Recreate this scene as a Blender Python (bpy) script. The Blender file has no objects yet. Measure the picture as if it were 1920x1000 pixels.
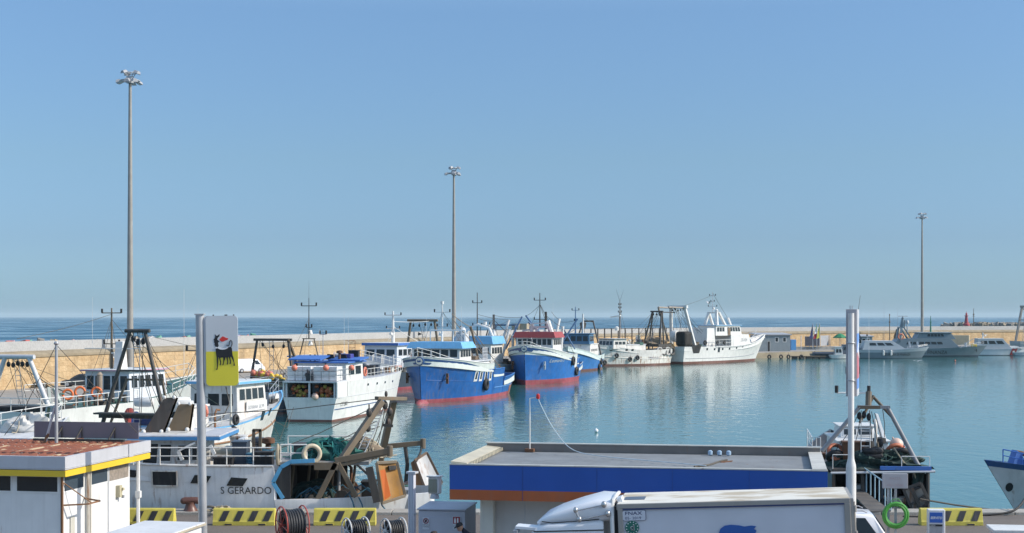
import bpy, math, random
from mathutils import Vector, Matrix
R = math.radians
V3 = Vector
SC = bpy.context.scene
COL = SC.collection
# ---------------------------------------------------------------- camera, sky, sun, exposure
F, HC, HOR, WZ = 2800.0, 8.0, 594.0, -1.2          # focal length in photo pixels, eye height over the quay, horizon row, water level
cam = bpy.data.objects.new('camera', bpy.data.cameras.new('camera')); COL.objects.link(cam)
cam.location = (0, 0, HC); cam.rotation_euler = (R(90), 0, 0)
cam.data.sensor_width = 36; cam.data.lens = F / 1920 * 36
cam.data.shift_y = (HOR - 500) / 1920
cam.data.clip_start = 0.5; cam.data.clip_end = 90000
SC.camera = cam
SUN_AZ, SUN_EL = R(-8), R(33)                        # azimuth measured from +X towards +Y
sd = Vector((math.cos(SUN_AZ) * math.cos(SUN_EL), math.sin(SUN_AZ) * math.cos(SUN_EL), math.sin(SUN_EL)))
wd = bpy.data.worlds.new('World'); SC.world = wd; wd.use_nodes = True
nt = wd.node_tree; bg = nt.nodes['Background']
sky = nt.nodes.new('ShaderNodeTexSky'); sky.sky_type = 'NISHITA'; sky.sun_disc = False
sky.sun_elevation = SUN_EL; sky.sun_rotation = math.pi / 2 - SUN_AZ
sky.altitude = 0; sky.air_density = 1.0; sky.dust_density = 0.6; sky.ozone_density = 3.0
# sky tint: low blue-grey haze veil; unseen upper sky boosted warm to fill shaded faces
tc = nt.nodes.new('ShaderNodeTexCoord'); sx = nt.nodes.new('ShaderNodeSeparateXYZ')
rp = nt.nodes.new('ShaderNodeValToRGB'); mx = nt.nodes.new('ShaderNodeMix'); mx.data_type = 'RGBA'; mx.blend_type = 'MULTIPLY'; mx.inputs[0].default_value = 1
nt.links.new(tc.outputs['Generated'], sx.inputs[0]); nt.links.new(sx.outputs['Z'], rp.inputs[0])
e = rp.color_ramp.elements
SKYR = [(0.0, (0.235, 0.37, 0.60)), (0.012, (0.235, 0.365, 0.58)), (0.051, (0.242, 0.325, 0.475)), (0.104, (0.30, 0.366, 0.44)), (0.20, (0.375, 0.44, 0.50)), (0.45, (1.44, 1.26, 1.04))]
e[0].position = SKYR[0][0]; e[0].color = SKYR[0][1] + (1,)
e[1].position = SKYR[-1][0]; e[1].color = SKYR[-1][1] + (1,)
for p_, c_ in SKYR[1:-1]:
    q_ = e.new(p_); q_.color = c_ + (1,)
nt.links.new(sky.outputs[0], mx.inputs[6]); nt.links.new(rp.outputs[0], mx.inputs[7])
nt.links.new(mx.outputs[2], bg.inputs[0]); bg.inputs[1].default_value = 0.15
sl = bpy.data.lights.new('sun', 'SUN'); sl.energy = 2.4; sl.angle = R(0.53); sl.color = (1, 0.93, 0.82)
so = bpy.data.objects.new('sun', sl); COL.objects.link(so); so.rotation_euler = sd.to_track_quat('Z', 'Y').to_euler()
SC.view_settings.view_transform = 'Standard'; SC.view_settings.look = 'None'; SC.view_settings.exposure = 0.9; SC.view_settings.gamma = 1
rnd = random.Random(7)
# ---------------------------------------------------------------- helpers
def P(px, py, Y):
    return Vector(((px - 960) * Y / F, Y, HC - (py - HOR) * Y / F))
def G(px, py, z=0.0):                               # the point at height z seen at a photo pixel
    return P(px, py, F * (HC - z) / (py - HOR))
def tag(o, label=None, cat=None, group=None, kind=None):
    if label: o['label'] = label
    if cat: o['category'] = cat
    if group: o['group'] = group
    if kind: o['kind'] = kind
    return o
def thing(name, label, cat, loc=(0, 0, 0), rz=0, group=None):
    o = bpy.data.objects.new(name, None); COL.objects.link(o); o.empty_display_size = .3
    o.location = loc; o.rotation_euler = (0, 0, rz)
    return tag(o, label, cat, group)
def copy_tree(o, parent=None):
    c = o.copy(); COL.objects.link(c); c.parent = parent
    for ch in list(o.children): copy_tree(ch, c)
    return c
def frame_of(d):
    d = d.normalized(); a = Vector((0, 0, 1)) if abs(d.z) < .9 else Vector((1, 0, 0))
    u = d.cross(a).normalized(); return u, u.cross(d).normalized()
class MB:
    def __init__(s): s.v = []; s.f = []; s.m = []; s.uv = None
    def add(s, vs, fs, mi=0):
        n = len(s.v); s.v += [tuple(v) for v in vs]
        for f in fs: s.f.append(tuple(i + n for i in f)); s.m.append(mi)
        return s
    def box(s, c, d, rz=0, mi=0, ry=0, rx=0):
        x, y, z = d[0] / 2, d[1] / 2, d[2] / 2
        M = Matrix.Rotation(rz, 3, 'Z') @ Matrix.Rotation(ry, 3, 'Y') @ Matrix.Rotation(rx, 3, 'X'); c = Vector(c)
        vs = [c + M @ Vector((a * x, b * y, g * z)) for g in (-1, 1) for a, b in ((-1, -1), (1, -1), (1, 1), (-1, 1))]
        return s.add(vs, [(3, 2, 1, 0), (4, 5, 6, 7), (0, 1, 5, 4), (1, 2, 6, 5), (2, 3, 7, 6), (3, 0, 4, 7)], mi)
    def hexa(s, bot, top, mi=0):
        return s.add(list(bot) + list(top), [(3, 2, 1, 0), (4, 5, 6, 7), (0, 1, 5, 4), (1, 2, 6, 5), (2, 3, 7, 6), (3, 0, 4, 7)], mi)
    def bar(s, a, b, r, r2=None, n=8, mi=0):
        a = Vector(a); b = Vector(b); r2 = r if r2 is None else r2
        u, w = frame_of(b - a); vs = []
        for p, q in ((a, r), (b, r2)):
            vs += [p + (u * math.cos(2 * math.pi * i / n) + w * math.sin(2 * math.pi * i / n)) * q for i in range(n)]
        fs = [(i, (i + 1) % n, n + (i + 1) % n, n + i) for i in range(n)] + [tuple(range(n - 1, -1, -1)), tuple(range(n, 2 * n))]
        return s.add(vs, fs, mi)
    def beam(s, a, b, w, h, mi=0):
        a = Vector(a); b = Vector(b); u, v = frame_of(b - a); u = u * w / 2; v = v * h / 2
        return s.hexa([a - u - v, a + u - v, a + u + v, a - u + v], [b - u - v, b + u - v, b + u + v, b - u + v], mi)
    def tube(s, pts, r, n=6, mi=0, closed=False):
        pts = [Vector(p) for p in pts]; k = len(pts); vs = []; fs = []
        d0 = pts[1] - pts[0]; u, w = frame_of(d0)
        for i, p in enumerate(pts):
            if closed: d = pts[(i + 1) % k] - pts[i - 1]
            else: d = pts[min(i + 1, k - 1)] - pts[max(i - 1, 0)]
            d.normalize(); u = (u - d * u.dot(d)).normalized(); w = d.cross(u)
            vs += [p + (u * math.cos(2 * math.pi * j / n) + w * math.sin(2 * math.pi * j / n)) * r for j in range(n)]
        for i in range(k if closed else k - 1):
            a = i * n; b = ((i + 1) % k) * n
            fs += [(a + j, a + (j + 1) % n, b + (j + 1) % n, b + j) for j in range(n)]
        if not closed: fs += [tuple(range(n - 1, -1, -1)), tuple(range((k - 1) * n, k * n))]
        return s.add(vs, fs, mi)
    def lathe(s, prof, c=(0, 0, 0), n=16, axis='z', mi=0):
        c = Vector(c); vs = []; fs = []
        for r, h in prof:
            for j in range(n):
                a = 2 * math.pi * j / n; x, y = r * math.cos(a), r * math.sin(a)
                vs.append(c + Vector({'z': (x, y, h), 'x': (h, x, y), 'y': (x, h, y)}[axis]))
        k = len(prof)
        for i in range(k - 1): fs += [(i * n + j, i * n + (j + 1) % n, (i + 1) * n + (j + 1) % n, (i + 1) * n + j) for j in range(n)]
        fs += [tuple(range(n - 1, -1, -1)), tuple(range((k - 1) * n, k * n))]
        return s.add(vs, fs, mi)
    def sphere(s, c, r, n=10, mi=0, sz=1):
        k = max(4, n // 2 + 1)
        return s.lathe([(max(.001, r * math.sin(math.pi * i / k)), -r * sz * math.cos(math.pi * i / k)) for i in range(k + 1)], c, n, 'z', mi)
    def torus(s, c, R_, r, nrm=(0, 1, 0), n=18, m=8, mi=0):
        nrm = Vector(nrm); u, w = frame_of(nrm); c = Vector(c)
        return s.tube([c + (u * math.cos(2 * math.pi * i / n) + w * math.sin(2 * math.pi * i / n)) * R_ for i in range(n)], r, m, mi, True)
    def prism(s, poly, ext, mi=0, mi2=None):
        k = len(poly); ext = Vector(ext); vs = [Vector(p) for p in poly]; vs += [p + ext for p in vs]
        s.add(vs, [tuple(range(k - 1, -1, -1)), tuple(range(k, 2 * k))], mi)
        n = len(s.v) - 2 * k
        for i in range(k): s.f.append((n + i, n + (i + 1) % k, n + k + (i + 1) % k, n + k + i)); s.m.append(mi if mi2 is None else mi2)
        return s
    def build(s, name, mats, parent=None, smooth=False, loc=None, rz=0, recalc=True, bevel=0):
        import bmesh
        me = bpy.data.meshes.new(name); me.from_pydata(s.v, [], s.f); me.validate()
        if not isinstance(mats, (list, tuple)): mats = [mats]
        for m in mats: me.materials.append(m)
        if len(me.polygons) == len(s.m): me.polygons.foreach_set('material_index', s.m)
        bm = bmesh.new(); bm.from_mesh(me)
        if recalc: bmesh.ops.recalc_face_normals(bm, faces=bm.faces)
        if bevel: bmesh.ops.bevel(bm, geom=[e_ for e_ in bm.edges if e_.is_manifold and e_.calc_face_angle(0) > .6], offset=bevel, segments=2, affect='EDGES', profile=.5, clamp_overlap=True)
        bm.to_mesh(me); bm.free()
        if smooth:
            me.polygons.foreach_set('use_smooth', [True] * len(me.polygons)); me.set_sharp_from_angle(angle=R(38))
        o = bpy.data.objects.new(name, me); COL.objects.link(o)
        if parent: o.parent = parent
        if loc is not None: o.location = loc
        if rz: o.rotation_euler = (0, 0, rz)
        return o
# ---------------------------------------------------------------- materials
MC = {}
def newmat(k):
    m = bpy.data.materials.new(k); m.use_nodes = True; MC[k] = m
    n = m.node_tree; return m, n, n.nodes['Principled BSDF']
def nn(n, t, **kw):
    x = n.nodes.new(t)
    for a, b in kw.items(): setattr(x, a, b)
    return x
def ramp(n, src, stops):
    r = nn(n, 'ShaderNodeValToRGB'); el = r.color_ramp.elements
    while len(el) < len(stops): el.new(.5)
    for q, (p, c) in zip(el, stops):
        q.position = p; q.color = (c, c, c, 1) if isinstance(c, (int, float)) else tuple(c) + (1,)
    n.links.new(src, r.inputs[0]); return r.outputs[0]
def mixc(n, fac, a, b, mode='MIX'):
    m = nn(n, 'ShaderNodeMix', data_type='RGBA', blend_type=mode)
    for s_, v in ((m.inputs[0], fac), (m.inputs[6], a), (m.inputs[7], b)):
        if isinstance(v, (int, float)): s_.default_value = v
        elif isinstance(v, (tuple, list)): s_.default_value = tuple(v) + (1,)
        else: n.links.new(v, s_)
    return m.outputs[2]
def noise(n, scale, detail=4, sc=None, coord='Object', rough=.55):
    t = nn(n, 'ShaderNodeTexCoord'); x = nn(n, 'ShaderNodeTexNoise'); x.inputs['Scale'].default_value = scale; x.inputs['Detail'].default_value = detail; x.inputs['Roughness'].default_value = rough
    src = t.outputs[coord]
    if coord == 'Object':                              # every object gets its own patch of the pattern
        oi_ = nn(n, 'ShaderNodeObjectInfo'); ad = nn(n, 'ShaderNodeVectorMath', operation='MULTIPLY_ADD'); ad.inputs[1].default_value = (37, 23, 11)
        n.links.new(oi_.outputs['Random'], ad.inputs[0]); n.links.new(src, ad.inputs[2]); src = ad.outputs[0]
    if sc:
        mp = nn(n, 'ShaderNodeMapping'); mp.inputs['Scale'].default_value = sc; n.links.new(src, mp.inputs[0]); src = mp.outputs[0]
    n.links.new(src, x.inputs['Vector']); return x.outputs['Fac']
def bump(n, b, h, strength=.3, dist=.02):
    x = nn(n, 'ShaderNodeBump'); x.inputs['Strength'].default_value = strength; x.inputs['Distance'].default_value = dist
    n.links.new(h, x.inputs['Height']); n.links.new(x.outputs[0], b.inputs['Normal'])
def paint(k, col, rough=.45, dirt=.3, rust=0., metal=0., scale=1.2, bmp=.0, rcol=(.22, .09, .03)):
    if k in MC: return MC[k]
    m, n, b = newmat(k)
    f = ramp(n, noise(n, scale, 6), [(.35, 0), (.75, 1)])
    d = tuple(c * (1 - dirt) for c in col)
    c = mixc(n, f, col, d)
    if dirt > .1:                                     # fine vertical streaks of run-off dirt
        s_ = ramp(n, noise(n, 1.0, 4, (5, 5, .35)), [(.5, 0), (.8, min(1, dirt * 1.6))])
        c = mixc(n, s_, c, tuple(x * .55 for x in (.5 * (col[0] + .4), .5 * (col[1] + .36), .5 * (col[2] + .3))))
    if rust > 0:
        s_ = ramp(n, noise(n, 1.0, 7, (3.2, 3.2, .45), rough=.65), [(.66 - .25 * rust, 0), (.80 - .2 * rust, 1)])
        c = mixc(n, s_, c, rcol)
    n.links.new(c, b.inputs['Base Color'])
    b.inputs['Roughness'].default_value = rough; b.inputs['Metallic'].default_value = metal
    if bmp: bump(n, b, noise(n, 9, 4), bmp, .03)
    return m
W = paint('white_paint', (.70, .69, .66), .4, .16, .12)
WR = paint('weathered_white_paint', (.68, .66, .62), .5, .22, .35)
WRR = paint('rusty_white_paint', (.72, .70, .64), .55, .3, .62)
WG = paint('white_hull_near_quay', (.80, .79, .78), .5, .2, .25)
CREAM = paint('cream_paint', (.68, .66, .58), .5, .2, .1)
GREY = paint('grey_paint', (.36, .37, .39), .5, .2, .1)
LGREY = paint('light_grey_paint', (.55, .56, .58), .45, .15, .05)
NAVY = paint('navy_grey_paint', (.19, .23, .27), .4, .12)
NAVYD = paint('dark_navy_paint', (.05, .065, .09), .4, .15)
BLUEH = paint('blue_hull_paint', (.010, .105, .36), .38, .35, .3, rcol=(.13, .12, .14))
BLUEH2 = paint('bright_blue_hull_paint', (.018, .14, .44), .38, .33, .22, rcol=(.15, .15, .2))
BLUEH3 = paint('light_blue_hull_paint', (.035, .17, .46), .42, .3, .1)
NAVYB = paint('deep_blue_band', (.02, .07, .20), .4, .15)
BLUET = paint('blue_trim_paint', (.05, .20, .50), .4, .15)
LBLUE = paint('sky_blue_canopy', (.16, .42, .68), .55, .2)
MBLUE = paint('blue_awning', (.05, .16, .48), .6, .2)
REDC = paint('red_canopy', (.33, .05, .05), .55, .2)
ANTI = paint('red_antifouling', (.33, .065, .085), .6, .35, .4, rcol=(.25, .2, .16))
BROWNA = paint('brown_boot_paint', (.20, .09, .07), .6, .35, .2)
STEEL = paint('galvanised_steel', (.45, .46, .47), .45, .25, .12, .35)
DSTEEL = paint('dark_weathered_steel', (.055, .05, .045), .6, .3, .3)
BSTEEL = paint('brown_weathered_steel', (.15, .115, .075), .6, .3, .3)
TAN = paint('tan_gantry_paint', (.17, .13, .085), .55, .3, .25)
BLACK = paint('black_rubber', (.018, .018, .02), .7, .2)
DARK = paint('dark_interior', (.02, .021, .023), .8, .2)
GREEN = paint('green_deck_paint', (.06, .15, .12), .6, .3, .1)
GREEN2 = paint('green_container_paint', (.025, .09, .07), .55, .3, .15)
DECK = paint('weathered_deck', (.30, .29, .27), .7, .35, .2)
WOOD = paint('weathered_wood', (.20, .14, .09), .7, .4)
ORANGE = paint('orange_plastic', (.75, .17, .04), .5, .2)
REDO = paint('coral_float_plastic', (.75, .22, .14), .5, .25)
YELLOW = paint('yellow_plastic', (.72, .50, .05), .5, .25)
PINK = paint('pale_float_plastic', (.72, .50, .40), .5, .25)
ROPE = paint('rope_fibre', (.10, .09, .075), .9, .3)
ROPEL = paint('pale_rope_fibre', (.42, .36, .26), .9, .3)
NETG = paint('green_net', (.02, .13, .11), .95, .5, bmp=.6)
NETB = paint('brown_net', (.26, .20, .14), .95, .5, bmp=.6)
NETD = paint('dark_green_net', (.02, .05, .045), .95, .5, bmp=.6)
RUST = paint('rusted_iron', (.15, .065, .03), .8, .4, .3, bmp=.3)
RUSTL = paint('light_rust_iron', (.26, .13, .06), .75, .4, .4, bmp=.2)
ALU = paint('dull_aluminium', (.55, .56, .57), .35, .15, 0, .6)
CHROME = paint('chrome', (.7, .7, .7), .15, .05, 0, 1)
def glass(k, col=(.02, .026, .03), rough=.08):
    m, n, b = newmat(k); b.inputs['Base Color'].default_value = col + (1,); b.inputs['Roughness'].default_value = rough
    b.inputs['IOR'].default_value = 1.5; return m
GL = glass('dark_window_glass'); GLB = glass('blue_tinted_glass', (.05, .07, .09), .1)
def plain(k, col, rough=.6):
    return paint(k, col, rough, .08)
BLKP = plain('black_lettering', (.015, .015, .017)); WHP = plain('white_lettering', (.78, .78, .78)); NVP = plain('navy_lettering', (.03, .045, .13))
# ---------------------------------------------------------------- text
def txt(s, size=1, align='LEFT'):
    cu = bpy.data.curves.new('t', 'FONT'); cu.body = s; cu.size = size; cu.align_x = align; cu.resolution_u = 3
    o = bpy.data.objects.new('t', cu); COL.objects.link(o)
    me = bpy.data.meshes.new_from_object(o.evaluated_get(bpy.context.evaluated_depsgraph_get()))
    vs = [tuple(v.co) for v in me.vertices]; fs = [tuple(p.vertices) for p in me.polygons]
    bpy.data.objects.remove(o); bpy.data.meshes.remove(me)
    return vs, fs
def lettering(s, org, u, v, size, mat, parent, name='lettering', align='LEFT', sx=1, bold=0):
    vs, fs = txt(s, size, align); org = Vector(org); u = Vector(u); v = Vector(v)
    m = MB()
    for k in ((0, 0),) if not bold else ((0, 0), (bold, 0), (0, bold), (bold, bold)):
        nrm = u.cross(v) * (.0006 * (k[0] > 0) + .0012 * (k[1] > 0))
        m.add([org + u * (x * sx + k[0]) + v * (y + k[1]) + nrm for x, y, z in vs], fs)
    return m.build(name, mat, parent, recalc=False)
# ---------------------------------------------------------------- boats
def lerp(a, b, t): return a + (b - a) * t
class Boat:
    def __init__(s, label, bow, stern, B, cat='fishing boat', name='fishing_boat', group='fishing boats moored in the harbour'):
        a = Vector(bow); b = Vector(stern); a.z = b.z = WZ
        d = a - b; s.L = d.length; s.B = B; s.rz = math.atan2(d.y, d.x)
        s.root = thing(name, label, cat, (a + b) / 2, s.rz, group)
        s.M = Matrix.Translation((a + b) / 2) @ Matrix.Rotation(s.rz, 4, 'Z'); s.I = s.M.inverted()
    def ray(s, px, py):
        o = s.I @ Vector((0, 0, HC)); d = (s.I.to_3x3() @ Vector(((px - 960) / F, 1, -(py - HOR) / F))); return o, d
    def aty(s, px, py, y=0):
        o, d = s.ray(px, py); return o + d * ((y - o.y) / d.y)
    def atx(s, px, py, x=0):
        o, d = s.ray(px, py); return o + d * ((x - o.x) / d.x)
    def w(s, p): return s.M @ Vector(p)
    # hull surface: u along the length, height z; returns x, half beam
    def prof(s, u):
        h = s.h; x = u
        if x < h['full']: g = lerp(h['tr'], 1, 1 - (1 - x / h['full']) ** 2)
        else:
            q = (x - h['full']) / (1 - h['full']); g = 1 - q ** h['pb']
        if x < h['full'] * .9: k = lerp(h['tr'] * .9, 1, 1 - (1 - x / (h['full'] * .9)) ** 2)
        else:
            q = (x - h['full'] * .9) / (1 - h['full'] * .9); k = 1 - q ** h['pw']
        return max(.03, s.B / 2 * g), max(.03, s.B / 2 * h['bwf'] * k)
    def sheer(s, u):
        h = s.h
        if u > h['ms']: z = h['hm'] + (h['hb'] - h['hm']) * ((u - h['ms']) / (1 - h['ms'])) ** h['sp']
        else: z = h['hm'] + (h['hs'] - h['hm']) * ((h['ms'] - u) / h['ms']) ** 2
        for u0, u1, dz in h['steps']:                 # raised bulwark steps
            if u0 <= u <= u1: z += dz
        return z
    def pt(s, u, z):
        zd = s.sheer(u); bd, bw = s.prof(u); h = s.h
        xw = -s.L / 2 + s.L * u; xd = -s.L / 2 - h['sr'] + (s.L + h['sr'] + h['rake']) * u
        if z < 0: return xw + h['sr'] * z * .1, bw * (1 + z * .35)
        t = z / zd; return lerp(xw, xd, t ** h['rk']), lerp(bw, bd, t ** h['fl'])
    def surf(s, x, z):
        lo, hi = 0., 1.
        for _ in range(30):
            m = (lo + hi) / 2
            if s.pt(m, z)[0] < x: lo = m
            else: hi = m
        return s.pt(lo, z)[1]
    def hull(s, hs, hm, hb, rake, bands, mats, boot=.35, sr=.3, tr=.85, full=.42, pb=2.2, pw=1.7, bwf=.9, fl=1.3, rk=1., ms=.4, sp=2., bulw=.8, deck=DECK, keel=.8, n=22, cap=None, steps=(), bow0=1.):
        s.h = dict(hs=hs, hm=hm, hb=hb, rake=rake, sr=sr, tr=tr, full=full, pb=pb, pw=pw, bwf=bwf, fl=fl, rk=rk, ms=ms, sp=sp, steps=steps)
        us = [1 - (1 - i / n) ** 1.35 for i in range(n + 1)]
        for u0, u1, dz in steps: us += [u0 - .0005, u0 + .0005, u1 - .0005, u1 + .0005]
        us = sorted(u for u in us if 0 <= u <= 1); n = len(us) - 1
        m = MB(); rows = 0; vs = []
        for u in us:
            zd = s.sheer(u)
            kz = [boot] + [t(u, zd) if callable(t) else boot + (zd - boot) * t for t in bands] + [zd - .01]
            zs = [-keel, 0]
            for a_, b_ in zip(kz, kz[1:]): zs += [lerp(a_, b_, i_ / 4) for i_ in range(4)]
            zs.append(kz[-1]); rows = len(zs) + 2
            for sg in (1, -1):
                for z in zs:
                    x, b = s.pt(u, z); vs.append((x, b * sg, z))
                x, b = s.pt(u, zd); b2 = max(.01, b - .1); x2 = x - (.12 if u > .97 else 0)
                zi = zd - bulw
                vs.append((x2, b2 * sg, zd)); vs.append((x2, b2 * sg, zi))
        fs = []; mi = []; mrow = lambda j: 0 if j < 2 else min(1 + (j - 2) // 4, len(bands) + 1)
        for i in range(n):
            for k, sg in ((0, 1), (1, -1)):
                a = (i * 2 + k) * rows; b = ((i + 1) * 2 + k) * rows
                for j in range(rows - 1):
                    q = (a + j, b + j, b + j + 1, a + j + 1); fs.append(q if sg < 0 else q[::-1]); mi.append(mrow(j))
        for j in range(rows - 1):
            fs.append((j, rows + j, rows + j + 1, j + 1)); mi.append(mrow(j))
        m.v = vs; m.f = fs; m.m = mi
        s.hullo = m.build('hull', mats, s.root, True, recalc=False)
        d = MB(); vs = []
        for u in us:
            x, b = s.pt(u, s.sheer(u)); z = s.sheer(u) - bulw + .004; b2 = max(.01, b - .09)
            vs += [(x, b2, z), (x, -b2, z)]
        d.add(vs, [(2 * i, 2 * i + 1, 2 * i + 3, 2 * i + 2) for i in range(n)])
        d.build('deck', deck, s.root)
        return s
    def hp(s, px, py, side=1):
        "the point of the hull side seen at a photo pixel: local (x, y, z)"
        best = None; u0, u1, n_ = .02, .985, 90; z0, z1 = .1, 6.
        for it in range(2):
            for i in range(n_ + 1):
                u = lerp(u0, u1, i / n_); zt_ = min(z1, s.sheer(u) - .05)
                for j in range(41):
                    z = lerp(z0, zt_, j / 40); x, y = s.pt(u, z); w_ = s.M @ Vector((x, y * side, z))
                    e_ = (960 + w_.x * F / w_.y - px) ** 2 + (HOR + (HC - w_.z) * F / w_.y - py) ** 2
                    if best is None or e_ < best[0]: best = (e_, u, z, Vector((x, y * side, z)))
            u0, u1 = best[1] - .015, min(.985, best[1] + .015); z0, z1, n_ = max(.05, best[2] - .1), best[2] + .1, 30
        return best[3]
    def deckz(s, x):
        lo, hi = 0., 1.
        for _ in range(30):
            m = (lo + hi) / 2
            if s.pt(m, s.sheer(m))[0] < x: lo = m
            else: hi = m
        return s.sheer(lo)
    def strake(s, u0, u1, zf, mat, r=.06, sides=(1, -1), name='rubbing_strake', n=16, off=.0, absz=None):
        m = MB()
        for sg in sides:
            pts = []
            for i in range(n + 1):
                u = lerp(u0, u1, i / n); z = absz if absz is not None else s.sheer(u) * zf
                x, b = s.pt(u, z); pts.append((x, (b + off) * sg, z))
            m.tube(pts, r, 6)
        return m.build(name, mat, s.root, True)
    def band(s, pts, mat, name, side=-1, off=.03, th=.03):
        "a flat mark laid on the hull side: polygon of (x, z)"
        k = len(pts); m = MB()
        a = [(x, (s.surf(x, z) + off) * side, z) for x, z in pts]; b = [(x, (y_ * side - th - .02) * side, z) for x, y_, z in a]
        m.v = a + b; m.f = [tuple(range(k))] + [(i, (i + 1) % k, k + (i + 1) % k, k + i) for i in range(k)]; m.m = [0] * (k + 1)
        return m.build(name, mat, s.root)
    def stripe(s, xs, zlo, zhi, mat, name, side=1, off=.05):
        "a painted band following the curve of the hull side"
        vs = []; m = MB()
        for x in xs:
            a, c = zlo(x), zhi(x)
            for z in (a, (a + c) / 2, c): vs.append((x, (s.surf(x, z) + off) * side, z))
        m.add(vs, [(3 * i + j, 3 * i + 3 + j, 3 * i + 4 + j, 3 * i + 1 + j) for i in range(len(xs) - 1) for j in (0, 1)])
        return m.build(name, mat, s.root)
    def ports(s, lst, mat=None, side=-1, name='porthole', w=.3, h=.22, sl=0):
        for x, z in lst:
            s.band([(x - w / 2 - sl, z - h / 2), (x + w / 2 - sl, z - h / 2), (x + w / 2 + sl, z + h / 2), (x - w / 2 + sl, z + h / 2)], mat or GL, name, side)
    def write(s, t, x, z, size, mat, side=-1, slope=0, sx=1., ital=0):
        vs, fs = txt(t, size); m = MB(); sg = 1 if side < 0 else -1
        out = []
        for a, b, c in vs:
            X = x + sg * (a * sx + b * ital); Z = z + b + slope * (X - x)
            out.append((X, (s.surf(X, Z) + .04) * side, Z))
        m.add(out, fs); return m.build('lettering', mat, s.root, recalc=False)
    # ---- superstructure
    def house(s, x0, x1, w, z0, z1, wall=W, roof=None, rf=.3, rb=0., over=.25, th=.14, ws=None, wf=None, wb=None, taper=.96, name='wheelhouse', y0=0., flare=0, rh=.0, redge=None, gl=GL, frame=None, door=None, parent=None):
        t = w / 2 * taper; w = w / 2
        bot = [(x0, y0 - w, z0), (x1, y0 - w, z0), (x1, y0 + w, z0), (x0, y0 + w, z0)]
        top = [(x0 + rb, y0 - t, z1), (x1 - rf, y0 - t, z1), (x1 - rf, y0 + t, z1), (x0 + rb, y0 + t, z1)]
        o = MB().hexa(bot, top).build(name, wall, parent or s.root, bevel=.03)
        V = Vector
        for spec, a, b in ((ws, 0, 1), (ws, 2, 3), (wf, 1, 2), (wb, 3, 0)):
            if not spec: continue
            n, v0, v1, mg = spec[:4]; skip = spec[4] if len(spec) > 4 else ()
            for i in range(n):
                if i in skip: continue
                g = mg + (1 - 2 * mg) * (i + .1) / n; g2 = mg + (1 - 2 * mg) * (i + .9) / n
                pane(o, V(bot[a]), V(bot[b]), V(top[b]), V(top[a]), g, g2, v0, v1, frame or wall, gl)
        if door:
            a, u0, u1, v0, v1, dm = door; b = (a + 1) % 4
            pane(o, V(bot[a]), V(bot[b]), V(top[b]), V(top[a]), u0, u1, v0, v1, wall, dm, 'door')
        if roof:
            X0, X1, T = x0 + rb - over, x1 - rf + over, t + over
            if flare:
                hb = [(X0 - flare, y0 - T - flare, z1), (X1 + flare, y0 - T - flare, z1), (X1 + flare, y0 + T + flare, z1), (X0 - flare, y0 + T + flare, z1)]
                ht = [(X0, y0 - T, z1 + rh), (X1, y0 - T, z1 + rh), (X1, y0 + T, z1 + rh), (X0, y0 + T, z1 + rh)]
                MB().hexa(hb, ht).build('roof', roof, o)
            else:
                m = MB().box(((X0 + X1) / 2, y0, z1 + th / 2), (X1 - X0, 2 * T, th))
                m.m = [0, 0] + [1] * 4; m.m[1] = 0
                m.build('roof', [roof, redge or roof], o, bevel=.02)
        return o
    def railing(s, pts, h=.9, n=None, mat=W, r=.03, mid=True, name='railing', parent=None):
        return rail(pts, h, mat, parent or s.root, r, mid, name)
    def mast(s, base, h, arms=(), mat=W, r=.14, tripod=0, radar=None, name='mast', lights=BLACK, top=.5):
        b = Vector(base); m = MB(); m.bar(b, b + Vector((0, 0, h)), r, r * top, 10)
        for z, a in arms: m.bar(b + Vector((0, -a, z)), b + Vector((0, a, z)), max(.045, r * .3), n=6)
        if tripod:
            for sg in (1, -1): m.bar(b + Vector((-tripod, tripod * .8 * sg, 0)), b + Vector((0, 0, h * .62)), r * .45, n=6)
        o = m.build(name, mat, s.root, True)
        for z, a in arms:
            for sg in (1, -1):
                MB().bar(b + Vector((0, a * sg, z)), b + Vector((0, a * sg, z + .34)), .085, n=8).build('navigation_lamp', lights, o, True)
        if radar:
            for z, wd, ang in radar:
                q = b + Vector((r + .35, 0, z)); e = Vector((math.cos(ang), math.sin(ang), 0)) * wd / 2
                MB().bar(b + Vector((0, 0, z)), q, .06).lathe([(.22, 0), (.24, .1), (.16, .3)], q, 10).beam(q + Vector((0, 0, .36)) - e, q + Vector((0, 0, .36)) + e, .12, .12).build('radar', W, o, True)
        return o
    def gantry(s, x, w, z0, z1, lean=-.6, wt=None, mat=BSTEEL, r=.14, braces=True, square=False, ropes=4, name='gantry', ladder=True, y0=0, xb=None):
        wt = w * .6 if wt is None else wt; m = MB(); T = []; rr = random.Random(int(abs(x * 10)) + 3)
        for sg in (1, -1):
            a = Vector((x if xb is None else xb, y0 + sg * w / 2, z0)); b = Vector((x + lean, y0 + sg * wt / 2, z1)); T.append((a, b))
            if square: m.beam(a, b, r * 2.2, r * 1.6)
            else: m.bar(a, b, r, r * .85, 10)
        e = Vector((0, r * 2.5, 0))
        if square: m.beam(T[0][1] + e, T[1][1] - e, r * 2, r * 2)
        else: m.bar(T[0][1] + e, T[1][1] - e, r * .9, n=10)
        if braces: m.bar(T[0][0].lerp(T[0][1], .62), T[1][0].lerp(T[1][1], .62), r * .5, n=6)
        o = m.build(name, mat, s.root, not square)
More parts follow.
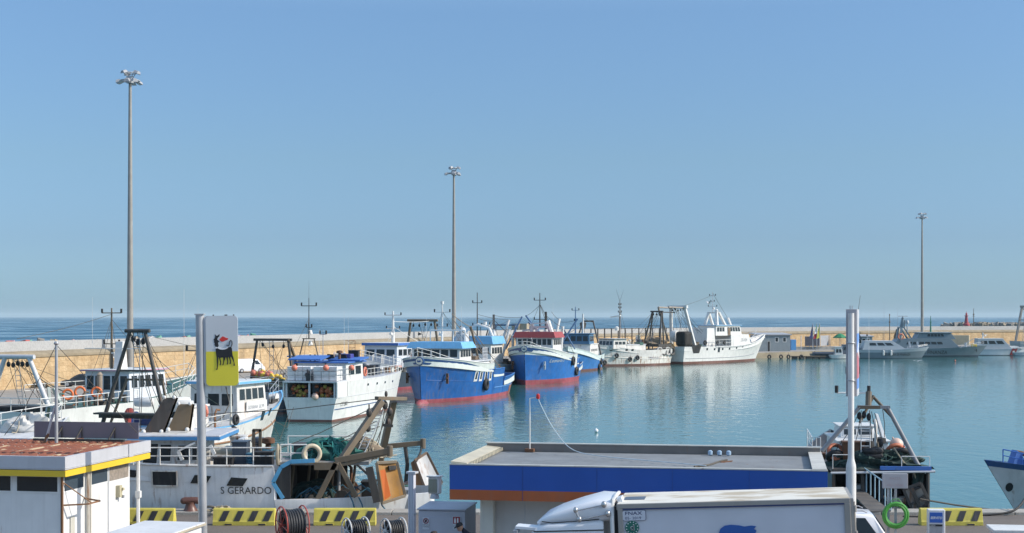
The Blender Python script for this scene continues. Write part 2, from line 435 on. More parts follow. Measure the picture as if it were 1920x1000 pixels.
        if ropes:
            for i in range(ropes):
                k = MB(); q = MB(); f = (i + .5) / ropes; p = T[0][1].lerp(T[1][1], f); d = p + Vector((.1, 0, -.25 - .25 * rr.random()))
                q.tube([p, d], .025, 5); q.sphere(d - Vector((0, 0, .18)), .15, 8, sz=1.4)
                e2 = Vector((x + (2 + 3 * rr.random()) * (1 if i % 2 else .3), y0 + (rr.random() - .5) * w, z0 + .2)); k.tube([d, d.lerp(e2, .5) - Vector((0, 0, .2)), e2], .022, 5)
                q.build('pulley_block', BLACK, o, True); k.build('running_wire', ROPE, o)
        if ladder:
            l = MB(); a0 = T[0][0].lerp(T[1][0], .45) + Vector((.7, 0, 0)); b0 = T[0][1].lerp(T[1][1], .45); dy = Vector((0, .2, 0))
            for sg in (1, -1): l.bar(a0 + dy * sg, b0 + dy * sg, .025, n=5)
            for i in range(10): l.bar(a0.lerp(b0, (i + .5) / 10) - dy, a0.lerp(b0, (i + .5) / 10) + dy, .02, n=5)
            l.build('ladder', STEEL if mat is not W else W, o)
        return o
    def whip(s, base, h, r=.018, mat=None, lean=(0, 0), name='antenna'):
        b = Vector(base); return MB().bar(b, b + Vector((lean[0], lean[1], h)), r, r * .4, 5).build(name, mat or W, s.root)
    def wires(s, pairs, r=.02, sag=.15, mat=ROPE, name='rigging'):
        for a, b in pairs:
            a = Vector(a); b = Vector(b); MB().tube([a.lerp(b, i / 5) - Vector((0, 0, sag * 4 * (i / 5) * (1 - i / 5))) for i in range(6)], r, 5).build(name, mat, s.root)
    def anchor(s, x, z, side=1, mat=RUST, sc=1.):
        y = (s.surf(x, z) + .1) * side; m = MB()
        m.bar((x - .5 * sc, y, z + .25 * sc), (x + .6 * sc, y + .1 * side, z + .0), .09 * sc, n=6); m.beam((x + .35 * sc, y + .1 * side, z + .55 * sc), (x + .35 * sc, y + .1 * side, z - .55 * sc), .25 * sc, .16 * sc)
        return m.build('anchor', mat, s.root)
def fixtures(b, x0, x1, w, n, seed, z=None, z_off=0):
    "deck fittings of a working boat, each a part: winches, vents, hatches, bitts, pipes, lockers, coils"
    rr = random.Random(seed); MM = [DSTEEL, BSTEEL, RUST, WRR, GREY, NAVYD, GREEN, RUSTL, DARK, WOOD]
    for i in range(n):
        x = rr.uniform(x0, x1); y = rr.uniform(-w / 2, w / 2); k = rr.randrange(7); mt = MM[rr.randrange(len(MM))]; m = MB()
        zz = (z if z is not None else b.deckz(x) - .75) + z_off
        if k == 0: m.lathe([(.32, -.5), (.32, -.44), (.16, -.42), (.16, .42), (.32, .44), (.32, .5)], (x, y, zz + .5), 12, 'y'); nm = 'winch_drum'; mt = MM[rr.randrange(4)]
        elif k == 1: m.lathe([(.12, 0), (.12, .7), (.3, .75), (.28, .95), (.05, 1.0)], (x, y, zz), 12); nm = 'mushroom_vent'
        elif k == 2: m.box((x, y, zz + .2), (.9, .8, .4)).box((x, y, zz + .43), (1.0, .9, .07)); nm = 'hatch'
        elif k == 3: m.bar((x, y - .15, zz), (x, y - .15, zz + .6), .08).bar((x, y - .3, zz + .42), (x, y + .45, zz + .42), .05).bar((x, y + .3, zz), (x, y + .3, zz + .6), .08); nm = 'mooring_bitt'
        elif k == 4: m.tube([(x, y, zz), (x, y, zz + 1.5), (x + .2, y, zz + 1.75), (x + .6, y, zz + 1.7)], .07, 7); nm = 'deck_pipe'
        elif k == 5: m.box((x, y, zz + .45), (.6, .9, .9)).box((x, y, zz + .93), (.66, .96, .06)).box((x - .31, y, zz + .5), (.02, .3, .06)); nm = 'deck_locker'
        else:
            for j in range(4): m.torus((x + .03 * j, y, zz + .1 + .11 * j), .34 - .02 * j, .065, (0, 0, 1), 16, 6)
            nm = 'hawser_coil'; mt = (ROPE, ROPEL, MC.get('blue_rope', ROPE))[rr.randrange(3)]
        m.build(nm, mt, b.root, k in (0, 1, 4, 6))
def tackle(b, tops, x0, x1, w, z, n, seed, r=.018):
    "slack wires and blocks running from mast and gantry heads down to the deck"
    rr = random.Random(seed)
    for i in range(n):
        t = Vector(tops[i % len(tops)]); e = Vector((rr.uniform(x0, x1), rr.uniform(-w / 2, w / 2), z)); m = MB(); s_ = rr.uniform(.05, .5)
        m.tube([t.lerp(e, q / 6) - Vector((0, 0, s_ * 4 * (q / 6) * (1 - q / 6))) for q in range(7)], r, 5); q_ = t.lerp(e, rr.uniform(.2, .7)) - Vector((0, 0, s_ * .8)); 
        m.build('running_wire', ROPE if i % 3 else NETD, b.root)
def pane(o, a, b, c, d, u0, u1, v0, v1, frame, gl, name='window', fw=.06):
    def q(u, v): return a.lerp(b, u).lerp(d.lerp(c, u), v)
    nrm = (b - a).cross(d - a).normalized(); W_ = (b - a).length; H_ = (d - a).length
    m = MB()
    for k, (eu, ev, off) in enumerate(((fw / W_, fw / H_, .018), (0, 0, .03))):
        p = [q(u0 - eu, v0 - ev), q(u1 + eu, v0 - ev), q(u1 + eu, v1 + ev), q(u0 - eu, v1 + ev)]
        m.hexa([x - nrm * .01 for x in p], [x + nrm * off for x in p], k)
    return m.build(name, [frame, gl], o)
def rail(pts, h, mat, parent, r=.03, mid=True, name='railing', step=1.2):
    pts = [Vector(p) for p in pts]; m = MB(); up = Vector((0, 0, h))
    m.tube([p + up for p in pts], r, 6)
    if mid: m.tube([p + up * .52 for p in pts], r * .8, 6)
    for a, b in zip(pts, pts[1:]):
        k = max(1, round((b - a).length / step))
        for i in range(k): m.bar(a.lerp(b, i / k), a.lerp(b, i / k) + up, r * .9, n=6)
    m.bar(pts[-1], pts[-1] + up, r * .9, n=6)
    return m.build(name, mat, parent)
TY = {}
def tyre(loc, rz, label, sc=1., group='tyre fenders hung on the boats'):
    if 'm' not in TY: TY['m'] = MB().torus((0, 0, 0), .34, .15, (0, 1, 0), 20, 10).tube([(0, .02, .36), (0, .08, .9)], .02, 5)
    o = TY['m'].build('tyre_fender', BLACK, None, True) if 'o' not in TY else TY['o'].copy()
    if 'o' in TY: COL.objects.link(o)
    TY['o'] = o
    o.location = loc; o.rotation_euler = (0, 0, rz); o.scale = (sc,) * 3
    return tag(o, label, 'tyre', group)
FL = {}
def floatball(loc, r, mat, label, group, cat='float'):
    k = mat.name
    if k not in FL:
        o = MB().sphere((0, 0, 0), 1, 14).bar((0, 0, .9), (0, 0, 1.25), .16, .1, 8).build('net_float', mat, None, True); FL[k] = o
    else:
        o = FL[k].copy(); COL.objects.link(o)
    o.location = loc; o.scale = (r,) * 3; o.rotation_euler = (rnd.uniform(-.8, .8), rnd.uniform(-.8, .8), 0)
    return tag(o, label, cat, group)
LR = {}
def lifering(loc, rx, rz, label, r=.33, mat=None, group='life rings'):
    mat = mat or REDO; k = mat.name
    if k not in LR:
        m = MB().torus((0, 0, 0), 1, .26, (0, 1, 0), 24, 10); o = m.build('life_ring', [mat, W], None, True)
        for p in o.data.polygons:
            a = math.degrees(math.atan2(p.center.z, p.center.x)) % 90
            if 39 < a < 51: p.material_index = 1
        LR[k] = o
    else:
        o = LR[k].copy(); COL.objects.link(o)
    o.location = loc; o.scale = (r,) * 3; o.rotation_euler = (rx, 0, rz)
    return tag(o, label, 'life ring', group)
def blob(name, c, d, mat, parent=None, seed=1, n=14, rough=.35):
    "an irregular heap (net, rope pile)"
    rr = random.Random(seed); vs = []; fs = []; K = n; J = n // 2
    ph = [(rr.uniform(0, 6.28), rr.randint(2, 6), rr.randint(1, 4)) for _ in range(6)]
    for i in range(J + 1):
        v = i / J * math.pi / 2
        for j in range(K):
            a = 2 * math.pi * j / K; q = 1 + rough * sum(math.sin(p + f * a + g * v * 2) for p, f, g in ph) / 3 + rr.uniform(-.1, .1) * rough
            vs.append((c[0] + d[0] / 2 * math.cos(a) * math.cos(v) * q, c[1] + d[1] / 2 * math.sin(a) * math.cos(v) * q, c[2] + d[2] * math.sin(v) * q))
    for i in range(J):
        fs += [(i * K + j, i * K + (j + 1) % K, (i + 1) * K + (j + 1) % K, (i + 1) * K + j) for j in range(K)]
    return MB().add(vs, fs).build(name, mat, parent, True)
def netheap(name, c, d, mat, parent=None, seed=1, strands=40, rmat=None):
    o = blob(name, c, d, mat, parent, seed, 26, .3)
    rr = random.Random(seed + 5); m = MB()
    for _ in range(strands):
        a = rr.uniform(0, 6.28); q = math.sqrt(rr.random()) * .95; p = Vector((c[0] + d[0] / 2 * q * math.cos(a), c[1] + d[1] / 2 * q * math.sin(a), 0)); pts = []
        h = rr.uniform(0, 6.28)
        for k in range(5):
            w_ = 1 - min(1, ((p.x - c[0]) / (d[0] / 2)) ** 2 + ((p.y - c[1]) / (d[1] / 2)) ** 2)
            pts.append((p.x, p.y, c[2] + d[2] * math.sqrt(max(0, w_)) * 1.06 + rr.uniform(0, .08)))
            h += rr.uniform(-.9, .9); p = p + Vector((math.cos(h), math.sin(h), 0)) * .22
        m.tube(pts, .03, 5)
    m.build('loose_rope', rmat or mat, o, True)
    return o
# ---------------------------------------------------------------- setting
def spline(pts, k=8):
    pts = [Vector(p).to_3d() if len(p) == 2 else Vector(p) for p in pts]; out = []
    q = [pts[0] * 2 - pts[1]] + pts + [pts[-1] * 2 - pts[-2]]
    for i in range(1, len(q) - 2):
        a, b, c, d = q[i - 1:i + 3]
        for j in range(k):
            t = j / k; out.append(.5 * (2 * b + (c - a) * t + (2 * a - 5 * b + 4 * c - d) * t * t + (3 * b - a - 3 * c + d) * t ** 3))
    return out + [pts[-1]]
WL = spline([(-78, 95), (-66, 130), (-56, 165), (-39.5, 217), (-16, 280), (20, 340), (62, 388), (150, 444), (300, 520)])
QL = spline([(-50, 95), (-44, 130), (-37, 165), (-24, 215), (-3, 258), (33, 310), (62, 336), (95, 375), (140, 415), (290, 490)])
def water(k, base, rough, s1, b1, s2, b2):
    m, n, b = newmat(k)
    b.inputs['Base Color'].default_value = base + (1,); b.inputs['Roughness'].default_value = rough; b.inputs['IOR'].default_value = 1.333
    h1 = noise(n, s1, 3, (1, .55, 1)); h2 = noise(n, s2, 3, (.7, .4, 1)); h3 = noise(n, .02, 3, (1, .5, 1))
    x = nn(n, 'ShaderNodeBump'); x.inputs['Strength'].default_value = 1; x.inputs['Distance'].default_value = b1; n.links.new(h1, x.inputs['Height'])
    y = nn(n, 'ShaderNodeBump'); y.inputs['Distance'].default_value = b2; n.links.new(h2, y.inputs['Height']); n.links.new(x.outputs[0], y.inputs['Normal'])
    n.links.new(ramp(n, h3, [(.38, .25), (.62, 1)]), y.inputs['Strength']); n.links.new(ramp(n, h3, [(.44, rough * .5), (.56, rough * 1.7)]), b.inputs['Roughness'])
    n.links.new(y.outputs[0], b.inputs['Normal']); return m
sea = MB(); N = 48; rad = [60, 400, 2000, 9000, 60000]; vs = [(0, 0, WZ - .06)]
for r in rad: vs += [(r * math.cos(2 * math.pi * i / N), r * math.sin(2 * math.pi * i / N), WZ - .06) for i in range(N)]
sea.add(vs, [(0, 1 + i, 1 + (i + 1) % N) for i in range(N)] + [(1 + k * N + i, 1 + (k + 1) * N + i, 1 + (k + 1) * N + (i + 1) % N, 1 + k * N + (i + 1) % N) for k in range(len(rad) - 1) for i in range(N)])
tag(sea.build('open_sea', water('open_sea_water', (.025, .10, .155), .3, .35, .26, 1.2, .03)), kind='structure')
hw = [(p.x, p.y, WZ) for p in WL] + [(300, 40, WZ), (-78, 40, WZ)]
tag(MB().add(hw, [tuple(range(len(hw)))]).build('harbour_water', water('harbour_water_surface', (.05, .165, .16), .05, .9, .05, 3.0, .022)), kind='structure')
def concrete(k, col, sc=.6, dark=.5, b_=.25, fine=14):
    if k in MC: return MC[k]
    m, n, b = newmat(k)
    a = mixc(n, ramp(n, noise(n, sc, 7), [(.3, 0), (.75, 1)]), col, tuple(c * dark for c in col))
    a = mixc(n, ramp(n, noise(n, fine, 3), [(.4, 0), (.7, .45)]), a, tuple(c * .45 for c in col))
    n.links.new(a, b.inputs['Base Color']); b.inputs['Roughness'].default_value = .9; bump(n, b, noise(n, fine, 5), b_, .04); return m
QUAY = concrete('quay_paving', (.17, .145, .125), .5, .7)
CONC = concrete('pale_concrete', (.42, .40, .36), .7, .7)
QST = concrete('quay_stone', (.36, .30, .21), .35, .55)
tag(MB().add([(-70, -20, 0), (70, -20, 0), (70, 60.2, 0), (-70, 60.2, 0)], [(0, 1, 2, 3)]).build('quay_ground', QUAY), kind='structure')
m = MB()                                              # the quay edge: coping stones with joints, and the face down to the water
xx = -70.
while xx < 70:
    w_ = 1.9 + .2 * math.sin(xx * 7); m.box((xx + w_ / 2, 60.75, .0), (w_ - .03, 1.1, .24 + .01 * math.sin(xx * 3))); xx += w_
m.box((0, 60.9, -1.5), (140, .7, 2.7))
tag(m.build('quay_edge', CONC, bevel=.02), kind='structure')
m = MB(); k = len(WL)                                  # breakwater pier
vs = [(p.x - 1, p.y, 0) for p in WL] + [(p.x, p.y, 0) for p in QL]; n2 = len(QL)
qa = [(p.x, p.y, 0) for p in QL]; wa = [(p.x, p.y, 0) for p in WL]
m.add(qa + wa, [(i, i + 1, len(qa) + i + 1, len(qa) + i) for i in range(len(qa) - 1)])
tag(m.build('pier_ground', concrete('pier_paving', (.36, .33, .29), .25, .7, .2, 6)), kind='structure')
m = MB()
m.add([(p.x, p.y, -2.5) for p in QL] + [(p.x, p.y, .02) for p in QL] + [(p.x - .5, p.y + .7, .03) for p in QL], [(r * n2 + i, r * n2 + i + 1, (r + 1) * n2 + i + 1, (r + 1) * n2 + i) for r in (0, 1) for i in range(n2 - 1)])
tag(m.build('pier_face', QST), kind='structure')
# breakwater wall
def wallmat():
    mt, n, b = newmat('tuff_block_wall')
    uv = nn(n, 'ShaderNodeUVMap'); bk = nn(n, 'ShaderNodeTexBrick'); bk.inputs['Scale'].default_value = 1
    for a_, v_ in (('Mortar Size', .03), ('Brick Width', 1.5), ('Row Height', .62), ('Bias', -.1)): bk.inputs[a_].default_value = v_
    bk.inputs['Color1'].default_value = (.56, .41, .235, 1); bk.inputs['Color2'].default_value = (.45, .33, .185, 1); bk.inputs['Mortar'].default_value = (.36, .25, .13, 1)
    wn = nn(n, 'ShaderNodeTexNoise'); wn.inputs['Scale'].default_value = .7; n.links.new(uv.outputs[0], wn.inputs['Vector'])
    wa = nn(n, 'ShaderNodeVectorMath', operation='MULTIPLY_ADD'); wa.inputs[1].default_value = (.9, .5, 0); n.links.new(wn.outputs['Color'], wa.inputs[0]); n.links.new(uv.outputs[0], wa.inputs[2]); n.links.new(wa.outputs[0], bk.inputs['Vector'])
    c = mixc(n, ramp(n, noise(n, .9, 8), [(.38, 0), (.66, .85)]), bk.outputs['Color'], (.42, .28, .145))
    c = mixc(n, ramp(n, noise(n, 1, 4, (.5, .5, .08)), [(.55, 0), (.72, .55)]), c, (.20, .145, .085))
    c = mixc(n, ramp(n, noise(n, 2.2, 5), [(.62, 0), (.72, .75)]), c, (.16, .11, .06))
    n.links.new(c, b.inputs['Base Color']); b.inputs['Roughness'].default_value = .95
    bump(n, b, noise(n, 2.5, 6), .8, .2); return mt
TUFF = wallmat(); PAR = concrete('parapet_concrete', (.43, .43, .42), .25, .85, .1, 5); LEDGE = concrete('ledge_stone', (.34, .28, .19), .8, .6)
bw = thing('breakwater_wall', 'long high tuff block breakwater wall with a white concrete parapet behind the pier', 'wall', (0, 0, 0))
def strip(name, prof, mat, parent, uv=False):
    vs = []; us = []; L = 0
    for i, p in enumerate(WL):
        t = (WL[min(i + 1, k - 1)] - WL[max(i - 1, 0)]).normalized(); nr = Vector((t.y, -t.x, 0))
        if i: L += (p - WL[i - 1]).length
        for d, z in prof:
            q = p + nr * d; vs.append((q.x, q.y, z)); us.append((L, z))
    r = len(prof); fs = [(i * r + j, (i + 1) * r + j, (i + 1) * r + j + 1, i * r + j + 1) for i in range(k - 1) for j in range(r - 1)] + [tuple(range(r)), tuple(range((k - 1) * r, k * r))]
    o = MB().add(vs, fs).build(name, mat, parent, recalc=True)
    if uv:
        l = o.data.uv_layers.new(name='UVMap')
        for lp in o.data.loops: l.data[lp.index].uv = us[lp.vertex_index]
    return o
strip('block_face', [(1.1, -2.5), (1.1, 3.42), (.2, 3.42), (.2, -2.5)], TUFF, bw, True)
strip('ledge', [(.21, 3.2), (1.24, 3.425), (1.24, 3.7), (.9, 3.95), (.21, 4.12)], LEDGE, bw)
strip('parapet', [(-3.5, -2.5), (-1.5, 5.0), (-.5, 5.22), (.2, 5.22), (.2, -2.5)], PAR, bw)
# rocks on the seaward side and the far breakwater
def rocks(name, path, n, spread, z0, z1, r0, r1, mats, seed):
    rr = random.Random(seed); m = MB()
    for _ in range(n):
        f = rr.random() * (len(path) - 1); i = int(f); p = path[i].lerp(path[i + 1], f - i); t = (path[i + 1] - path[i]).normalized(); nr = Vector((-t.y, t.x, 0))
        d = rr.random(); c = p + nr * (d * spread); c.z = lerp(z1, z0, d ** 1.2) + rr.uniform(-.3, .3); r = rr.uniform(r0, r1)
        M = Matrix.Rotation(rr.uniform(0, 3), 3, 'Z') @ Matrix.Rotation(rr.uniform(-.6, .6), 3, 'X') @ Matrix.Rotation(rr.uniform(-.6, .6), 3, 'Y')
        b = [c + M @ Vector((x * r * rr.uniform(.6, 1), y * r * rr.uniform(.6, 1), z * r * rr.uniform(.5, .9))) for z in (-1, 1) for x, y in ((-1, -1), (1, -1), (1, 1), (-1, 1))]
        m.hexa(b[:4], b[4:], rr.randrange(len(mats)))
    return tag(m.build(name, mats, None), kind='stuff')
def lerp(a, b, t): return a + (b - a) * t
RK = [concrete('grey_boulder', (.30, .28, .25), .8, .6), concrete('tan_boulder', (.40, .33, .24), .8, .6)]
RKC = RK + [plain('pink_painted_boulder', (.50, .28, .30)), plain('ochre_painted_boulder', (.50, .30, .10)), plain('green_painted_boulder', (.12, .30, .22)), plain('lilac_painted_boulder', (.38, .34, .50)), plain('white_painted_boulder', (.6, .58, .55)), plain('red_painted_boulder', (.42, .09, .07))]
tag(rocks('seaward_boulders', [p + Vector((-1.0, .6, 0)) for p in WL[10:26]], 700, 4, 1.5, 4.95, .3, .5, RKC, 3))
FB = spline([(232, 800), (262, 800), (300, 790), (360, 760), (460, 700)], 6)
rocks('far_breakwater_rocks', FB, 1300, 14, -1.5, 3.5, 1.1, 2.0, RK, 5)
# ---------------------------------------------------------------- light towers
def light_tower(x, y, h, r, label, n=10):
    t = thing('light_tower', label, 'light tower', (x, y, 0), 0, 'tall harbour floodlight towers')
    m = MB(); m.lathe([(r * 1.3, 0), (r * 1.3, .25), (r, .3), (r * .82, h * .35), (r * .62, h * .7), (r * .42, h)], n=16)
    m.build('pole', paint('tower_pole', (.31, .295, .265), .5, .2, .1), t, True)
    m = MB(); m.torus((0, 0, h - .3), 1.15, .08, (0, 0, 1), 20, 6).torus((0, 0, h + .65), .75, .07, (0, 0, 1), 16, 6).lathe([(.45, -.6), (.5, .1), (.3, .3)], (0, 0, h), 12)
    for i in range(8):
        a = i * math.pi / 4; m.bar((.3 * math.cos(a), .3 * math.sin(a), h - .3), (1.15 * math.cos(a), 1.15 * math.sin(a), h - .3), .05, n=6)
        if i % 2: m.bar((.3 * math.cos(a), .3 * math.sin(a), h), (.75 * math.cos(a), .75 * math.sin(a), h + .65), .05, n=6)
    m.build('lamp_carriage', STEEL, t)
    for i in range(n):
        a = i * 2 * math.pi / n + .3; hi = i % 3 == 0; rr_ = .95 if hi else 1.45; z = h + (.75 if hi else -.35)
        c = Vector((math.cos(a) * rr_, math.sin(a) * rr_, z)); q = MB(); e_ = Vector((math.cos(a), math.sin(a), 0)); w_ = Vector((-e_.y, e_.x, 0))
        up = (Vector((0, 0, 1)) * .9 + e_ * .35).normalized(); fw = up.cross(w_)
        b = [c + w_ * sx_ * .36 + fw * sy_ * .34 + up * (-.16) for sx_, sy_ in ((-1, -1), (1, -1), (1, 1), (-1, 1))]; b2 = [c + w_ * sx_ * .2 + fw * sy_ * .22 + up * .14 for sx_, sy_ in ((-1, -1), (1, -1), (1, 1), (-1, 1))]
        q.hexa(b, b2); q.f = q.f; q.m[0] = 1
        q.build('floodlight', [GREY, plain('floodlight_glass', (.6, .6, .58), .15)], t)
    return t
light_tower(P(244, 600, 183).x, 183, 37.2, .42, 'nearest and tallest floodlight tower, behind the white trawlers at the left')
light_tower(P(851, 600, 274).x, 274, 34.6, .42, 'middle floodlight tower, rising behind the blue trawler with the light blue canopy')
light_tower(P(1729, 600, 408).x, 408, 35.4, .44, 'far floodlight tower behind the grey patrol vessels')
# ---------------------------------------------------------------- left service kiosk
TH = R(-10.4); c0 = P(122, 857, 49); kz = c0.z
kk = thing('service_kiosk', 'white filling station kiosk with grey and yellow fascia and a rusty sheet roof', 'kiosk', (c0.x, c0.y, 0), TH)
FAS = paint('fascia_grey', (.50, .50, .52), .45, .12, .08); YEL = paint('fascia_yellow', (.74, .50, .03), .5, .1); KW = paint('kiosk_white_panel', (.76, .76, .74), .5, .12, .08)
D = 6.6
m = MB().box((-4.8, .06, kz - .22), (9.6, .12, .44)).box((-.06, D / 2 + .06, kz - .22), (.12, D - .12, .44)).box((-4.8, D - .06 + .12, kz - .22), (9.6, .12, .44))
m.box((-4.8, -.0, kz - .38), (9.6, .03, .03)).box((.0, D / 2, kz - .38), (.03, D, .03)); m.box((.015, 4.95, kz - .22), (.05, .34, .46))
m.build('fascia', FAS, kk)
m = MB().box((-4.8, .06, kz - .56), (9.64, .16, .2)).box((-.06, D / 2 + .08, kz - .56), (.16, D - .1, .2)); m.build('yellow_band', YEL, kk)
MB().box((-4.8, D / 2, kz - .62), (9.3, D - .3, .06)).build('soffit', KW, kk)
def rusty_roof():
    mt, n, b = newmat('rusty_roof_sheet')
    c = mixc(n, ramp(n, noise(n, 1.5, 8), [(.3, 0), (.7, 1)]), (.24, .075, .035), (.14, .045, .025))
    s_ = ramp(n, noise(n, 1.0, 5, (3.2, .8, 1)), [(.585, 0), (.64, 1)]); c = mixc(n, s_, c, (.46, .34, .21))
    c = mixc(n, ramp(n, noise(n, 6, 3), [(.64, 0), (.7, .8)]), c, (.5, .45, .36))
    n.links.new(c, b.inputs['Base Color']); b.inputs['Roughness'].default_value = .85; return mt
def corrugated(x0, x1, y0, y1, z, pitch, amp, axis='y'):
    n = int((x1 - x0 if axis == 'y' else y1 - y0) / pitch * 4); vs = []
    for i in range(n + 1):
        t = i / n; dz = amp * (0, 1, 1, 0)[i % 4]
        if axis == 'y': x = lerp(x0, x1, t); vs += [(x, y0, z + dz), (x, y1, z + dz)]
        else: y = lerp(y0, y1, t); vs += [(x0, y, z + dz), (x1, y, z + dz)]
    return MB().add(vs, [(2 * i, 2 * i + 1, 2 * i + 3, 2 * i + 2) for i in range(n)])
corrugated(-9.6, -.12, .12, D, kz - .07, .32, .05).build('roof', rusty_roof(), kk)
wl = MB().box((-5.1, .35 + 2.6, (kz - .6) / 2), (9.6, 5.2, kz - .6)).build('wall', KW, kk)
V3 = Vector; zt = kz - .64
for u0, u1 in ((.0, .17), (.2, .42), (.45, .66), (.69, .81), (.835, .985)): pane(wl, V3((-9.9, .35, 0)), V3((-.3, .35, 0)), V3((-.3, .35, zt)), V3((-9.9, .35, zt)), u0, u1, .80, .975, KW, GL)
SA = (V3((-.3, .35, 0)), V3((-.3, 5.55, 0)), V3((-.3, 5.55, zt)), V3((-.3, .35, zt)))
pane(wl, *SA, .03, .29, .80, .975, KW, GLB); pane(wl, *SA, .36, .64, .80, .975, KW, GLB)
pane(wl, *SA, .675, .97, .79, .975, KW, paint('brown_patterned_board', (.32, .27, .22), .7, .5, 0, 0, 9))
m = MB()
for u in (.345, .66): m.box((-.285, .35 + 5.2 * u, zt / 2), (.04, .07, zt))
m.build('panel_joint', LGREY, wl)
MB().box((-.29, .36, zt / 2), (.07, .07, zt)).build('corner_angle', RUSTL, kk)
MB().bar((-.2, 2.05, 0), (-.2, 2.05, zt), .05, n=8).bar((-.2, 2.24, 0), (-.2, 2.24, zt), .035, n=8).build('drain_pipe', paint('rust_stained_pipe', (.6, .56, .48), .6, .2, .6), kk)
MB().bar((-.06, 5.75, 0), (-.06, 5.75, zt + .02), .07, n=8).box((-.05, 5.75, 1.5), (.18, .16, .25)).build('support_post', W, kk)
m = MB(); bz = 1.75
m.beam((-.28, .42, bz), (.45, .75, bz + .02), .05, .05).beam((-.28, 1.95, bz + .05), (.45, 1.6, bz + .02), .05, .05).beam((.45, .75, bz + .02), (.45, 1.6, bz + .02), .05, .05).bar((-.28, .42, bz + .75), (.42, 1.1, bz), .02, n=5)
m.build('wall_bracket', RUSTL, kk)
MB().box((-.22, 4.5, 1.75), (.16, .22, .42)).box((-.12, 4.6, 1.82), (.08, .12, .1)).box((-.12, 4.62, 1.55), (.08, .1, .1), mi=1).build('junction_box', [paint('beige_box', (.5, .45, .3), .5), GREY], kk)
MB().box((-.27, 1.05, .85), (.03, .3, .9)).build('wall_stain_panel', paint('stained_panel', (.6, .58, .5), .6, .25, .2), kk)
pu = thing('steel_board', 'long purple grey steel plate standing on brackets at the back of the rusty kiosk roof', 'steel plate', kk.matrix_basis @ V3((-2.25, D - .55, kz - .02)), TH)
MB().box((0, .0, .42), (4.15, .03, .6)).build('plate', paint('mauve_steel_plate', (.20, .175, .20), .45, .12, .05), pu)
m = MB()
for x in (-.95, -.15, 1.15): m.beam((x, -.04, .5), (x - .12, -.3, .1), .03, .05).beam((x, -.03, .12), (x, -.03, .55), .05, .03)
m.box((-.2, -.2, .06), (3.6, .1, .08)); m.build('bracket', DSTEEL, pu)
am = thing('antenna_pole', 'thin grey steel pole with guy wires and a strut on the kiosk roof', 'pole', kk.matrix_basis @ V3((-3.05, D - 1.3, kz - .03)), TH)
MB().bar((0, 0, 0), (0, 0, 3.6), .065, .05, 10).lathe([(.07, 3.6), (.1, 3.65), (.06, 3.72)], n=10).build('pole', STEEL, am, True)
MB().bar((-.45, .05, .05), (-.05, 0, 1.35), .05, n=8).bar((-.5, .05, -.02), (-.35, .05, .35), .06, n=8, mi=1).build('strut', [LGREY, RUSTL], am)
MB().tube([(0, 0, 3.6), (2.9, .6, .35)], .013, 5).tube([(0, 0, 3.6), (-1.6, .6, 1.2), (-2.4, .6, .2)], .013, 5).build('guy_wire', ROPE, am)
wc = thing('sheet_metal_cabinet', 'low white sheet metal cabinet with a beige edged lid beside the kiosk', 'cabinet', (P(197, 999, 41.5).x, 41.5, 0), R(-11))
MB().box((.95, 1.25, .95), (1.75, 2.4, 1.9)).build('body', KW, wc, bevel=.02)
MB().box((.95, 1.25, 1.95), (1.9, 2.6, .09)).build('lid', paint('cabinet_lid', (.66, .66, .66), .5, .15, .05), wc, bevel=.02)
MB().box((.95, -.04, 1.94), (1.94, .03, .06)).box((1.91, 1.25, 1.94), (.03, 2.6, .06)).box((-.01, 1.25, 1.94), (.03, 2.6, .06)).build('lid_trim', paint('beige_trim', (.5, .44, .33), .5, .3), wc)
# ---------------------------------------------------------------- filling station sign on its pole
def rrect(w, h, r, n=5):
    o = []
    for cx, cy, a0 in ((w / 2 - r, h / 2 - r, 0), (-w / 2 + r, h / 2 - r, 90), (-w / 2 + r, -h / 2 + r, 180), (w / 2 - r, -h / 2 + r, 270)):
        o += [(cx + r * math.cos(R(a0 + 90 * i / n)), cy + r * math.sin(R(a0 + 90 * i / n))) for i in range(n + 1)]
    return o
sp = P(376, 1042, 50)
sg = thing('station_sign', 'grey and yellow filling station sign with a black six legged dog on a steel pole', 'sign', (sp.x + .09, 50, 0), 0)
sg.rotation_euler = (0, R(-.8), 0)
MB().bar((0, 0, 0), (0, 0, 8.07), .145, n=20).box((0, 0, 8.08), (.31, .31, .04)).build('pole', STEEL, sg, True)
pw, ph_ = 1.07, 2.34; px0 = .21 + pw / 2; pz = 8.02 - ph_ / 2
m = MB(); m.prism([(px0 - .06 + x, .12, pz + z) for x, z in rrect(pw + .04, ph_, .14)], (0, -.2, 0)); m.bar((.1, 0, pz + .8), (.3, 0, pz + .8), .04).bar((.1, 0, pz - .8), (.3, 0, pz - .8), .04)
m.build('casing', LGREY, sg)
rr_ = rrect(pw, ph_, .13); sz_ = -.02
def clip(poly, z, up):
    out = []
    for a, b in zip(poly, poly[1:] + poly[:1]):
        ia, ib = (a[1] >= z) == up, (b[1] >= z) == up
        if ia: out.append(a)
        if ia != ib: t = (z - a[1]) / (b[1] - a[1]); out.append((lerp(a[0], b[0], t), z))
    return out
FY = -.12
MB().prism([(px0 + x, FY, pz + z) for x, z in clip(rr_, sz_, True)], (0, .05, 0)).build('panel', paint('sign_pale_grey', (.60, .62, .63), .3, .06), sg)
MB().prism([(px0 + x, FY, pz + z) for x, z in clip(rr_, sz_, False)], (0, .05, 0)).build('yellow_panel', paint('sign_yellow', (.78, .66, .05), .3, .06), sg)
def dz(pts, off): return [(px0 - pw / 2 + (x - 248) / 292 * pw, FY - off, pz + ph_ / 2 - (y - 105) / 660 * ph_) for x, y in pts]
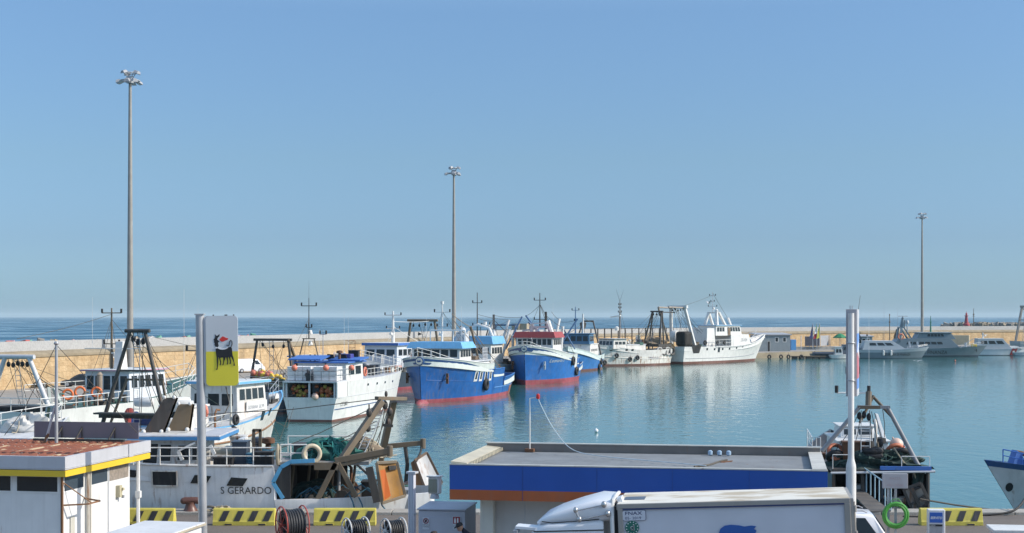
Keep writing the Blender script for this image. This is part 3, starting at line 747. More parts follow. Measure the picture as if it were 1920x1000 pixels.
m = MB()
m.prism(dz([(333, 275), (343, 291), (354, 292), (376, 278), (373, 298), (358, 312), (353, 328), (366, 342), (375, 351), (362, 352), (360, 366), (366, 385), (358, 400), (340, 402), (326, 378), (330, 362), (320, 352), (326, 342), (318, 330), (328, 318), (334, 300)], .006), (0, .004, 0))
m.prism(dz([(336, 414), (352, 404), (366, 412), (380, 422), (400, 424), (420, 422), (440, 414), (450, 404), (478, 398), (486, 415), (488, 450), (492, 484), (470, 494), (440, 497), (410, 499), (385, 500), (362, 498), (346, 500), (340, 460)], .010), (0, .008, 0))
for leg in ([(345, 490), (362, 492), (360, 530), (356, 575), (352, 610), (340, 616), (338, 608), (346, 596), (347, 540)], [(366, 494), (382, 494), (380, 515), (386, 540), (384, 566), (374, 572), (372, 566), (377, 548), (371, 522)], [(404, 494), (426, 492), (424, 512), (414, 535), (408, 566), (398, 574), (396, 568), (403, 550), (406, 520)], [(432, 492), (450, 491), (447, 512), (450, 536), (447, 562), (437, 566), (436, 560), (442, 540), (437, 514)], [(455, 491), (472, 489), (470, 510), (476, 534), (474, 558), (464, 562), (462, 556), (467, 536), (461, 512)], [(474, 488), (492, 478), (500, 505), (506, 545), (512, 574), (501, 581), (498, 574), (500, 548), (488, 515)]):
    m.prism(dz(leg, .014), (0, .006, 0))
tail = dz([(478, 402), (489, 372), (488, 348), (477, 335), (465, 350), (461, 380), (452, 391), (443, 388), (441, 377)], .012); m.tube(tail, .013, 6)
m.build('dog_emblem', BLKP, sg)
MB().prism(dz([(336, 402), (343, 396), (352, 402), (365, 398), (372, 406), (384, 402), (396, 410), (410, 408), (425, 412), (440, 404), (448, 396), (452, 405), (440, 416), (420, 423), (400, 425), (380, 423), (362, 414), (350, 408), (340, 416)], .018), (0, .006, 0)).build('dog_mane', WHP, sg)
MB().prism(dz([(372, 330), (386, 312), (404, 298), (416, 304), (432, 312), (455, 318), (446, 334), (430, 336), (414, 346), (398, 350), (384, 344)], .008), (0, .006, 0)).build('flame_emblem', plain('flame_red', (.66, .04, .03)), sg)
m = MB()
for x in (.45, .85, .9, 1.13): m.box((x, 0, 8.035), (.04, .04, .05))
m.build('fixing', DSTEEL, sg)
# ---------------------------------------------------------------- blue filling station building
TB = R(-10); b0 = P(843, 870, 45.2); bz = b0.z; BL, BD = 11.2, 5.9
bb = thing('station_building', 'flat roofed filling station building with a wide blue and orange fascia', 'building', (b0.x, b0.y, 0), TB)
BF = paint('fascia_blue', (.016, .088, .38), .35, .1); OF = paint('fascia_orange', (.44, .11, .03), .45, .22)
m = MB().box((BL / 2, .05, bz - .40), (BL, .1, .74)).box((BL - .05, BD / 2 + .05, bz - .40), (.1, BD - .1, .74)).box((.05, BD / 2 + .05, bz - .40), (.1, BD - .1, .74)); m.build('blue_fascia', BF, bb)
m = MB().box((BL / 2, .055, bz - .925), (BL, .11, .31)).box((BL - .055, BD / 2 + .05, bz - .925), (.11, BD - .1, .31)).box((.055, BD / 2 + .05, bz - .925), (.11, BD - .1, .31)); m.build('orange_fascia', OF, bb)
m = MB()
for i in range(1, 5): m.box((BL * i / 5, -.003, bz - .56), (.012, .012, 1.02))
m.build('panel_joint', paint('joint_dark', (.02, .072, .27), .5), bb)
MB().box((BL / 2, BD / 2 + .05, bz - 1.06), (BL - .24, BD - .3, .05)).build('soffit', CREAM, bb)
RFS = paint('zinc_roof_sheet', (.27, .28, .285), .5, .25, .06)
corrugated(.12, BL - .12, .2, BD - .3, bz - .16, .24, .045, 'x').build('roof', RFS, bb)
TRM = paint('pale_roof_trim', (.58, .56, .50), .5, .25, .12)
m = MB().box((BL / 2, .08, bz - .012), (BL + .02, .2, .035)).box((BL - .22, BD / 2, bz - .0), (.42, BD - .2, .05))
m.build('roof_trim', TRM, bb)
MB().box((BL / 2, BD - .1, bz - .02), (BL - .1, .2, .34)).box((BL / 2, BD - .1, bz + .165), (BL, .26, .03), mi=1).build('back_parapet', [paint('parapet_brown_grey', (.20, .18, .165), .6, .3, .3), TRM], bb)
m = MB().box((.27, BD / 2, bz + .03), (.5, BD - .1, .05), ry=R(6))
yy = .3
while yy < BD - .3: m.box((.56, yy, bz - .03), (.1, .09, .1)); yy += .24
m.build('verge_flashing', paint('beige_flashing', (.62, .55, .40), .5, .25), bb)
wl = MB().box((BL / 2 + .25, 1.25 + 2.1, (bz - 1.08) / 2), (BL - 1.1, 4.2, bz - 1.08)).build('wall', paint('building_white_wall', (.62, .60, .57), .6, .12), bb)
m = MB()
for x in (2.1, 3.6, 5.1, 6.6): m.box((x, 1.245, 1.3), (.02, .02, 2.5))
m.build('panel_joint', LGREY, wl)
MB().box((.98, 1.02, 1.3), (.42, .42, 2.6)).build('corner_column', CREAM, bb, bevel=.06)
MB().box((8.2, 3.2, bz - .1), (.55, .03, .04), rz=.9).build('roof_hook', RUST, bb)
for i, nm in enumerate(('left', 'middle', 'right')):
    o_ = MB().lathe([(.03, 0), (.08, .04), (.08, .15), (.03, .18)], n=10).build('water_bottle', glass('bottle_plastic', (.30, .42, .55), .15) if not i else MC['bottle_plastic'], None, True)
    o_.location = bb.matrix_basis @ V3((7.6 + .3 * i, BD - .55, bz - .12)); tag(o_, nm + ' one of three clear water bottles on the blue station roof', 'bottle', 'bottles on the station roof')
lm = thing('beacon_mast', 'thin white mast with a red beacon lamp on the blue station roof', 'mast', bb.matrix_basis @ V3((1.55, BD - .35, bz - .1)), TB)
MB().box((0, 0, .05), (.3, .3, .1)).build('base', RUST, lm); MB().bar((0, 0, .05), (0, 0, 1.8), .022, n=8).bar((0, 0, 1.8), (.28, 0, 1.85), .015, n=6).build('pole', W, lm, True)
MB().lathe([(.05, 1.80), (.07, 1.85), (.06, 1.95), (.025, 1.98)], (.28, 0, -.02), 12).build('beacon', plain('beacon_red', (.5, .03, .03), .3), lm, True)
pts = [V3((.28, 0, 1.8)), V3((.5, -.05, 1.35)), V3((.9, -.3, .75)), V3((1.5, -.8, .2)), V3((2.4, -1.6, .06)), V3((4, -2.8, .05)), V3((5.2, -3.6, .05)), V3((6.1, -4.3, .05))]
MB().tube(spline(pts, 6), .014, 5).build('cable', paint('pale_blue_cable', (.5, .6, .66), .5), lm, True)
rp_ = MB().tube(spline([V3((7.3, 1.2, bz - .08)), V3((7.7, 2.0, bz - .09)), V3((8.0, 3.2, bz - .09)), V3((8.2, 3.7, bz - .09))], 6), .03, 6).build('rope', ROPE, None, True)
rp_.location = (b0.x, b0.y, 0); rp_.rotation_euler = (0, 0, TB); tag(rp_, 'short dark rope lying across the blue station roof', 'rope')
# utility cabinet with its two notices, floodlight, fluted post
uc = thing('utility_cabinet', 'large pale grey utility cabinet with two safety notices beside the blue building', 'cabinet', (P(783, 955, 47).x, 47, 0), R(-9))
UZ = 8 - 361 * 47 / 2800; UG = paint('cabinet_grey', (.44, .46, .52), .5, .1)
MB().box((.77, .95, UZ / 2 - .02), (1.5, 1.85, UZ - .04)).build('body', UG, uc, bevel=.02)
MB().box((.77, .95, UZ), (1.58, 1.95, .05)).build('lid', UG, uc, bevel=.015)
MB().box((.8, .02, UZ / 2 - .1), (1.2, .03, UZ - .3)).build('door', UG, uc, bevel=.008)
def notice(x, z, w, h, name):
    return MB().box((x, -.005, z), (w, .01, h)).build(name, plain('notice_white', (.60, .62, .66)), uc)
n1 = notice(.27, UZ - .44, .22, .38, 'notice')
MB().torus((.27, -.02, UZ - .36), .078, .012, (0, 1, 0), 24, 6).beam((.215, -.02, UZ - .305), (.325, -.02, UZ - .415), .02, .012).build('prohibition_mark', plain('notice_dark_red', (.25, .02, .03)), n1)
MB().beam((.23, -.013, UZ - .38), (.3, -.013, UZ - .35), .006, .03).beam((.24, -.013, UZ - .42), (.29, -.013, UZ - .31), .006, .02).build('pictogram', BLKP, n1)
lettering('VIETATO\nFUMARE', (.27, -.013, UZ - .51), (1, 0, 0), (0, 0, 1), .055, BLKP, n1, align='CENTER')
n2_ = notice(1.25, UZ - .40, .24, .42, 'notice')
MB().box((1.25, -.014, UZ - .32), (.22, .012, .22)).build('red_field', plain('notice_red', (.28, .02, .03)), n2_)
MB().box((1.205, -.022, UZ - .35), (.06, .01, .12)).box((1.205, -.022, UZ - .265), (.03, .01, .05)).box((1.29, -.022, UZ - .33), (.045, .01, .16)).build('pictogram', WHP, n2_)
lettering('ESTINTORE', (1.25, -.013, UZ - .52), (1, 0, 0), (0, 0, 1), .045, NVP, n2_, align='CENTER')
fl = thing('floodlight', 'square white floodlight housing on a stand behind the utility cabinet', 'floodlight', (P(815, 940, 49.6).x, 49.6, UZ + .02), R(-20))
MB().lathe([(.16, 0), (.13, .14), (.1, .16)], n=12).build('stand', LGREY, fl); MB().box((0, .02, .44), (.40, .26, .56)).build('housing', W, fl, bevel=.04)
MB().box((-.02, -.125, .43), (.30, .02, .44)).build('lens', paint('murky_lens', (.27, .28, .22), .3, .3), fl); MB().box((0, 0, .74), (.46, .34, .05)).build('cap', W, fl, bevel=.015)
pp = P(773, 886, 48.5)
po = thing('fluted_post', 'slim white fluted metal post with a flat cap left of the utility cabinet', 'post', (pp.x, 48.5, 0), R(-20))
m = MB()
for i in range(4): m.box((-.075 + .05 * i, -.03, pp.z / 2), (.035, .16, pp.z))
m.box((0, .02, pp.z / 2), (.18, .12, pp.z - .02)); m.build('shaft', paint('post_white', (.62, .63, .68), .4, .1), po); MB().box((0, 0, pp.z), (.32, .28, .06)).build('cap', LGREY, po)
MB().box((.08, -.05, 1.6), (.12, .1, .05)).build('clip', GREY, po)
# ---------------------------------------------------------------- concrete barriers
BY = paint('barrier_yellow', (.62, .53, .09), .6, .25, .05); BK = paint('barrier_black', (.03, .03, .035), .6, .3)
def barrier(px, label, th, wpx=116):
    z0 = 57.2; L = wpx * z0 / F; o = thing('concrete_barrier', label, 'barrier', (P(px + wpx / 2, 0, z0).x, z0 + .2, 0), th, 'striped concrete barriers along the quay')
    h = .64; pr = [(-.25, 0), (-.25, .14), (-.22, .2), (-.13, h - .05), (-.10, h), (.10, h), (.13, h - .05), (.25, .16), (.25, 0)]
    m = MB().prism([(-L / 2, y, z) for y, z in pr], (L, 0, 0)); m.box((-.35 * L + .25, -.252, .05), (.3, .02, .08), mi=1).box((.3 * L, -.252, .05), (.3, .02, .08), mi=1); m.build('body', [BY, BK], o, bevel=.02)
    for i in range(4):
        x = -L / 2 + L * (.10 + .235 * i); w_ = L * .10; s_ = L * .07
        a = [(x, -.246, .17), (x + w_, -.246, .17), (x + w_ + s_, -.146, h - .09), (x + s_, -.146, h - .09)]
        MB().hexa([(p[0], p[1] + .03, p[2]) for p in a], [(p[0], p[1] - .004, p[2]) for p in a]).build('black_stripe', BK, o)
    return o
barrier(212, 'yellow and black concrete barrier right beside the white kiosk', R(-1.5), 114)
barrier(399, 'yellow and black concrete barrier below the lettered trawler, behind the red hose reel', R(-1))
barrier(588, 'yellow and black concrete barrier behind the two white hose reels', R(0))
barrier(1727, 'yellow and black concrete barrier at the right, behind the small fuel price totem', R(0))
# mooring bollards and lines on the quay edge
def bollard(px, py, Y, label):
    p = P(px, py, Y); o = thing('mooring_bollard', label, 'bollard', (p.x, Y, .12), R(8))
    MB().lathe([(.30, 0), (.24, .1), (.17, .3), (.19, .36)], n=16).build('base', paint('brown_iron', (.13, .055, .04), .4, .25, .2), o, True)
    MB().tube([(-.26, 0, .40), (-.22, 0, .42), (.24, 0, .42), (.3, 0, .40)], .14, 12).sphere((-.27, 0, .405), .137, 12).sphere((.3, 0, .40), .137, 12).build('head', MC['brown_iron'], o, True); return o
bollard(357, 952, 60.6, 'rusty brown mooring bollard on the quay edge below the lettered trawler')
m = MB().tube(spline([V3(P(377, 955, 60.4)), V3(P(392, 950, 60.3)), V3(P(410, 953, 60.5)), V3(P(436, 956, 60.8)), V3(P(470, 955, 61))], 5), .05, 6)
tag(m.build('mooring_rope', ROPE, None, True), 'thick dark mooring rope lying by the brown bollard', 'rope')
o_ = netheap('rope_coil', (P(420, 955, 60.5).x, 60.4, .13), (1.0, .5, .14), ROPEL, None, 4, 14); tag(o_, 'pale rope pile on the quay edge right of the brown bollard', 'rope')
tag(MB().tube([P(1725, 936, 61.6) + V3((0, 0, 0)), P(1790, 947, 62), P(1850, 955, 62.2), P(1925, 960, 62.5)], .04, 6).build('mooring_line', ROPE, None, True), 'dark mooring line stretched from the dark trawler to the right hand boat', 'rope')
tag(MB().tube(spline([V3((15.6, 59.6, .02)), V3((17, 59.5, .02)), V3((18.6, 59.9, .02)), V3((20.2, 60.1, .2)), V3((21.2, 61.2, .9)), V3((21.9, 62.4, 1.4))], 6), .045, 6).build('mooring_line', BLACK, None, True), 'black mooring hawser lying along the quay edge at the far right', 'rope')
# ---------------------------------------------------------------- hose reels
HOSE = paint('black_hose', (.03, .032, .036), .55, .25)
def reel(px, Y, r, w, fm, label, rz):
    o = thing('hose_reel', label, 'hose reel', (P(px, 0, Y).x, Y, 0), rz, 'fuel hose reels on the quay'); c = r + .12
    for sx_ in (-1, 1):
        m = MB().torus((sx_ * w / 2, 0, c), r, .026, (1, 0, 0), 32, 8)
        for i in range(6):
            a = i * math.pi / 3 + .2; m.bar((sx_ * w / 2, 0, c), (sx_ * w / 2, r * math.cos(a), c + r * math.sin(a)), .018, n=6)
        m.lathe([(.08, -.03), (.08, .03)], (sx_ * w / 2, 0, c), 12, 'x'); m.build('rim', fm, o, True)
    m = MB()
    for lay in range(3):
        for i in range(7): m.torus(((i - 3) * w / 8.2, 0, c), r * (.5 + .14 * lay) + .01 * math.sin(i * 5 + lay), r * .075, (1, 0, 0), 28, 7)
    m.build('hose', HOSE, o, True)
    m = MB()
    for sx_ in (-1, 1): m.bar((sx_ * (w / 2 + .08), -r * .8, 0), (sx_ * (w / 2 + .08), 0, c), .025).bar((sx_ * (w / 2 + .08), r * .8, 0), (sx_ * (w / 2 + .08), 0, c), .025)
    m.bar((-w / 2 - .1, 0, c), (w / 2 + .1, 0, c), .03); m.build('stand', fm, o); return o
REDF = paint('red_reel_frame', (.42, .07, .05), .45, .2)
reel(548, 52, .64, .78, REDF, 'large red framed hose reel wound with black hose on the quay', R(28))
reel(667, 52, .44, .68, W, 'white framed hose reel, left one of the two white reels', R(30))
reel(738, 52, .43, .62, W, 'white framed hose reel next to the slim white post', R(30))
# ---------------------------------------------------------------- totem pole at the right
q = P(1597, 744, 42); tp = thing('price_totem', 'tall white tube pole carrying a narrow totem box with blue and red edge stripes', 'sign', (q.x - .02, 42, 0), R(-15.5))
MB().lathe([(.14, 0), (.14, 3.75), (.135, 3.82), (.09, 4.0), (.085, 4.1), (.085, 8.1)], n=20).build('pole', W, tp, True)
bzt, bzb = 8 - (580 - HOR) * 42 / F, 8 - (744 - HOR) * 42 / F
MB().box((0, .72, (bzt + bzb) / 2), (.29, 1.2, bzt - bzb)).build('sign_box', paint('totem_grey', (.40, .39, .41), .45, .12), tp, bevel=.01)
for z0, z1, mm, nm in ((.0, .28, LGREY, 'pale_band'), (.28, .50, plain('totem_blue', (.14, .29, .62)), 'blue_band'), (.50, .80, plain('totem_red', (.50, .17, .20)), 'red_band'), (.80, .92, MC['totem_blue'], 'blue_band'), (.92, 1, LGREY, 'pale_band')):
    MB().box((.15, .72, lerp(bzt, bzb, (z0 + z1) / 2)), (.03, 1.16, (bzt - bzb) * (z1 - z0) - .004)).build(nm, mm, tp)
MB().box((.168, .5, lerp(bzt, bzb, .46)), (.01, .6, .16), rx=.5).box((.168, .9, lerp(bzt, bzb, .52)), (.01, .6, .12), rx=-.4).build('white_swoosh', WHP, tp)
m = MB()
for z in (bzt - .95, bzt - 2.0): m.torus((0, 0, z), .1, .02, (0, 0, 1), 14, 6).box((.1, .06, z), (.06, .12, .1))
m.bar((-.03, .1, bzt), (-.03, .1, bzt + .1), .012).bar((.03, .1, bzt), (.03, .1, bzt + .1), .012); m.build('clamp', STEEL, tp)
# grey notice board with the green hose ring
q = P(1678, 888, 50); nb = thing('notice_board', 'small grey notice board with faded writing on two metal posts', 'sign', (q.x, 50, 0), R(-4))
MB().box((0, 0, q.z - .25), (.84, .1, .50)).build('board', paint('board_grey', (.36, .36, .38), .5, .15), nb, bevel=.015)
fd = plain('faded_red_lettering', (.36, .29, .30)); lettering('PIAZZA', (0, -.055, q.z - .2), (1, 0, 0), (0, 0, 1), .11, fd, nb, align='CENTER'); lettering('DELL MARE', (0, -.055, q.z - .42), (1, 0, 0), (0, 0, 1), .11, fd, nb, align='CENTER')
for x in (-.21, .02): MB().box((x, .0 if x > 0 else .06, (q.z - .5) / 2), (.08, .06, q.z - .5)).build('post', STEEL, nb)
GRN = paint('green_hose', (.07, .33, .05), .5, .2); q2 = P(1677, 965, 50)
m = MB()
for i in range(7): m.torus((.012 * math.sin(i * 2.1), .06 * math.cos(i * 1.7), .015 * math.cos(i * 2.9)), .37 + .035 * math.sin(i * 2.4), .05, (.06 * math.sin(i), 1, .05 * math.cos(i * 2)), 32, 8)
m.tube([(-.2, .02, .36), (-.1, .02, .52), (.1, .02, .54), (.25, .02, .36)], .012, 5)
go = m.build('hose_coil', GRN, None, True); go.location = (q2.x, 49.86, q2.z); tag(go, 'big bright green hose coil hanging on the notice board post', 'hose')
# fuel price totem (small)
q = P(1756, 956, 50); sv = thing('fuel_pump', 'narrow white fuel pump with a blue SERVITO panel', 'fuel pump', (q.x, 50, 0), R(-8))
MB().box((0, .15, q.z / 2), (.56, .36, q.z)).build('housing', paint('pump_white', (.70, .70, .71), .4, .1), sv, bevel=.03)
bp = MB().box((-.02, -.035, q.z - .26), (.42, .02, .34)).build('blue_panel', plain('panel_blue', (.03, .12, .46)), sv); lettering('SERVITO', (-.02, -.047, q.z - .31), (1, 0, .0), (.18, 0, 1), .115, WHP, bp, align='CENTER', sx=.85, bold=.006)
bp = MB().box((-.02, -.035, q.z - .52), (.42, .02, .07)).build('black_panel', BLKP, sv); lettering('DIESEL', (-.21, -.047, q.z - .54), (1, 0, 0), (0, 0, 1), .06, WHP, bp)
MB().box((-.02, -.033, q.z - .70), (.42, .015, .26)).build('grey_panel', GREY, sv)
bp = MB().box((-.02, -.035, q.z - .89), (.42, .02, .1)).build('green_panel', plain('panel_green', (.02, .2, .1)), sv); lettering('SUPER', (-.2, -.047, q.z - .92), (1, 0, 0), (0, 0, 1), .06, WHP, bp)
# white pump canopy corner at the bottom right
q = P(1862, 993, 44); cn = thing('pump_canopy', 'flat white topped metal cabinet at the bottom right corner', 'cabinet', (q.x, 44, 0), R(-8))
MB().box((1.4, .6, q.z - .06), (2.8, 1.2, .1)).build('top', W, cn, bevel=.02); MB().box((1.4, .6, (q.z - .12) / 2), (2.6, 1.05, q.z - .12)).build('body', LGREY, cn)
# ---------------------------------------------------------------- the lettered trawler alongside the near quay
b = Boat('weathered white trawler lettered S GERARDO lying along the near quay', (-21.6, 64.2, 0), (-3.7, 64.2, 0), 5.3); B1 = b
b.hull(1.8, 1.66, 2.1, 1.4, [.45], [BROWNA, WG, WG], boot=.12, tr=.5, full=.30, pb=2.6, pw=1.9, bwf=.97, bulw=.75, steps=((.327, 1, 1.42),), deck=DECK)
S = 1                                                   # the side turned to the quay
def on(px, py, y=2.55): return b.aty(px, py, y)
b.strake(.33, .97, .985, WR, .05, (1, -1)); b.strake(.02, .97, 1, WR, .055, (1, -1), absz=1.02); b.strake(.02, .97, 1, BROWNA, .05, (1, -1), absz=.42)
for q_ in (((230, 882), (259, 884), (250, 897), (229, 896)), ((365, 891), (396, 893), (387, 907.5), (356, 906.5)), ((434, 895), (465, 897), (456, 911.5), (425, 910.5))):
    b.band([(on(*p_).x, on(*p_).z) for p_ in q_], GL, 'cabin_window', S, .05)
a = on(283, 912); c = on(331, 884); b.band([(a.x, a.z), (c.x, a.z), (c.x, c.z), (a.x, c.z)], DARK, 'loading_hatch', S, .07, .1)
m = MB(); fr = [(a.x, a.z), (c.x, a.z), (c.x, c.z), (a.x, c.z)]
for p, q in zip(fr, fr[1:] + fr[:1]): m.beam((p[0], b.surf(*p) + .075, p[1]), (q[0], b.surf(*q) + .075, q[1]), .05, .05)
m.beam((lerp(a.x, c.x, .42), b.surf(a.x, a.z) + .085, a.z), (lerp(a.x, c.x, .42), b.surf(a.x, c.z) + .085, c.z), .06, .04)
m.build('hatch_frame', WRR, b.root)
p = on(413, 926); b.write('S GERARDO', p.x, p.z, .42, BLKP, S, sx=.94); vs_ = 0
# blue angular edge of the working deck opening
def bp(px, py, y=2.6): return b.aty(px, py, y)
m = MB(); ed = [bp(590, 864), bp(545, 866), bp(527, 876), bp(512, 905), bp(531, 935)]
for p, q in zip(ed, ed[1:]): m.beam(p, q, .1, .16)
m.build('blue_edge_trim', paint('cyan_trim', (.10, .36, .60), .45, .2), b.root)
e0 = bp(512, 905); e1 = bp(531, 935)
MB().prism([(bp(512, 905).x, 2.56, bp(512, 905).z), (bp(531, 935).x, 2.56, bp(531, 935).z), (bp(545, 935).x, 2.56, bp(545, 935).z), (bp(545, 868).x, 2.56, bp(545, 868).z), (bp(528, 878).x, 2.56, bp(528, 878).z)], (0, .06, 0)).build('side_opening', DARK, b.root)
x0, x1 = bp(520, 870).x, bp(690, 865).x
MB().box(((x0 + x1) / 2, 0, 3.12), (abs(x1 - x0), 4.9, .12)).build('upper_deck', DECK, b.root)
MB().box(((bp(590, 870).x + bp(632, 870).x) / 2, 2.5, 3.02), (.98, .14, .3)).build('deck_beam', TAN, b.root)
MB().box((x0 - .1, 0, 2.2), (.15, 4.8, 1.7)).build('inner_bulkhead', DARK, b.root); MB().box((x0 - 1.2, -1.9, 2.2), (2.4, .1, 1.75)).build('far_side_shade_sheet', DARK, b.root)  # near-black bulkhead and added far sheet stand in for shade under the deck
m = MB()
for i in range(7): m.torus((bp(560, 900).x - .3 * (i % 3), 1.2 - .5 * (i // 3), 1.55 + .1 * (i % 2)), .5 + .06 * (i % 3), .07, (0, 1, .2 * (i % 2)), 20, 6)
m.build('net_drum', NETD, b.root, True)
m = MB()
for i, px in enumerate((545, 575, 590, 620, 660)): m.bar(bp(px, 930, 1.5 - .5 * i), bp(px + 6, 872, 1.5 - .5 * i), .06)
m.build('deck_post', BSTEEL, b.root)
for i in range(10): p = bp(600 + 12 * i, 930 - 3 * (i % 3), 2 - .4 * (i % 8)); MB().tube([p, p + V3((.4, .1, .35)), p + V3((.8, .3, .1)), p + V3((1.1, 0, -.2))], .03, 5).build('deck_rope', paint('blue_rope', (.03, .13, .2), .8, .3), b.root)
for px, py in ((655, 932), (672, 936), (705, 920)): p = b.aty(px, py, 2.62); MB().tube([p + V3((0, 0, .1)), p + V3((-.15, .06, -.2)), p + V3((-.25, .07, -.6)), p + V3((-.5, .05, -.9))], .03, 5).build('hanging_rope', MC['blue_rope'], b.root)
# A frame gantry
ny, fy = 2.45, -2.4
m = MB(); top1 = b.aty(716, 752, .9); top2 = b.aty(738, 752, -.9)
m.beam(b.aty(596, 936, ny), b.aty(630, 868, ny), .24, .22).beam(b.aty(668, 932, ny), b.aty(634, 868, ny), .2, .2).beam(b.aty(632, 874, ny), top1, .24, .26)
m.beam(b.aty(712, 925, fy), b.aty(716, 850, fy), .24, .24).beam(b.aty(716, 852, fy), top2, .26, .28)
m.beam(b.aty(706, 747, .95), b.aty(760, 748, -1.3), .2, .16).beam(b.aty(628, 864, ny), b.aty(728, 846, ny), .18, .24).beam(b.aty(716, 838, fy), b.aty(790, 831, fy), .18, .22)
m.beam(b.aty(640, 872, ny), b.aty(728, 850, ny), .12, .14)
for px, py, y in ((731, 845, ny), (793, 831, fy)): p = b.aty(px, py, y); m.bar(p - V3((0, 0, .25)), p + V3((0, 0, .2)), .13)
gn = m.build('gantry', TAN, b.root, bevel=.02)
m = MB(); s0 = b.aty(712, 770, .4); s1 = b.aty(676, 850, 1.2)
for d_ in (-.16, .16): m.bar(s1 + V3((d_, 0, 0)), s0 + V3((d_, 0, 0)), .022, n=6)
for i in range(13): p = s1.lerp(s0, (i + .5) / 13); m.bar(p - V3((.16, 0, 0)), p + V3((.16, 0, 0)), .016, n=5)
m.build('ladder', STEEL, gn)
m = MB()
for (ax, ay, ya), (cx, cy, yc) in (((706, 790, 0), (595, 838, 1)), ((712, 800, 0), (560, 850, 2)), ((720, 760, 0), (690, 850, 1)), ((722, 765, -.5), (706, 845, 0)), ((730, 760, -1), (700, 842, -1)), ((716, 757, .5), (480, 858, 2)), ((712, 748, .5), (388, 777, 0))): 
    p = b.aty(ax, ay, ya); q = b.aty(cx, cy, yc); MB().tube([p, p.lerp(q, .5) - V3((0, 0, .12)), q], .02, 5).build('running_wire', ROPE, gn)
m = MB()
for px, py, y in ((709, 765, .5), (722, 760, 0), (731, 772, -.6), (690, 802, 1.2), (728, 792, -1.2), (692, 774, 1.5)): p = b.aty(px, py, y); MB().sphere(p, .13, 8, sz=1.5).bar(p, p + V3((0, 0, .35)), .03).build('pulley_block', DSTEEL, gn, True)
MB().beam(b.aty(716, 797, -1), b.aty(737, 799, -1), .08, .12).build('cleat_bar', DSTEEL, gn); MB().sphere(b.aty(724, 739, 0), .07, 8, sz=2).bar(b.aty(724, 739, 0), b.aty(724, 748, 0), .03).build('masthead_lamp', DSTEEL, gn, True)
nh = netheap('net_pile', (0, 0, 0), (2.6, 2.0, .75), NETG, None, 12, 60, paint('teal_rope', (.03, .22, .19), .9, .3)); p = b.w((bp(622, 862, 0).x, .8, 3.19)); nh.location = p; tag(nh, 'green and teal fishing net heaped on the lettered trawler aft deck', 'fishing net')
nh = netheap('net_pile', (0, 0, 0), (1.9, 1.7, .72), NETB, None, 15, 50, ROPEL); p = b.w((bp(678, 860, 0).x, .2, 3.19)); nh.location = p; tag(nh, 'pale brown fishing net heaped beside the gantry leg of the lettered trawler', 'fishing net')
# wheelhouse and deck gear
xa, xb = b.aty(372, 850, 1.7).x, b.aty(262, 850, 1.7).x
wh = b.house(xa, xb, 3.4, 2.35, 4.12, WR, WR, rf=.2, rb=.0, over=.0, name='wheelhouse', taper=.98, ws=None)
A = V3((xa, 1.7, 2.35)); Bq = V3((xb, 1.7, 2.35)); Cq = V3((xb - .2, 1.66, 4.12)); Dq = V3((xa, 1.66, 4.12)); L_ = xb - xa
for u0, u1, v0, v1 in ((.03, .11, .48, .80), (.17, .37, .48, .82), (.50, .69, .46, .84), (.74, .98, .36, .86)): pane(wh, Bq, A, Dq, Cq, 1 - u1, 1 - u0, v0, v1, WR, GL)
m = MB().box((lerp(xb, xa, .62), 0, 4.22), (abs(xb - xa) * 1.55, 4.3, .07)); m.build('roof', paint('pale_roof_paint', (.50, .50, .52), .6, .25, .1), wh, bevel=.02)
MB().box((lerp(xb, xa, .62), 0, 4.13), (abs(xb - xa) * 1.55 + .04, 4.34, .14)).build('roof_edge', paint('roof_edge_blue', (.06, .24, .50), .45, .2), wh)
m = MB(); m.beam(b.aty(342, 863, 2.1), b.aty(334, 846, 2.1), .1, .14).beam(b.aty(334, 846, 2.1), b.aty(366, 830, 2.1), .08, .08).beam(b.aty(402, 852, 2.1), b.aty(394, 835, 2.1), .12, .14); m.build('roof_brace', W, wh)
b.railing([(b.aty(px, py, 2.45).x, 2.45, 3.06) for px, py in ((250, 862), (300, 866), (355, 870), (425, 874), (475, 877), (521, 880))], .72, r=.03, mat=WR)
b.railing([(b.aty(526, 870, 2.4).x, 2.4, 3.18), (b.aty(545, 866, 2.4).x, 2.4, 3.18), (b.aty(575, 864, 2.4).x, 2.38, 3.18)], .72, r=.035, mat=W)
b.railing([(x0 + .3, -2.3, 3.18), (x0 - 1.4, -2.3, 3.18), (x0 - 3.0, -2.3, 3.18)], .7, r=.03, mat=WR)
m = MB(); m.bar(b.aty(402, 843, .6), b.aty(440, 845, .6), .2, n=14); m.build('gas_tank', CREAM, b.root, True)
b.house(b.aty(455, 860, .8).x, b.aty(440, 860, .8).x, 1.2, 3.05, 4.0, W, None, name='deck_locker', rf=.1)
m = MB()
for px in (475.5, 488): m.beam(b.aty(px, 865, .4), b.aty(px, 806, .4), .12, .12)
m.beam(b.aty(474, 807, .4), b.aty(490, 807, .4), .12, .12); m.build('mast_frame', BSTEEL, b.root)
for px, w_, h_, y, lb in ((420, .75, .32, 1.9, 'black plastic crate beside the mast frame on the lettered trawler'), (494, .8, .55, 1.9, 'larger black plastic crate by the forward rail of the lettered trawler')):
    p = b.w((b.aty(px, 870, y).x, y, 2.4 + .2)); m = MB(); m.box((0, 0, .5 + h_ / 2 - .1), (w_, .6, h_)).box((0, 0, .5 + h_ - .1), (w_ + .06, .66, .06))
    for i in range(4): m.box(((i - 1.5) * w_ / 4, -.31, .5 + h_ / 2 - .1), (.04, .03, h_))
    o_ = m.build('plastic_crate', BLACK, None); o_.location = p; tag(o_, lb, 'crate', 'plastic crates on deck')
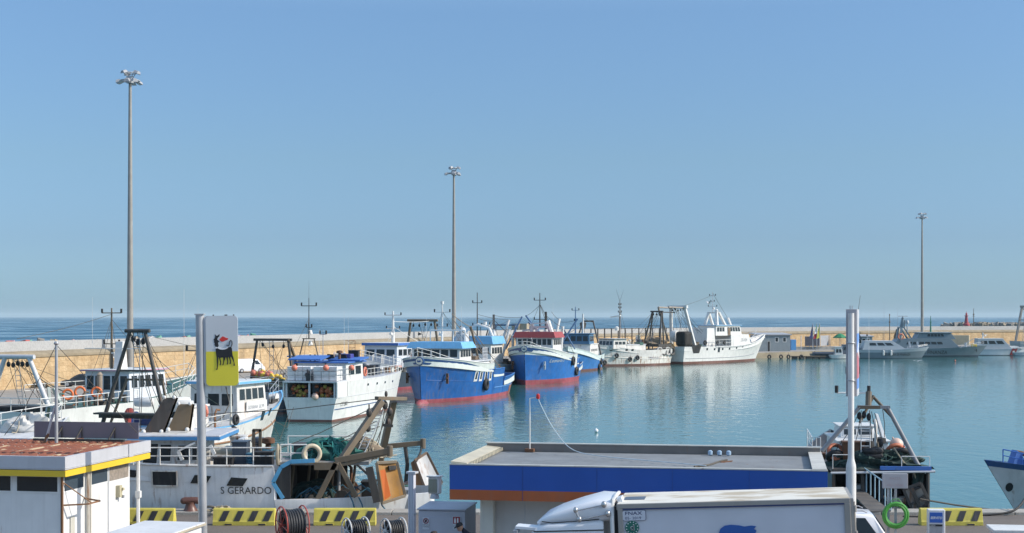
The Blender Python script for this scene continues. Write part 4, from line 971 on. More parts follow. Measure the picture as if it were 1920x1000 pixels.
o_ = MB().box((0, 0, .42), (.85, .6, .5)).box((0, 0, .70), (.95, .7, .07)).box((0, -.31, .42), (.7, .03, .35)).build('storage_bin', paint('dark_bin', (.06, .055, .055), .6, .3), None, bevel=.03); o_.location = b.w((b.aty(567, 855, 0).x, -.6, 3.0)); tag(o_, 'dark lidded storage bin by the curved rail of the lettered trawler', 'bin')
lifering(b.w((b.aty(585, 851, 2.35).x, 2.4, b.aty(585, 851, 2.35).z)), 0, R(15), 'cream life ring on the aft rail of the lettered trawler', .34, paint('cream_ring', (.62, .53, .38), .6, .3))
m = MB()
for i in range(6): m.torus((0, 0, 0), .16 + .02 * (i % 3), .05, (1, .2 * (i - 3) / 3, 0), 16, 6)
o_ = m.build('rope_coil', ROPEL, None, True); o_.scale = (1, 1, 1.9); o_.location = b.w(b.aty(521, 853, 2.5)); tag(o_, 'pale rope coil hung on the rail corner of the lettered trawler', 'rope')
for (x0_, y0_), (x1_, y1_), w_, mt_, lb in (((287, 812), (318, 746), .85, paint('dark_plate', (.075, .06, .05), .6, .3, .3), 'dark slanting steel plate standing on the lettered trawler wheelhouse roof'), ((334, 808), (346, 758), .9, paint('brown_plate', (.20, .14, .08), .6, .3, .2), 'brown flared steel plate standing on the lettered trawler wheelhouse roof')):
    p = b.w(b.aty(x0_, y0_, .4)); q = b.w(b.aty(x1_, y1_, .4)); o = thing('steel_plate', lb, 'steel plate', p, 0); d = q - p
    n_ = .5 if w_ > .87 else .42
    MB().hexa([(-w_ / 2, -.05, 0), (w_ / 2, -.05, 0), (w_ / 2, .05, 0), (-w_ / 2, .05, 0)], [d + V3((-n_ * .5, -.05, 0)), d + V3((n_ * .7, -.05, 0)), d + V3((n_ * .7, .05, 0)), d + V3((-n_ * .5, .05, 0))]).build('plate', mt_, o, bevel=.01)
    for s_ in (-1, 1): MB().sphere((s_ * w_ * .45, -.1, .06), .1, 8).build('white_lug', W, o, True); MB().sphere(d + V3((s_ * n_ * .5, -.05, .02)), .08, 8).build('white_lug', W, o, True); MB().beam((w_ / 2 + .02, 0, 0), d + V3((n_ * .74, 0, 0)), .06, .12).build('edge_bar', BSTEEL, o)
o_ = MB().lathe([(.32, 0), (.36, .1), (.36, .5), (.3, .58)], n=16).build('white_drum', W, None, True); o_.location = b.w((b.aty(349, 800, -.6).x, -.6, 4.27)); tag(o_, 'white drum behind the brown plate on the wheelhouse roof', 'drum')
o_ = MB().lathe([(.28, 0), (.31, .08), (.31, .42), (.26, .5)], n=16).build('white_drum', W, None, True); o_.location = b.w((b.aty(322, 800, -.9).x, -.9, 4.27)); tag(o_, 'white drum between the two steel plates on the wheelhouse roof', 'drum')
fixtures(B1, bp(525, 870).x, bp(300, 870).x, 3.6, 9, 111, 3.0); fixtures(B1, bp(685, 900).x, bp(560, 900).x, 3.6, 9, 112, 1.1); fixtures(B1, bp(760, 900).x, bp(690, 900).x, 3.4, 4, 113, 1.0)
# trawl doors hung at its stern
def trawl_door(corn, label, face, back, rz=0, th=.09, holes=True, ribs=True, rw=.05):
    "corn: four world points, top left first, clockwise"
    c = sum(corn, V3((0, 0, 0))) / 4; o = thing('trawl_door', label, 'trawl door', c, 0); q = [p - c for p in corn]; nr = (q[1] - q[0]).cross(q[3] - q[0]).normalized()
    def at(u, v, d=0): return q[0].lerp(q[1], u).lerp(q[3].lerp(q[2], u), v) - nr * d
    grid = []; N_ = 6
    for i in range(N_ + 1):
        for j in range(N_ + 1): grid.append(at(j / N_, i / N_, -.12 * math.sin(math.pi * j / N_)))
    vs = grid + [g + nr * th for g in grid]; k = (N_ + 1) ** 2; fs = []
    for i in range(N_):
        for j in range(N_):
            a = i * (N_ + 1) + j; fs += [(a, a + 1, a + N_ + 2, a + N_ + 1), (k + a, k + a + N_ + 1, k + a + N_ + 2, k + a + 1)]
    MB().add(vs, fs).build('plate', face, o, True)
    m = MB(); ring = [at(0, 0), at(1, 0), at(1, 1), at(0, 1)]
    for p, q_ in zip(ring, ring[1:] + ring[:1]): m.beam(p, q_, rw, .12)
    m.build('rim', back, o, bevel=.01)
    if ribs: m = MB(); m.beam(at(.42, .05, .03), at(.46, .95, .03), .07, .14).beam(at(.1, .62, .02), at(.9, .62, .02), .06, .1); m.build('rib', back, o)
    if holes: MB().hexa(*[[at(u, v, d) for u, v in ((.55, .10), (.9, .10), (.9, .22), (.55, .22))] for d in (-.06, .02)]).build('slot', DARK, o)
    return o
Bw = lambda px, py, y: b.w(b.aty(px, py, y))
d1 = trawl_door([Bw(706, 868, 2.9), Bw(744, 866, 2.2), Bw(760, 930, 2.3), Bw(716, 944, 3.0)], 'orange and yellow trawl door hanging at the stern of the lettered trawler', paint('ochre_door', (.36, .17, .02), .5, .45, .3, rcol=(.20, .16, .08)), paint('door_rim_grey', (.20, .16, .11), .5, .3, .3), holes=True, ribs=False)
MB().beam(Bw(692, 876, 3.0) - d1.location, Bw(707, 942, 3.0) - d1.location, .16, .3).build('shoe', DSTEEL, d1)
MB().hexa(*[[V3(p) + V3((0, d_, 0)) - d1.location for p in (Bw(713, 882, 2.95), Bw(722, 880, 2.85), Bw(733, 930, 2.9), Bw(721, 938, 2.98))] for d_ in (-.06, -.02)]).build('orange_panel', plain('door_orange', (.62, .14, .02)), d1)
d2 = trawl_door([Bw(777, 864, -1.9), Bw(800, 849, -2.6), Bw(829, 906, -2.6), Bw(796, 914, -1.9)], 'white and rusty brown trawl door hanging beyond the stern of the lettered trawler', paint('door_grey_white', (.52, .52, .52), .5, .25, .35), paint('door_rim_rust', (.14, .09, .06), .6, .3, .3), holes=False, ribs=False)
MB().prism([V3(Bw(px, py, -1.9)) - d2.location for px, py in ((770, 868), (778, 862), (798, 914), (790, 932), (782, 922))], (0, .1, 0)).build('rusty_shoe', RUSTL, d2)
o_ = MB().tube([Bw(756, 912, -2.2), Bw(775, 905, -2.2), Bw(792, 900, -2.1)], .16, 12).build('roller', paint('pink_roller', (.42, .27, .22), .6, .3), None, True); tag(o_, 'pinkish roller bar behind the white trawl door', 'roller')
for q_, r_ in (((b.aty(760, 838, fy), b.aty(764, 870, fy), b.aty(760, 915, fy)), .09), ((b.aty(792, 833, fy), b.aty(788, 850, -2.2), b.aty(780, 866, -2)), .05), ((b.aty(742, 908, -1), b.aty(762, 908, -2)), .03), ((b.aty(670, 872, ny), b.aty(692, 892, 2.8)), .05)): MB().tube(q_, r_, 7).build('hanging_gear', DSTEEL, b.root, True)
# ---------------------------------------------------------------- white blue-trimmed trawler beyond it
b = Boat('white trawler with pale blue trim and nameplate on its wheelhouse, bow pointing away', (-17.3, 106, 0), (-22.9, 87.5, 0), 5.6); B2 = b
b.hull(2.2, 2.3, 3.9, 2.2, [.955], [BROWNA, WR, LBLUE, WR], boot=.15, tr=.85, full=.45, pb=2.6, pw=1.6, fl=1.1, bulw=.12, deck=paint('pale_deck', (.55, .55, .55), .7, .2), sp=1.4)
b.strake(.02, .9, .55, RUSTL, .07, (-1,), off=.02)
L2 = b.L / 2
wx = 1.6; wh = b.house(wx, wx + 4.4, 3.5, 2.35, 4.75, WR, W, rf=.35, rb=.0, over=.35, ws=(4, .56, .86, .06), wb=(3, .42, .74, .06), redge=LBLUE, th=.2)
MB().box((wx + 2.6, -1.82, 3.25), (3.0, .05, .62)).build('nameplate', W, wh); np_ = wh.children[-1]
lettering('GIOVANNA  SB 399', (wx + 1.3, -1.85, 3.05), (1, 0, 0), (0, 0, 1), .34, paint('faded_navy', (.15, .17, .22), .6), wh, sx=.8)
for px, py in ((487, 768), (497, 758), (505.5, 749)):
    p = b.hp(px, py, -1); b.ports([(p.x, p.z)], GL, -1, 'cabin_window', .5 if px < 490 else .34, .62 if px < 490 else .5)
b.railing([(b.L / 2 - 3.6, -1.9, 3.35), (b.L / 2 - .2, -.9, 3.9), (b.L / 2 + .6, .3, 4.0), (b.L / 2 - .6, 1.4, 3.8), (b.L / 2 - 3, 2.2, 3.3)], .9, r=.025, mat=STEEL)
b.railing([(-L2 + 3, -2.6, 2.2), (-L2 + 6, -2.7, 2.2), (wx - 1.5, -2.7, 2.3)], .8, r=.025, mat=WR)
b.gantry(-L2 + 1.4, 4.7, 2.1, 8.35, .4, 1.0, DSTEEL, .13, True, False, 3)
MB().box((-L2 + 1.4, 0, 3.25), (.3, 4.6, .22)).box((-L2 + .9, 0, 3.45), (.8, 4.4, .1)).build('stern_platform', DSTEEL, b.root)
m = MB(); m.lathe([(.55, -.9), (.55, -.8), (.3, -.78), (.3, .78), (.55, .8), (.55, .9)], (-L2 + 3, 0, 2.9), 18, 'y'); m.build('winch_drum', paint('winch_blue', (.02, .05, .18), .5, .3, .2), b.root, True)
m = MB().lathe([(.5, -.08), (.5, .08)], (-L2 + 2.4, .9, 3.2), 18, 'y'); m.build('winch_flange', paint('winch_red', (.3, .05, .04), .5, .3, .2), b.root, True)
b.mast((-.5, 0, 2.3), 5.2, ((4.7, .8),), BSTEEL, .09)
b.whip((.2, 1.4, 4.8), 6.2, .02); b.whip((-.5, 0, 7.4), 2.6, .015)
for q_, r_ in (([(wx - .2, -1, 4.6), (0, -2, 3.6), (-2, -2.6, 2.9), (-4, -2.6, 2.4)], .04), ([(-.5, 0, 7.2), (4.5, -1, 4.9)], .015), ([(-.5, 0, 7.2), (-L2 + 1.8, 0, 8.2)], .015), ([(b.L / 2 - 1, -2.45, 2.9), (b.L / 2 - 3, -2.9, 1.6), (b.L / 2 - 5, -2.9, 2.2)], .02), ([(b.L / 2 - 2, -2.6, 2.6), (b.L / 2 - 4, -2.85, .9), (b.L / 2 - 5.5, -2.9, 2.2)], .02)): MB().tube(q_, r_, 5).build('running_wire', ROPE, b.root)
b.house(-3.2, -1.2, 2.4, 2.2, 3.5, WR, W, rf=.1, over=.1, name='companionway', wb=(1, .3, .8, .2))
for i, (px, py) in enumerate(((436, 787), (436, 810))): p = b.aty(px, py, -2.75); tyre(b.w((p.x, -(b.surf(p.x, p.z) + .14), p.z)), b.rz, ('upper' if not i else 'lower') + ' of two dark fenders on the side of the blue trimmed white trawler', .75)
b.whip((-1, -2.6, 2.3), 3.6, .09, CREAM, name='exhaust_pipe')
lifering(b.w((-2.2, -1.3, 3.2)), 0, b.rz + R(60), 'red life ring on the companionway behind the sign pole', .42)
for i, (x, y, z) in enumerate(((-L2 + 4.5, -1.6, 2.8), (-L2 + 4.9, 1.4, 2.9), (-L2 + 5.9, -.6, 2.9))):
    o_ = MB().lathe([(.02, -.62), (.26, -.56), (.30, -.3), (.30, .3), (.26, .56), (.02, .62)], (0, 0, 0), 14, 'x').bar((-.3, 0, 0), (-.3, 0, .31), .03).build('life_raft_canister', W, None, True); o_.location = b.w((x, y, z + 1)); o_.rotation_euler = (0, 0, R((10, -8, 30)[i])); tag(o_, ('lower white life raft canister by the winch', 'farther white life raft canister behind the dark gantry', 'white life raft canister nearest the companionway')[i], 'life raft', 'life raft canisters')
fixtures(B2, -L2 + 1, -L2 + 8, 4.4, 16, 21); fixtures(B2, wx + 5, B2.L / 2 - 1, 2, 4, 22, 3.0); tackle(B2, [(-L2 + 1.8, .5, 8.2), (-L2 + 1.8, -.5, 8.2), (-.5, 0, 7.2)], -L2 + 1, 4, 4.6, 2.6, 9, 23)
m = MB().beam((-L2 + 2, -2.2, 2.2), (-L2 + 2.6, -1.2, 5.4), .12, .12).beam((-L2 + 2, 2.2, 2.2), (-L2 + 2.6, 1.2, 5.4), .12, .12).beam((-L2 + 2.6, -1.3, 5.4), (-L2 + 2.6, 1.3, 5.4), .12, .12); m.build('hoist_frame', BSTEEL, B2.root)
# ---------------------------------------------------------------- white trawler with green deck and life rings
b = Boat('white trawler with a green deck, railings and a wide windowed wheelhouse at the left', (-28.4, 130, 0), (-36.1, 107, 0), 6.2); B3 = b
b.hull(2.4, 2.5, 4.2, 2.2, [.85], [BROWNA, W, W], boot=.2, tr=.85, full=.45, pb=2.5, pw=1.7, bulw=.1, deck=GREEN, sp=1.6)
L3 = b.L / 2
wh = b.house(.2, 5.8, 4.2, 2.5, 4.85, paint('wheelhouse_pale', (.62, .64, .68), .45, .1), W, rf=.4, over=.3, wb=(5, .38, .85, .03), ws=(5, .45, .85, .04), redge=paint('pink_trim', (.5, .25, .35), .5))
b.mast((2.2, .9, 5.0), 4.9, ((4.5, .9), (2.0, .7)), BSTEEL, .12, 0, ((.9, 1.6, .3),)); b.house(1.6, 2.6, .7, 5.0, 7.2, W, None, name='mast_base', rf=.3, rb=.3)
b.railing([(2.2 - 1.2, 2.6, 6.6), (2.2 - 1.2, -2.6, 6.6)], .05, mid=False, r=.04, name='yard')
b.whip((1.6, 2.3, 6.6), 4.2, .02); b.wires([((2.2, .9, 9.0), (5, 2, 5)), ((2.2, .9, 9.0), (1, -2.6, 6.6)), ((2.2, .9, 9.4), (-L3 + 1, 0, 7.6))])
pts = [(-L3 + .4, 2.6, 2.4), (-L3 + .2, -2.6, 2.4), (-L3 + 4, -2.9, 2.4), (-L3 + 8, -3.0, 2.45), (-L3 + 12, -3.0, 2.5)]
b.railing(pts, .95, r=.035); b.railing([(-L3 + 4, 1.6, 3.2), (-L3 + 8, 1.8, 3.2), (-.1, 1.8, 3.2)], .9, r=.03)
b.railing([(5.2, -2.9, 2.75), (8, -2.6, 3.1), (11, -1.6, 3.8), (12.6, 0, 4.2), (11, 1.6, 3.8)], .95, r=.03)
b.gantry(-L3 + 1.2, 5.4, 2.4, 6.3, -.2, 2.0, LGREY, .19, False, False, 5)
m = MB().bar((-2.6, -1.2, 2.5), (-2.6, -1.2, 4.7), .22, n=12).lathe([(.26, 0), (.1, .2)], (-2.6, -1.2, 4.7), 12); m.build('funnel', paint('funnel_brown', (.3, .24, .18), .6, .3, .4), b.root, True)
for i in range(9): MB().bar((-L3 + 5 + .8 * i, -1.2 - .5 * (i % 3), 2.5), (-L3 + 5 + .8 * i, -1.2 - .5 * (i % 3), 3.1 + .25 * (i % 2)), .07 + .05 * (i % 3), n=8).build('deck_fitting', DSTEEL, b.root)
MB().beam((-L3 + 2.5, -1.6, 4.0), (-L3 + 1.2, -2.9, .9), .2, .3).beam((-L3 + 2.7, -1.9, 4.0), (-L3 + 3.3, -3.0, .9), .2, .3).build('stern_strut', paint('strut_green_grey', (.40, .44, .40), .5, .25, .2), b.root)
for i, (px, py) in enumerate(((127, 740), (150, 735), (181, 736))): p = b.atx(px, py, -L3 + 6.5 + i * 1.1); lifering(b.w(p), 0, R(12), ('leftmost', 'middle', 'rightmost')[i] + ' of three orange life rings on the green deck rail', .36, ORANGE, 'orange life rings on the green deck')
fixtures(B3, -L3 + 2, -.5, 5, 18, 31); fixtures(B3, 6, L3, 3, 5, 32, 3.0); tackle(B3, [(-L3 + 1, .5, 6.2), (-L3 + 1, -.5, 6.2), (2.2, .9, 9)], -L3 + 1, 5, 5.4, 2.8, 10, 33)
MB().box((-L3 + 2.4, -.4, 2.0), (3.2, 4.6, 1.4)).build('fish_hold_coaming', DARK, B3.root, bevel=.1)
d3 = trawl_door([P(88, 762, 104), P(112, 764, 103.4), P(104, 800, 103.4), P(82, 800, 104)], 'greenish grey trawl door hanging at the stern of the green decked trawler', paint('olive_door', (.22, .22, .12), .6, .4, .2), paint('door_rim_pale', (.42, .46, .47), .5, .2, .2))
# ---------------------------------------------------------------- white bow at the far left
b = Boat('white boat bow with two small windows and a bow rail at the left edge', (-26.0, 84, 0), (-31.5, 71, 0), 4.6)
b.hull(2.3, 2.5, 3.5, 1.6, [.6], [BROWNA, W, W], boot=.15, full=.45, pb=2.4, pw=1.6, bulw=.1, deck=paint('pale_deck2', (.6, .6, .6), .7, .2), sp=1.6)
for px, py in ((3, 808), (25, 798)): p = b.hp(px, py, -1); b.ports([(p.x, p.z)], paint('port_brown', (.12, .09, .08), .3), -1, 'cabin_window', .42, .36)
b.railing([(b.L / 2 - 6, 1.9, 2.6), (b.L / 2 - 2, 1.7, 3.0), (b.L / 2 + 1.0, 0, 3.4), (b.L / 2 - 2, -1.7, 3.0)], .85, r=.03)
o_ = netheap('covered_heap', (0, 0, 0), (2.6, 1.8, .8), paint('white_tarpaulin', (.6, .58, .54), .8, .25), None, 8, 10, ROPEL); o_.location = b.w((b.L / 2 - 1.5, .2, 2.85)); tag(o_, 'white tarpaulin covered heap on the bow deck at the left edge', 'tarpaulin')
b.mast((b.L / 2 - 4, .5, 2.6), 1.4, (), W, .07); 
# ---------------------------------------------------------------- dark trawler between the white ones
b = Boat('black hulled trawler with a dark gantry between the two white trawlers', (-18.6, 160, 0), (-23.3, 141, 0), 5.2); B20 = b
b.hull(2.6, 2.6, 4.0, 1.6, [.8], [BROWNA, NAVYD, NAVYD], boot=.2, bulw=.5, deck=paint('dark_deck', (.09, .085, .08), .8, .3), sp=1.6)
L20 = b.L / 2
b.house(1, 5.5, 3.6, 2.6, 5.1, paint('dull_wheelhouse', (.40, .40, .40), .5, .2), MC['dull_wheelhouse'], wb=(3, .4, .8, .06), ws=(3, .4, .8, .06), over=.4, redge=MBLUE)
b.gantry(-L20 + 1.5, 4.4, 2.6, 7.0, .3, 3.2, DSTEEL, .14, False, False, 3)
b.mast((1.8, .2, 6.9), 4.2, ((3.4, .8), (1.2, .3)), DSTEEL, .07, 0, ((.5, 1.2, .2), (-.6, 1.4, .5))); m = MB()
for sg in (1, -1): m.bar((1.8, .2 + 1.0 * sg, 5.2), (1.8, .2 + .55 * sg, 6.95), .07)
m.bar((1.8, -.5, 6.95), (1.8, .9, 6.95), .05); m.build('mast_arch', BSTEEL, b.root); b.whip((1.8, .2, 10.9), 2.0, .015, DSTEEL)
m = MB().beam((-L20 + 1.6, -1.7, 7.0), (-L20 + 4.8, -1.9, 3.1), .16, .2).beam((-L20 + 1.9, -1.5, 7.0), (-L20 + 5.2, -1.6, 3.1), .12, .12).bar((-L20 + 1.5, -2.2, 2.6), (-L20 + .3, -2.2, -.4), .12); m.build('boom', BSTEEL, b.root)
b.railing([(-L20 + .3, 2.1, 2.6), (-L20 + .1, -2.1, 2.6)], .9, r=.025, mat=STEEL)
fixtures(B20, -L20 + 4, 1, 4, 10, 41); fixtures(B20, 5.5, L20, 3, 4, 42); tackle(B20, [(-L20 + 1.8, 1.4, 7), (-L20 + 1.8, -1.4, 7), (1.8, .2, 9)], -L20 + 1, 6, 4.6, 2.8, 8, 43)
rr = random.Random(4); FM = [ORANGE, REDO, YELLOW, YELLOW, ORANGE, PINK]
for i in range(34):
    f = i / 34; mt_ = FM[rr.randrange(4)] if f < .55 else (YELLOW if rr.random() < .8 else PINK); r_ = rr.uniform(.28, .42) if f < .55 else rr.uniform(.2, .28)
    px = 474 + 62 * f + rr.uniform(-3, 3); py = 699 + 12 * f + rr.uniform(-4, 5); Y = 143 + rr.uniform(-.5, 3)
    cn_ = {'orange_plastic': 'orange', 'coral_float_plastic': 'coral', 'yellow_plastic': 'yellow', 'pale_float_plastic': 'pale'}[mt_.name]
    floatball(P(px, py, Y), r_, mt_, cn_ + ' net float in the heap on the black trawler stern', 'net floats heaped on the black trawler')
o_ = netheap('net_pile', (0, 0, 0), (4.6, 2.6, .9), NETD, None, 31, 40, ROPE); o_.location = b.w((-L20 + 1.8, 0, 2.15)); tag(o_, 'dark net heap under the coloured floats on the black trawler stern', 'fishing net')
# ---------------------------------------------------------------- white trawler with the float filled stern
b = Boat('white trawler lettered CT 2885 with floats stacked in its open stern', (-12.3, 157.5, 0), (-17.6, 130.2, 0), 5.4); B5 = b
b.hull(2.15, 2.2, 2.7, 1.2, [.6], [BROWNA, W, W], boot=.22, tr=.9, full=.45, pb=2.8, pw=2.0, bulw=.1, sr=.1, steps=((.10, 1, 1.3),), deck=LGREY, sp=2)
L5 = b.L / 2; xs_ = -L5 + .1 * (b.L + 1.2)
for sg in (1, -1): MB().box(((-L5 + xs_) / 2, sg * 2.43, 2.83), (xs_ + L5 + .1, .12, 1.36)).build('stern_side_panel', W, b.root)
MB().box((-L5 + 1.5, 0, 3.5), (3.3, 4.95, .14)).build('shelter_deck', LGREY, b.root)
m = MB()
for y in (-2.2, 2.2, .1): m.box((-L5 + .1, y, 2.8), (.1, .16, 1.34))
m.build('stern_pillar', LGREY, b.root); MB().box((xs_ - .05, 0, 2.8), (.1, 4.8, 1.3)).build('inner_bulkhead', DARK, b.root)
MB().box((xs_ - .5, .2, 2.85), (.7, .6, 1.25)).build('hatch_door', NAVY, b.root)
b.strake(.005, .62, .30, NAVYB, .045, (-1,), absz=1.1); b.strake(.0, .95, 1, LGREY, .03, (-1,), absz=2.1)
for px, py in ((690, 721), (707, 719), (722, 717), (736, 715), (749, 713)): p = b.hp(px, py, -1); b.ports([(p.x, p.z)], GL, -1, 'porthole', .42, .2)
p = b.hp(637, 762, -1); b.write('CT 2885', p.x, p.z, .5, paint('grey_lettering', (.12, .13, .13), .6), -1, sx=1.15)
x_ = b.pt(.93, 2.6)[0]; b.write('Nuova Aurora', x_ - 2.2, 2.75, .34, paint('pale_lettering', (.35, .38, .42), .6), -1, ital=.25)
for sg, (a0, a1), lb in ((1, (-.35, 2.3), 'left'), (-1, (-2.3, -.35), 'right')):
    b.house(xs_ + .3, xs_ + 5.5, a1 - a0, 3.4, 5.05, W, MBLUE, over=.3, y0=(a0 + a1) / 2, name='deckhouse', rf=.1, wb=(1, .35, .85, .15), ws=(2, .35, .8, .1), th=.12)
m = MB()
for (x, y, z), d in (((-L5 + 4.2, 1.5, 5.3), .26), ((-L5 + 6.4, -1.5, 5.2), .2)):
    m.hexa([(x - 1.4, y - 1.5, z), (x + 1.4, y - 1.5, z + d), (x + 1.4, y + 1.5, z + d), (x - 1.4, y + 1.5, z)], [(x - 1.4, y - 1.5, z + .12), (x + 1.4, y - 1.5, z + .12 + d), (x + 1.4, y + 1.5, z + .12 + d), (x - 1.4, y + 1.5, z + .12)])
m.build('awning', MBLUE, b.root)
b.railing([(-L5 + .1, 2.3, 3.57), (-L5 + .1, -2.3, 3.57), (-L5 + 4, -2.4, 3.57)], 1.0, r=.022, mat=STEEL)
b.railing([(xs_ + 6, -2.55, 3.45), (4, -2.6, 3.5), (9, -2.1, 3.7), (13, -.9, 3.95), (14.4, 0, 4.0)], .9, r=.025)
for sg, lb, n_ in ((1, 'left', 0), (-1, 'right', 1)):
    y0 = .75 * sg + .1; o = thing('box_stack', lb + ' stack of white foam boxes in a wire cage on the CT 2885 deck', 'boxes', b.w((-L5 + 1.3, 1.2 * sg, 3.57)), b.rz)
    for i in range(3):
        for j in range(3): MB().box((0, (j - 1) * .72, .22 + .42 * i), (1.6, .69, .39)).build('foam_box', plain('foam_white', (.80, .80, .80)), o, bevel=.03)
    m = MB()
    for z in (.3, .6, .9, 1.2): m.bar((-.85, -1.08, z), (-.85, 1.08, z), .012, n=4); m.bar((-.85, -1.08, z), (.85, -1.08, z), .012, n=4)
    for y in (-1.08, -.36, .36, 1.08): m.bar((-.85, y, 0), (-.85, y, 1.3), .015, n=4)
    for x in (-.2, .4, .85): m.bar((x, -1.08, 0), (x, -1.08, 1.3), .015, n=4)
    m.build('wire_cage', STEEL, o)
o_ = MB().box((0, 0, .3), (.6, .55, .6)).tube([(-.1, -.2, .6), (-.2, 0, .95), (-.05, .25, .6)], .09, 8).sphere((-.25, .1, .5), .22, 8).build('outboard_engine', paint('engine_black', (.03, .03, .035), .4, .2), None, True); o_.location = b.w((-L5 + .35, .15, 3.6)); tag(o_, 'black outboard engine between the two white box stacks', 'engine')
for i, (px, py, r_) in enumerate(((552, 690, .27), (611, 690, .27), (659, 690, .26), (591, 744, .3))):
    p = b.atx(px, py, -L5 - .15); floatball(b.w(p), r_, REDO if i < 3 else PINK, ('leftmost coral float hanging above the CT 2885 stern', 'middle coral float hanging above the CT 2885 stern', 'rightmost coral float hanging above the CT 2885 stern', 'single pale float hanging on the CT 2885 transom')[i], 'floats hung at the CT 2885 stern')
OF2 = [paint('dull_orange_float', (.38, .10, .03), .6, .3), paint('dull_olive_float', (.34, .25, .04), .6, .3)]
for i in range(46):
    lf = i % 2; k = i // 2; y = (lerp(.45, 1.9, rr.random()) if lf else lerp(-1.95, -.25, rr.random())); z = 2.25 + .2 * (k % 5) + rr.uniform(0, .06)
    mt_ = OF2[0] if rr.random() < .62 else OF2[1]
    floatball(b.w((-L5 + .5 + .18 * rr.random(), y, z)), rr.uniform(.14, .2), mt_, ('orange' if mt_ is OF2[0] else 'olive yellow') + ' net float stacked in the ' + ('left' if lf else 'right') + ' bay of the CT 2885 open stern', 'net floats in the CT 2885 stern')
lifering(b.w((xs_ + 5.9, -2.35, 4.1)), 0, b.rz, 'orange and white life ring on the right side of the CT 2885 deckhouse', .36)
m = MB()
for i in range(4): m.box((6.5 + i * 1.1, -1.2, 3.85), (.7, .6, .5), mi=i % 2)
m.build('deck_box', [RUSTL, CREAM], b.root); MB().box((11, -.9, 4.0), (2.6, .5, .2)).build('orange_fender', ORANGE, b.root, bevel=.05)
fixtures(B5, xs_ + 6, L5 - 1, 3.4, 12, 51, 3.5); fixtures(B5, xs_ + .6, xs_ + 5, 3.6, 5, 52, 5.15)
MB().box((-L5 + 6.6, -1.2, 5.5), (1.0, 1.2, .6)).build('roof_box', paint('violet_box', (.05, .05, .25), .5), B5.root, bevel=.05)
m = MB()
for k_, y in ((0, .4), (1, -.8)):
    m.prism([(-L5 + 6, y, 5.8), (-L5 + 6, y - .55, 5.75), (-L5 + 6, y - .75, 5.2), (-L5 + 6, y + .1, 5.3)], (.1, 0, 0))
m.build('black_flag_bundle', BLACK, b.root)
for x, y, h in ((-L5 + 7, -.9, 4.5), (-L5 + 7.6, -1.1, 4.0), (-L5 + 5.2, .9, 2.9)): b.whip((x, y, 5.2), h, .022)
b.mast((-L5 + 6, .8, 5.0), 3.0, ((2.6, .3),), STEEL, .05)
# ---------------------------------------------------------------- white and blue trawler behind, with the brown gantry
b = Boat('blue roofed white trawler with a high brown stern gantry behind the CT 2885', (-18.4, 180, 0), (-11.4, 199.5, 0), 6)
b.hull(2.6, 2.7, 4.4, 1.8, [.75], [ANTI, NAVYD, paint('dull_hull_grey', (.34, .37, .42), .5, .2), W], boot=.4, bulw=.6, sp=1.8)
wh = b.house(-2, 4.5, 4.6, 2.6, 5.6, paint('wheelhouse_grey_white', (.60, .62, .66), .45, .1), W, rf=.3, over=.3, wf=(3, .58, .84, .04), ws=(4, .58, .84, .05), redge=MBLUE, th=.35)
b.mast((1.2, .3, 5.9), 4.0, ((3.5, 1.1), (1.8, .9)), W, .24, 0, ((1.0, 1.6, .4),), top=.45)
b.gantry(-b.L / 2 + 1.2, 5.2, 2.6, 8.7, .2, 3.4, BSTEEL, .19, False, False, 4); b.wires([((1.2, .3, 8), (-3, 2.4, 5.8)), ((1.2, .3, 8.6), (-9, 1, 8.6)), ((1.2, .3, 7.6), (-2.5, -2.2, 5.8))], .03, .1, W)
b.railing([(4.6, 2.7, 2.95), (8, 2.2, 3.6), (11, .6, 4.3), (11, -.6, 4.3), (8, -2.2, 3.6), (4.6, -2.7, 2.95)], .9, r=.03)
for i in range(2): lifering(b.w((-.3 - .9 * i, 2.45, 4.1)), 0, b.rz, ('front' if not i else 'rear') + ' orange life ring on the side of the blue edged wheelhouse', .38, ORANGE, 'life rings on the blue edged wheelhouse')
m = MB().tube([(5.4, .6, 3), (5.3, .6, 4.4), (5.0, .6, 4.5), (4.9, .6, 3)], .09, 8).tube([(5.4, -.6, 3), (5.3, -.6, 4.4), (5.0, -.6, 4.5), (4.9, -.6, 3)], .09, 8); m.build('vent_pipe', W, b.root, True)
o_ = MB().bar((0, 0, 0), (0, 0, 1.3), .02).prism([(0, 0, 1.3), (.55, 0, 1.05), (0, 0, .85)], (0, .03, 0)).build('black_pennant', BLACK, None); o_.location = b.w((-4, 1.5, 5.9)); tag(o_, 'small black pennant on a stick beside the blue edged wheelhouse', 'flag')
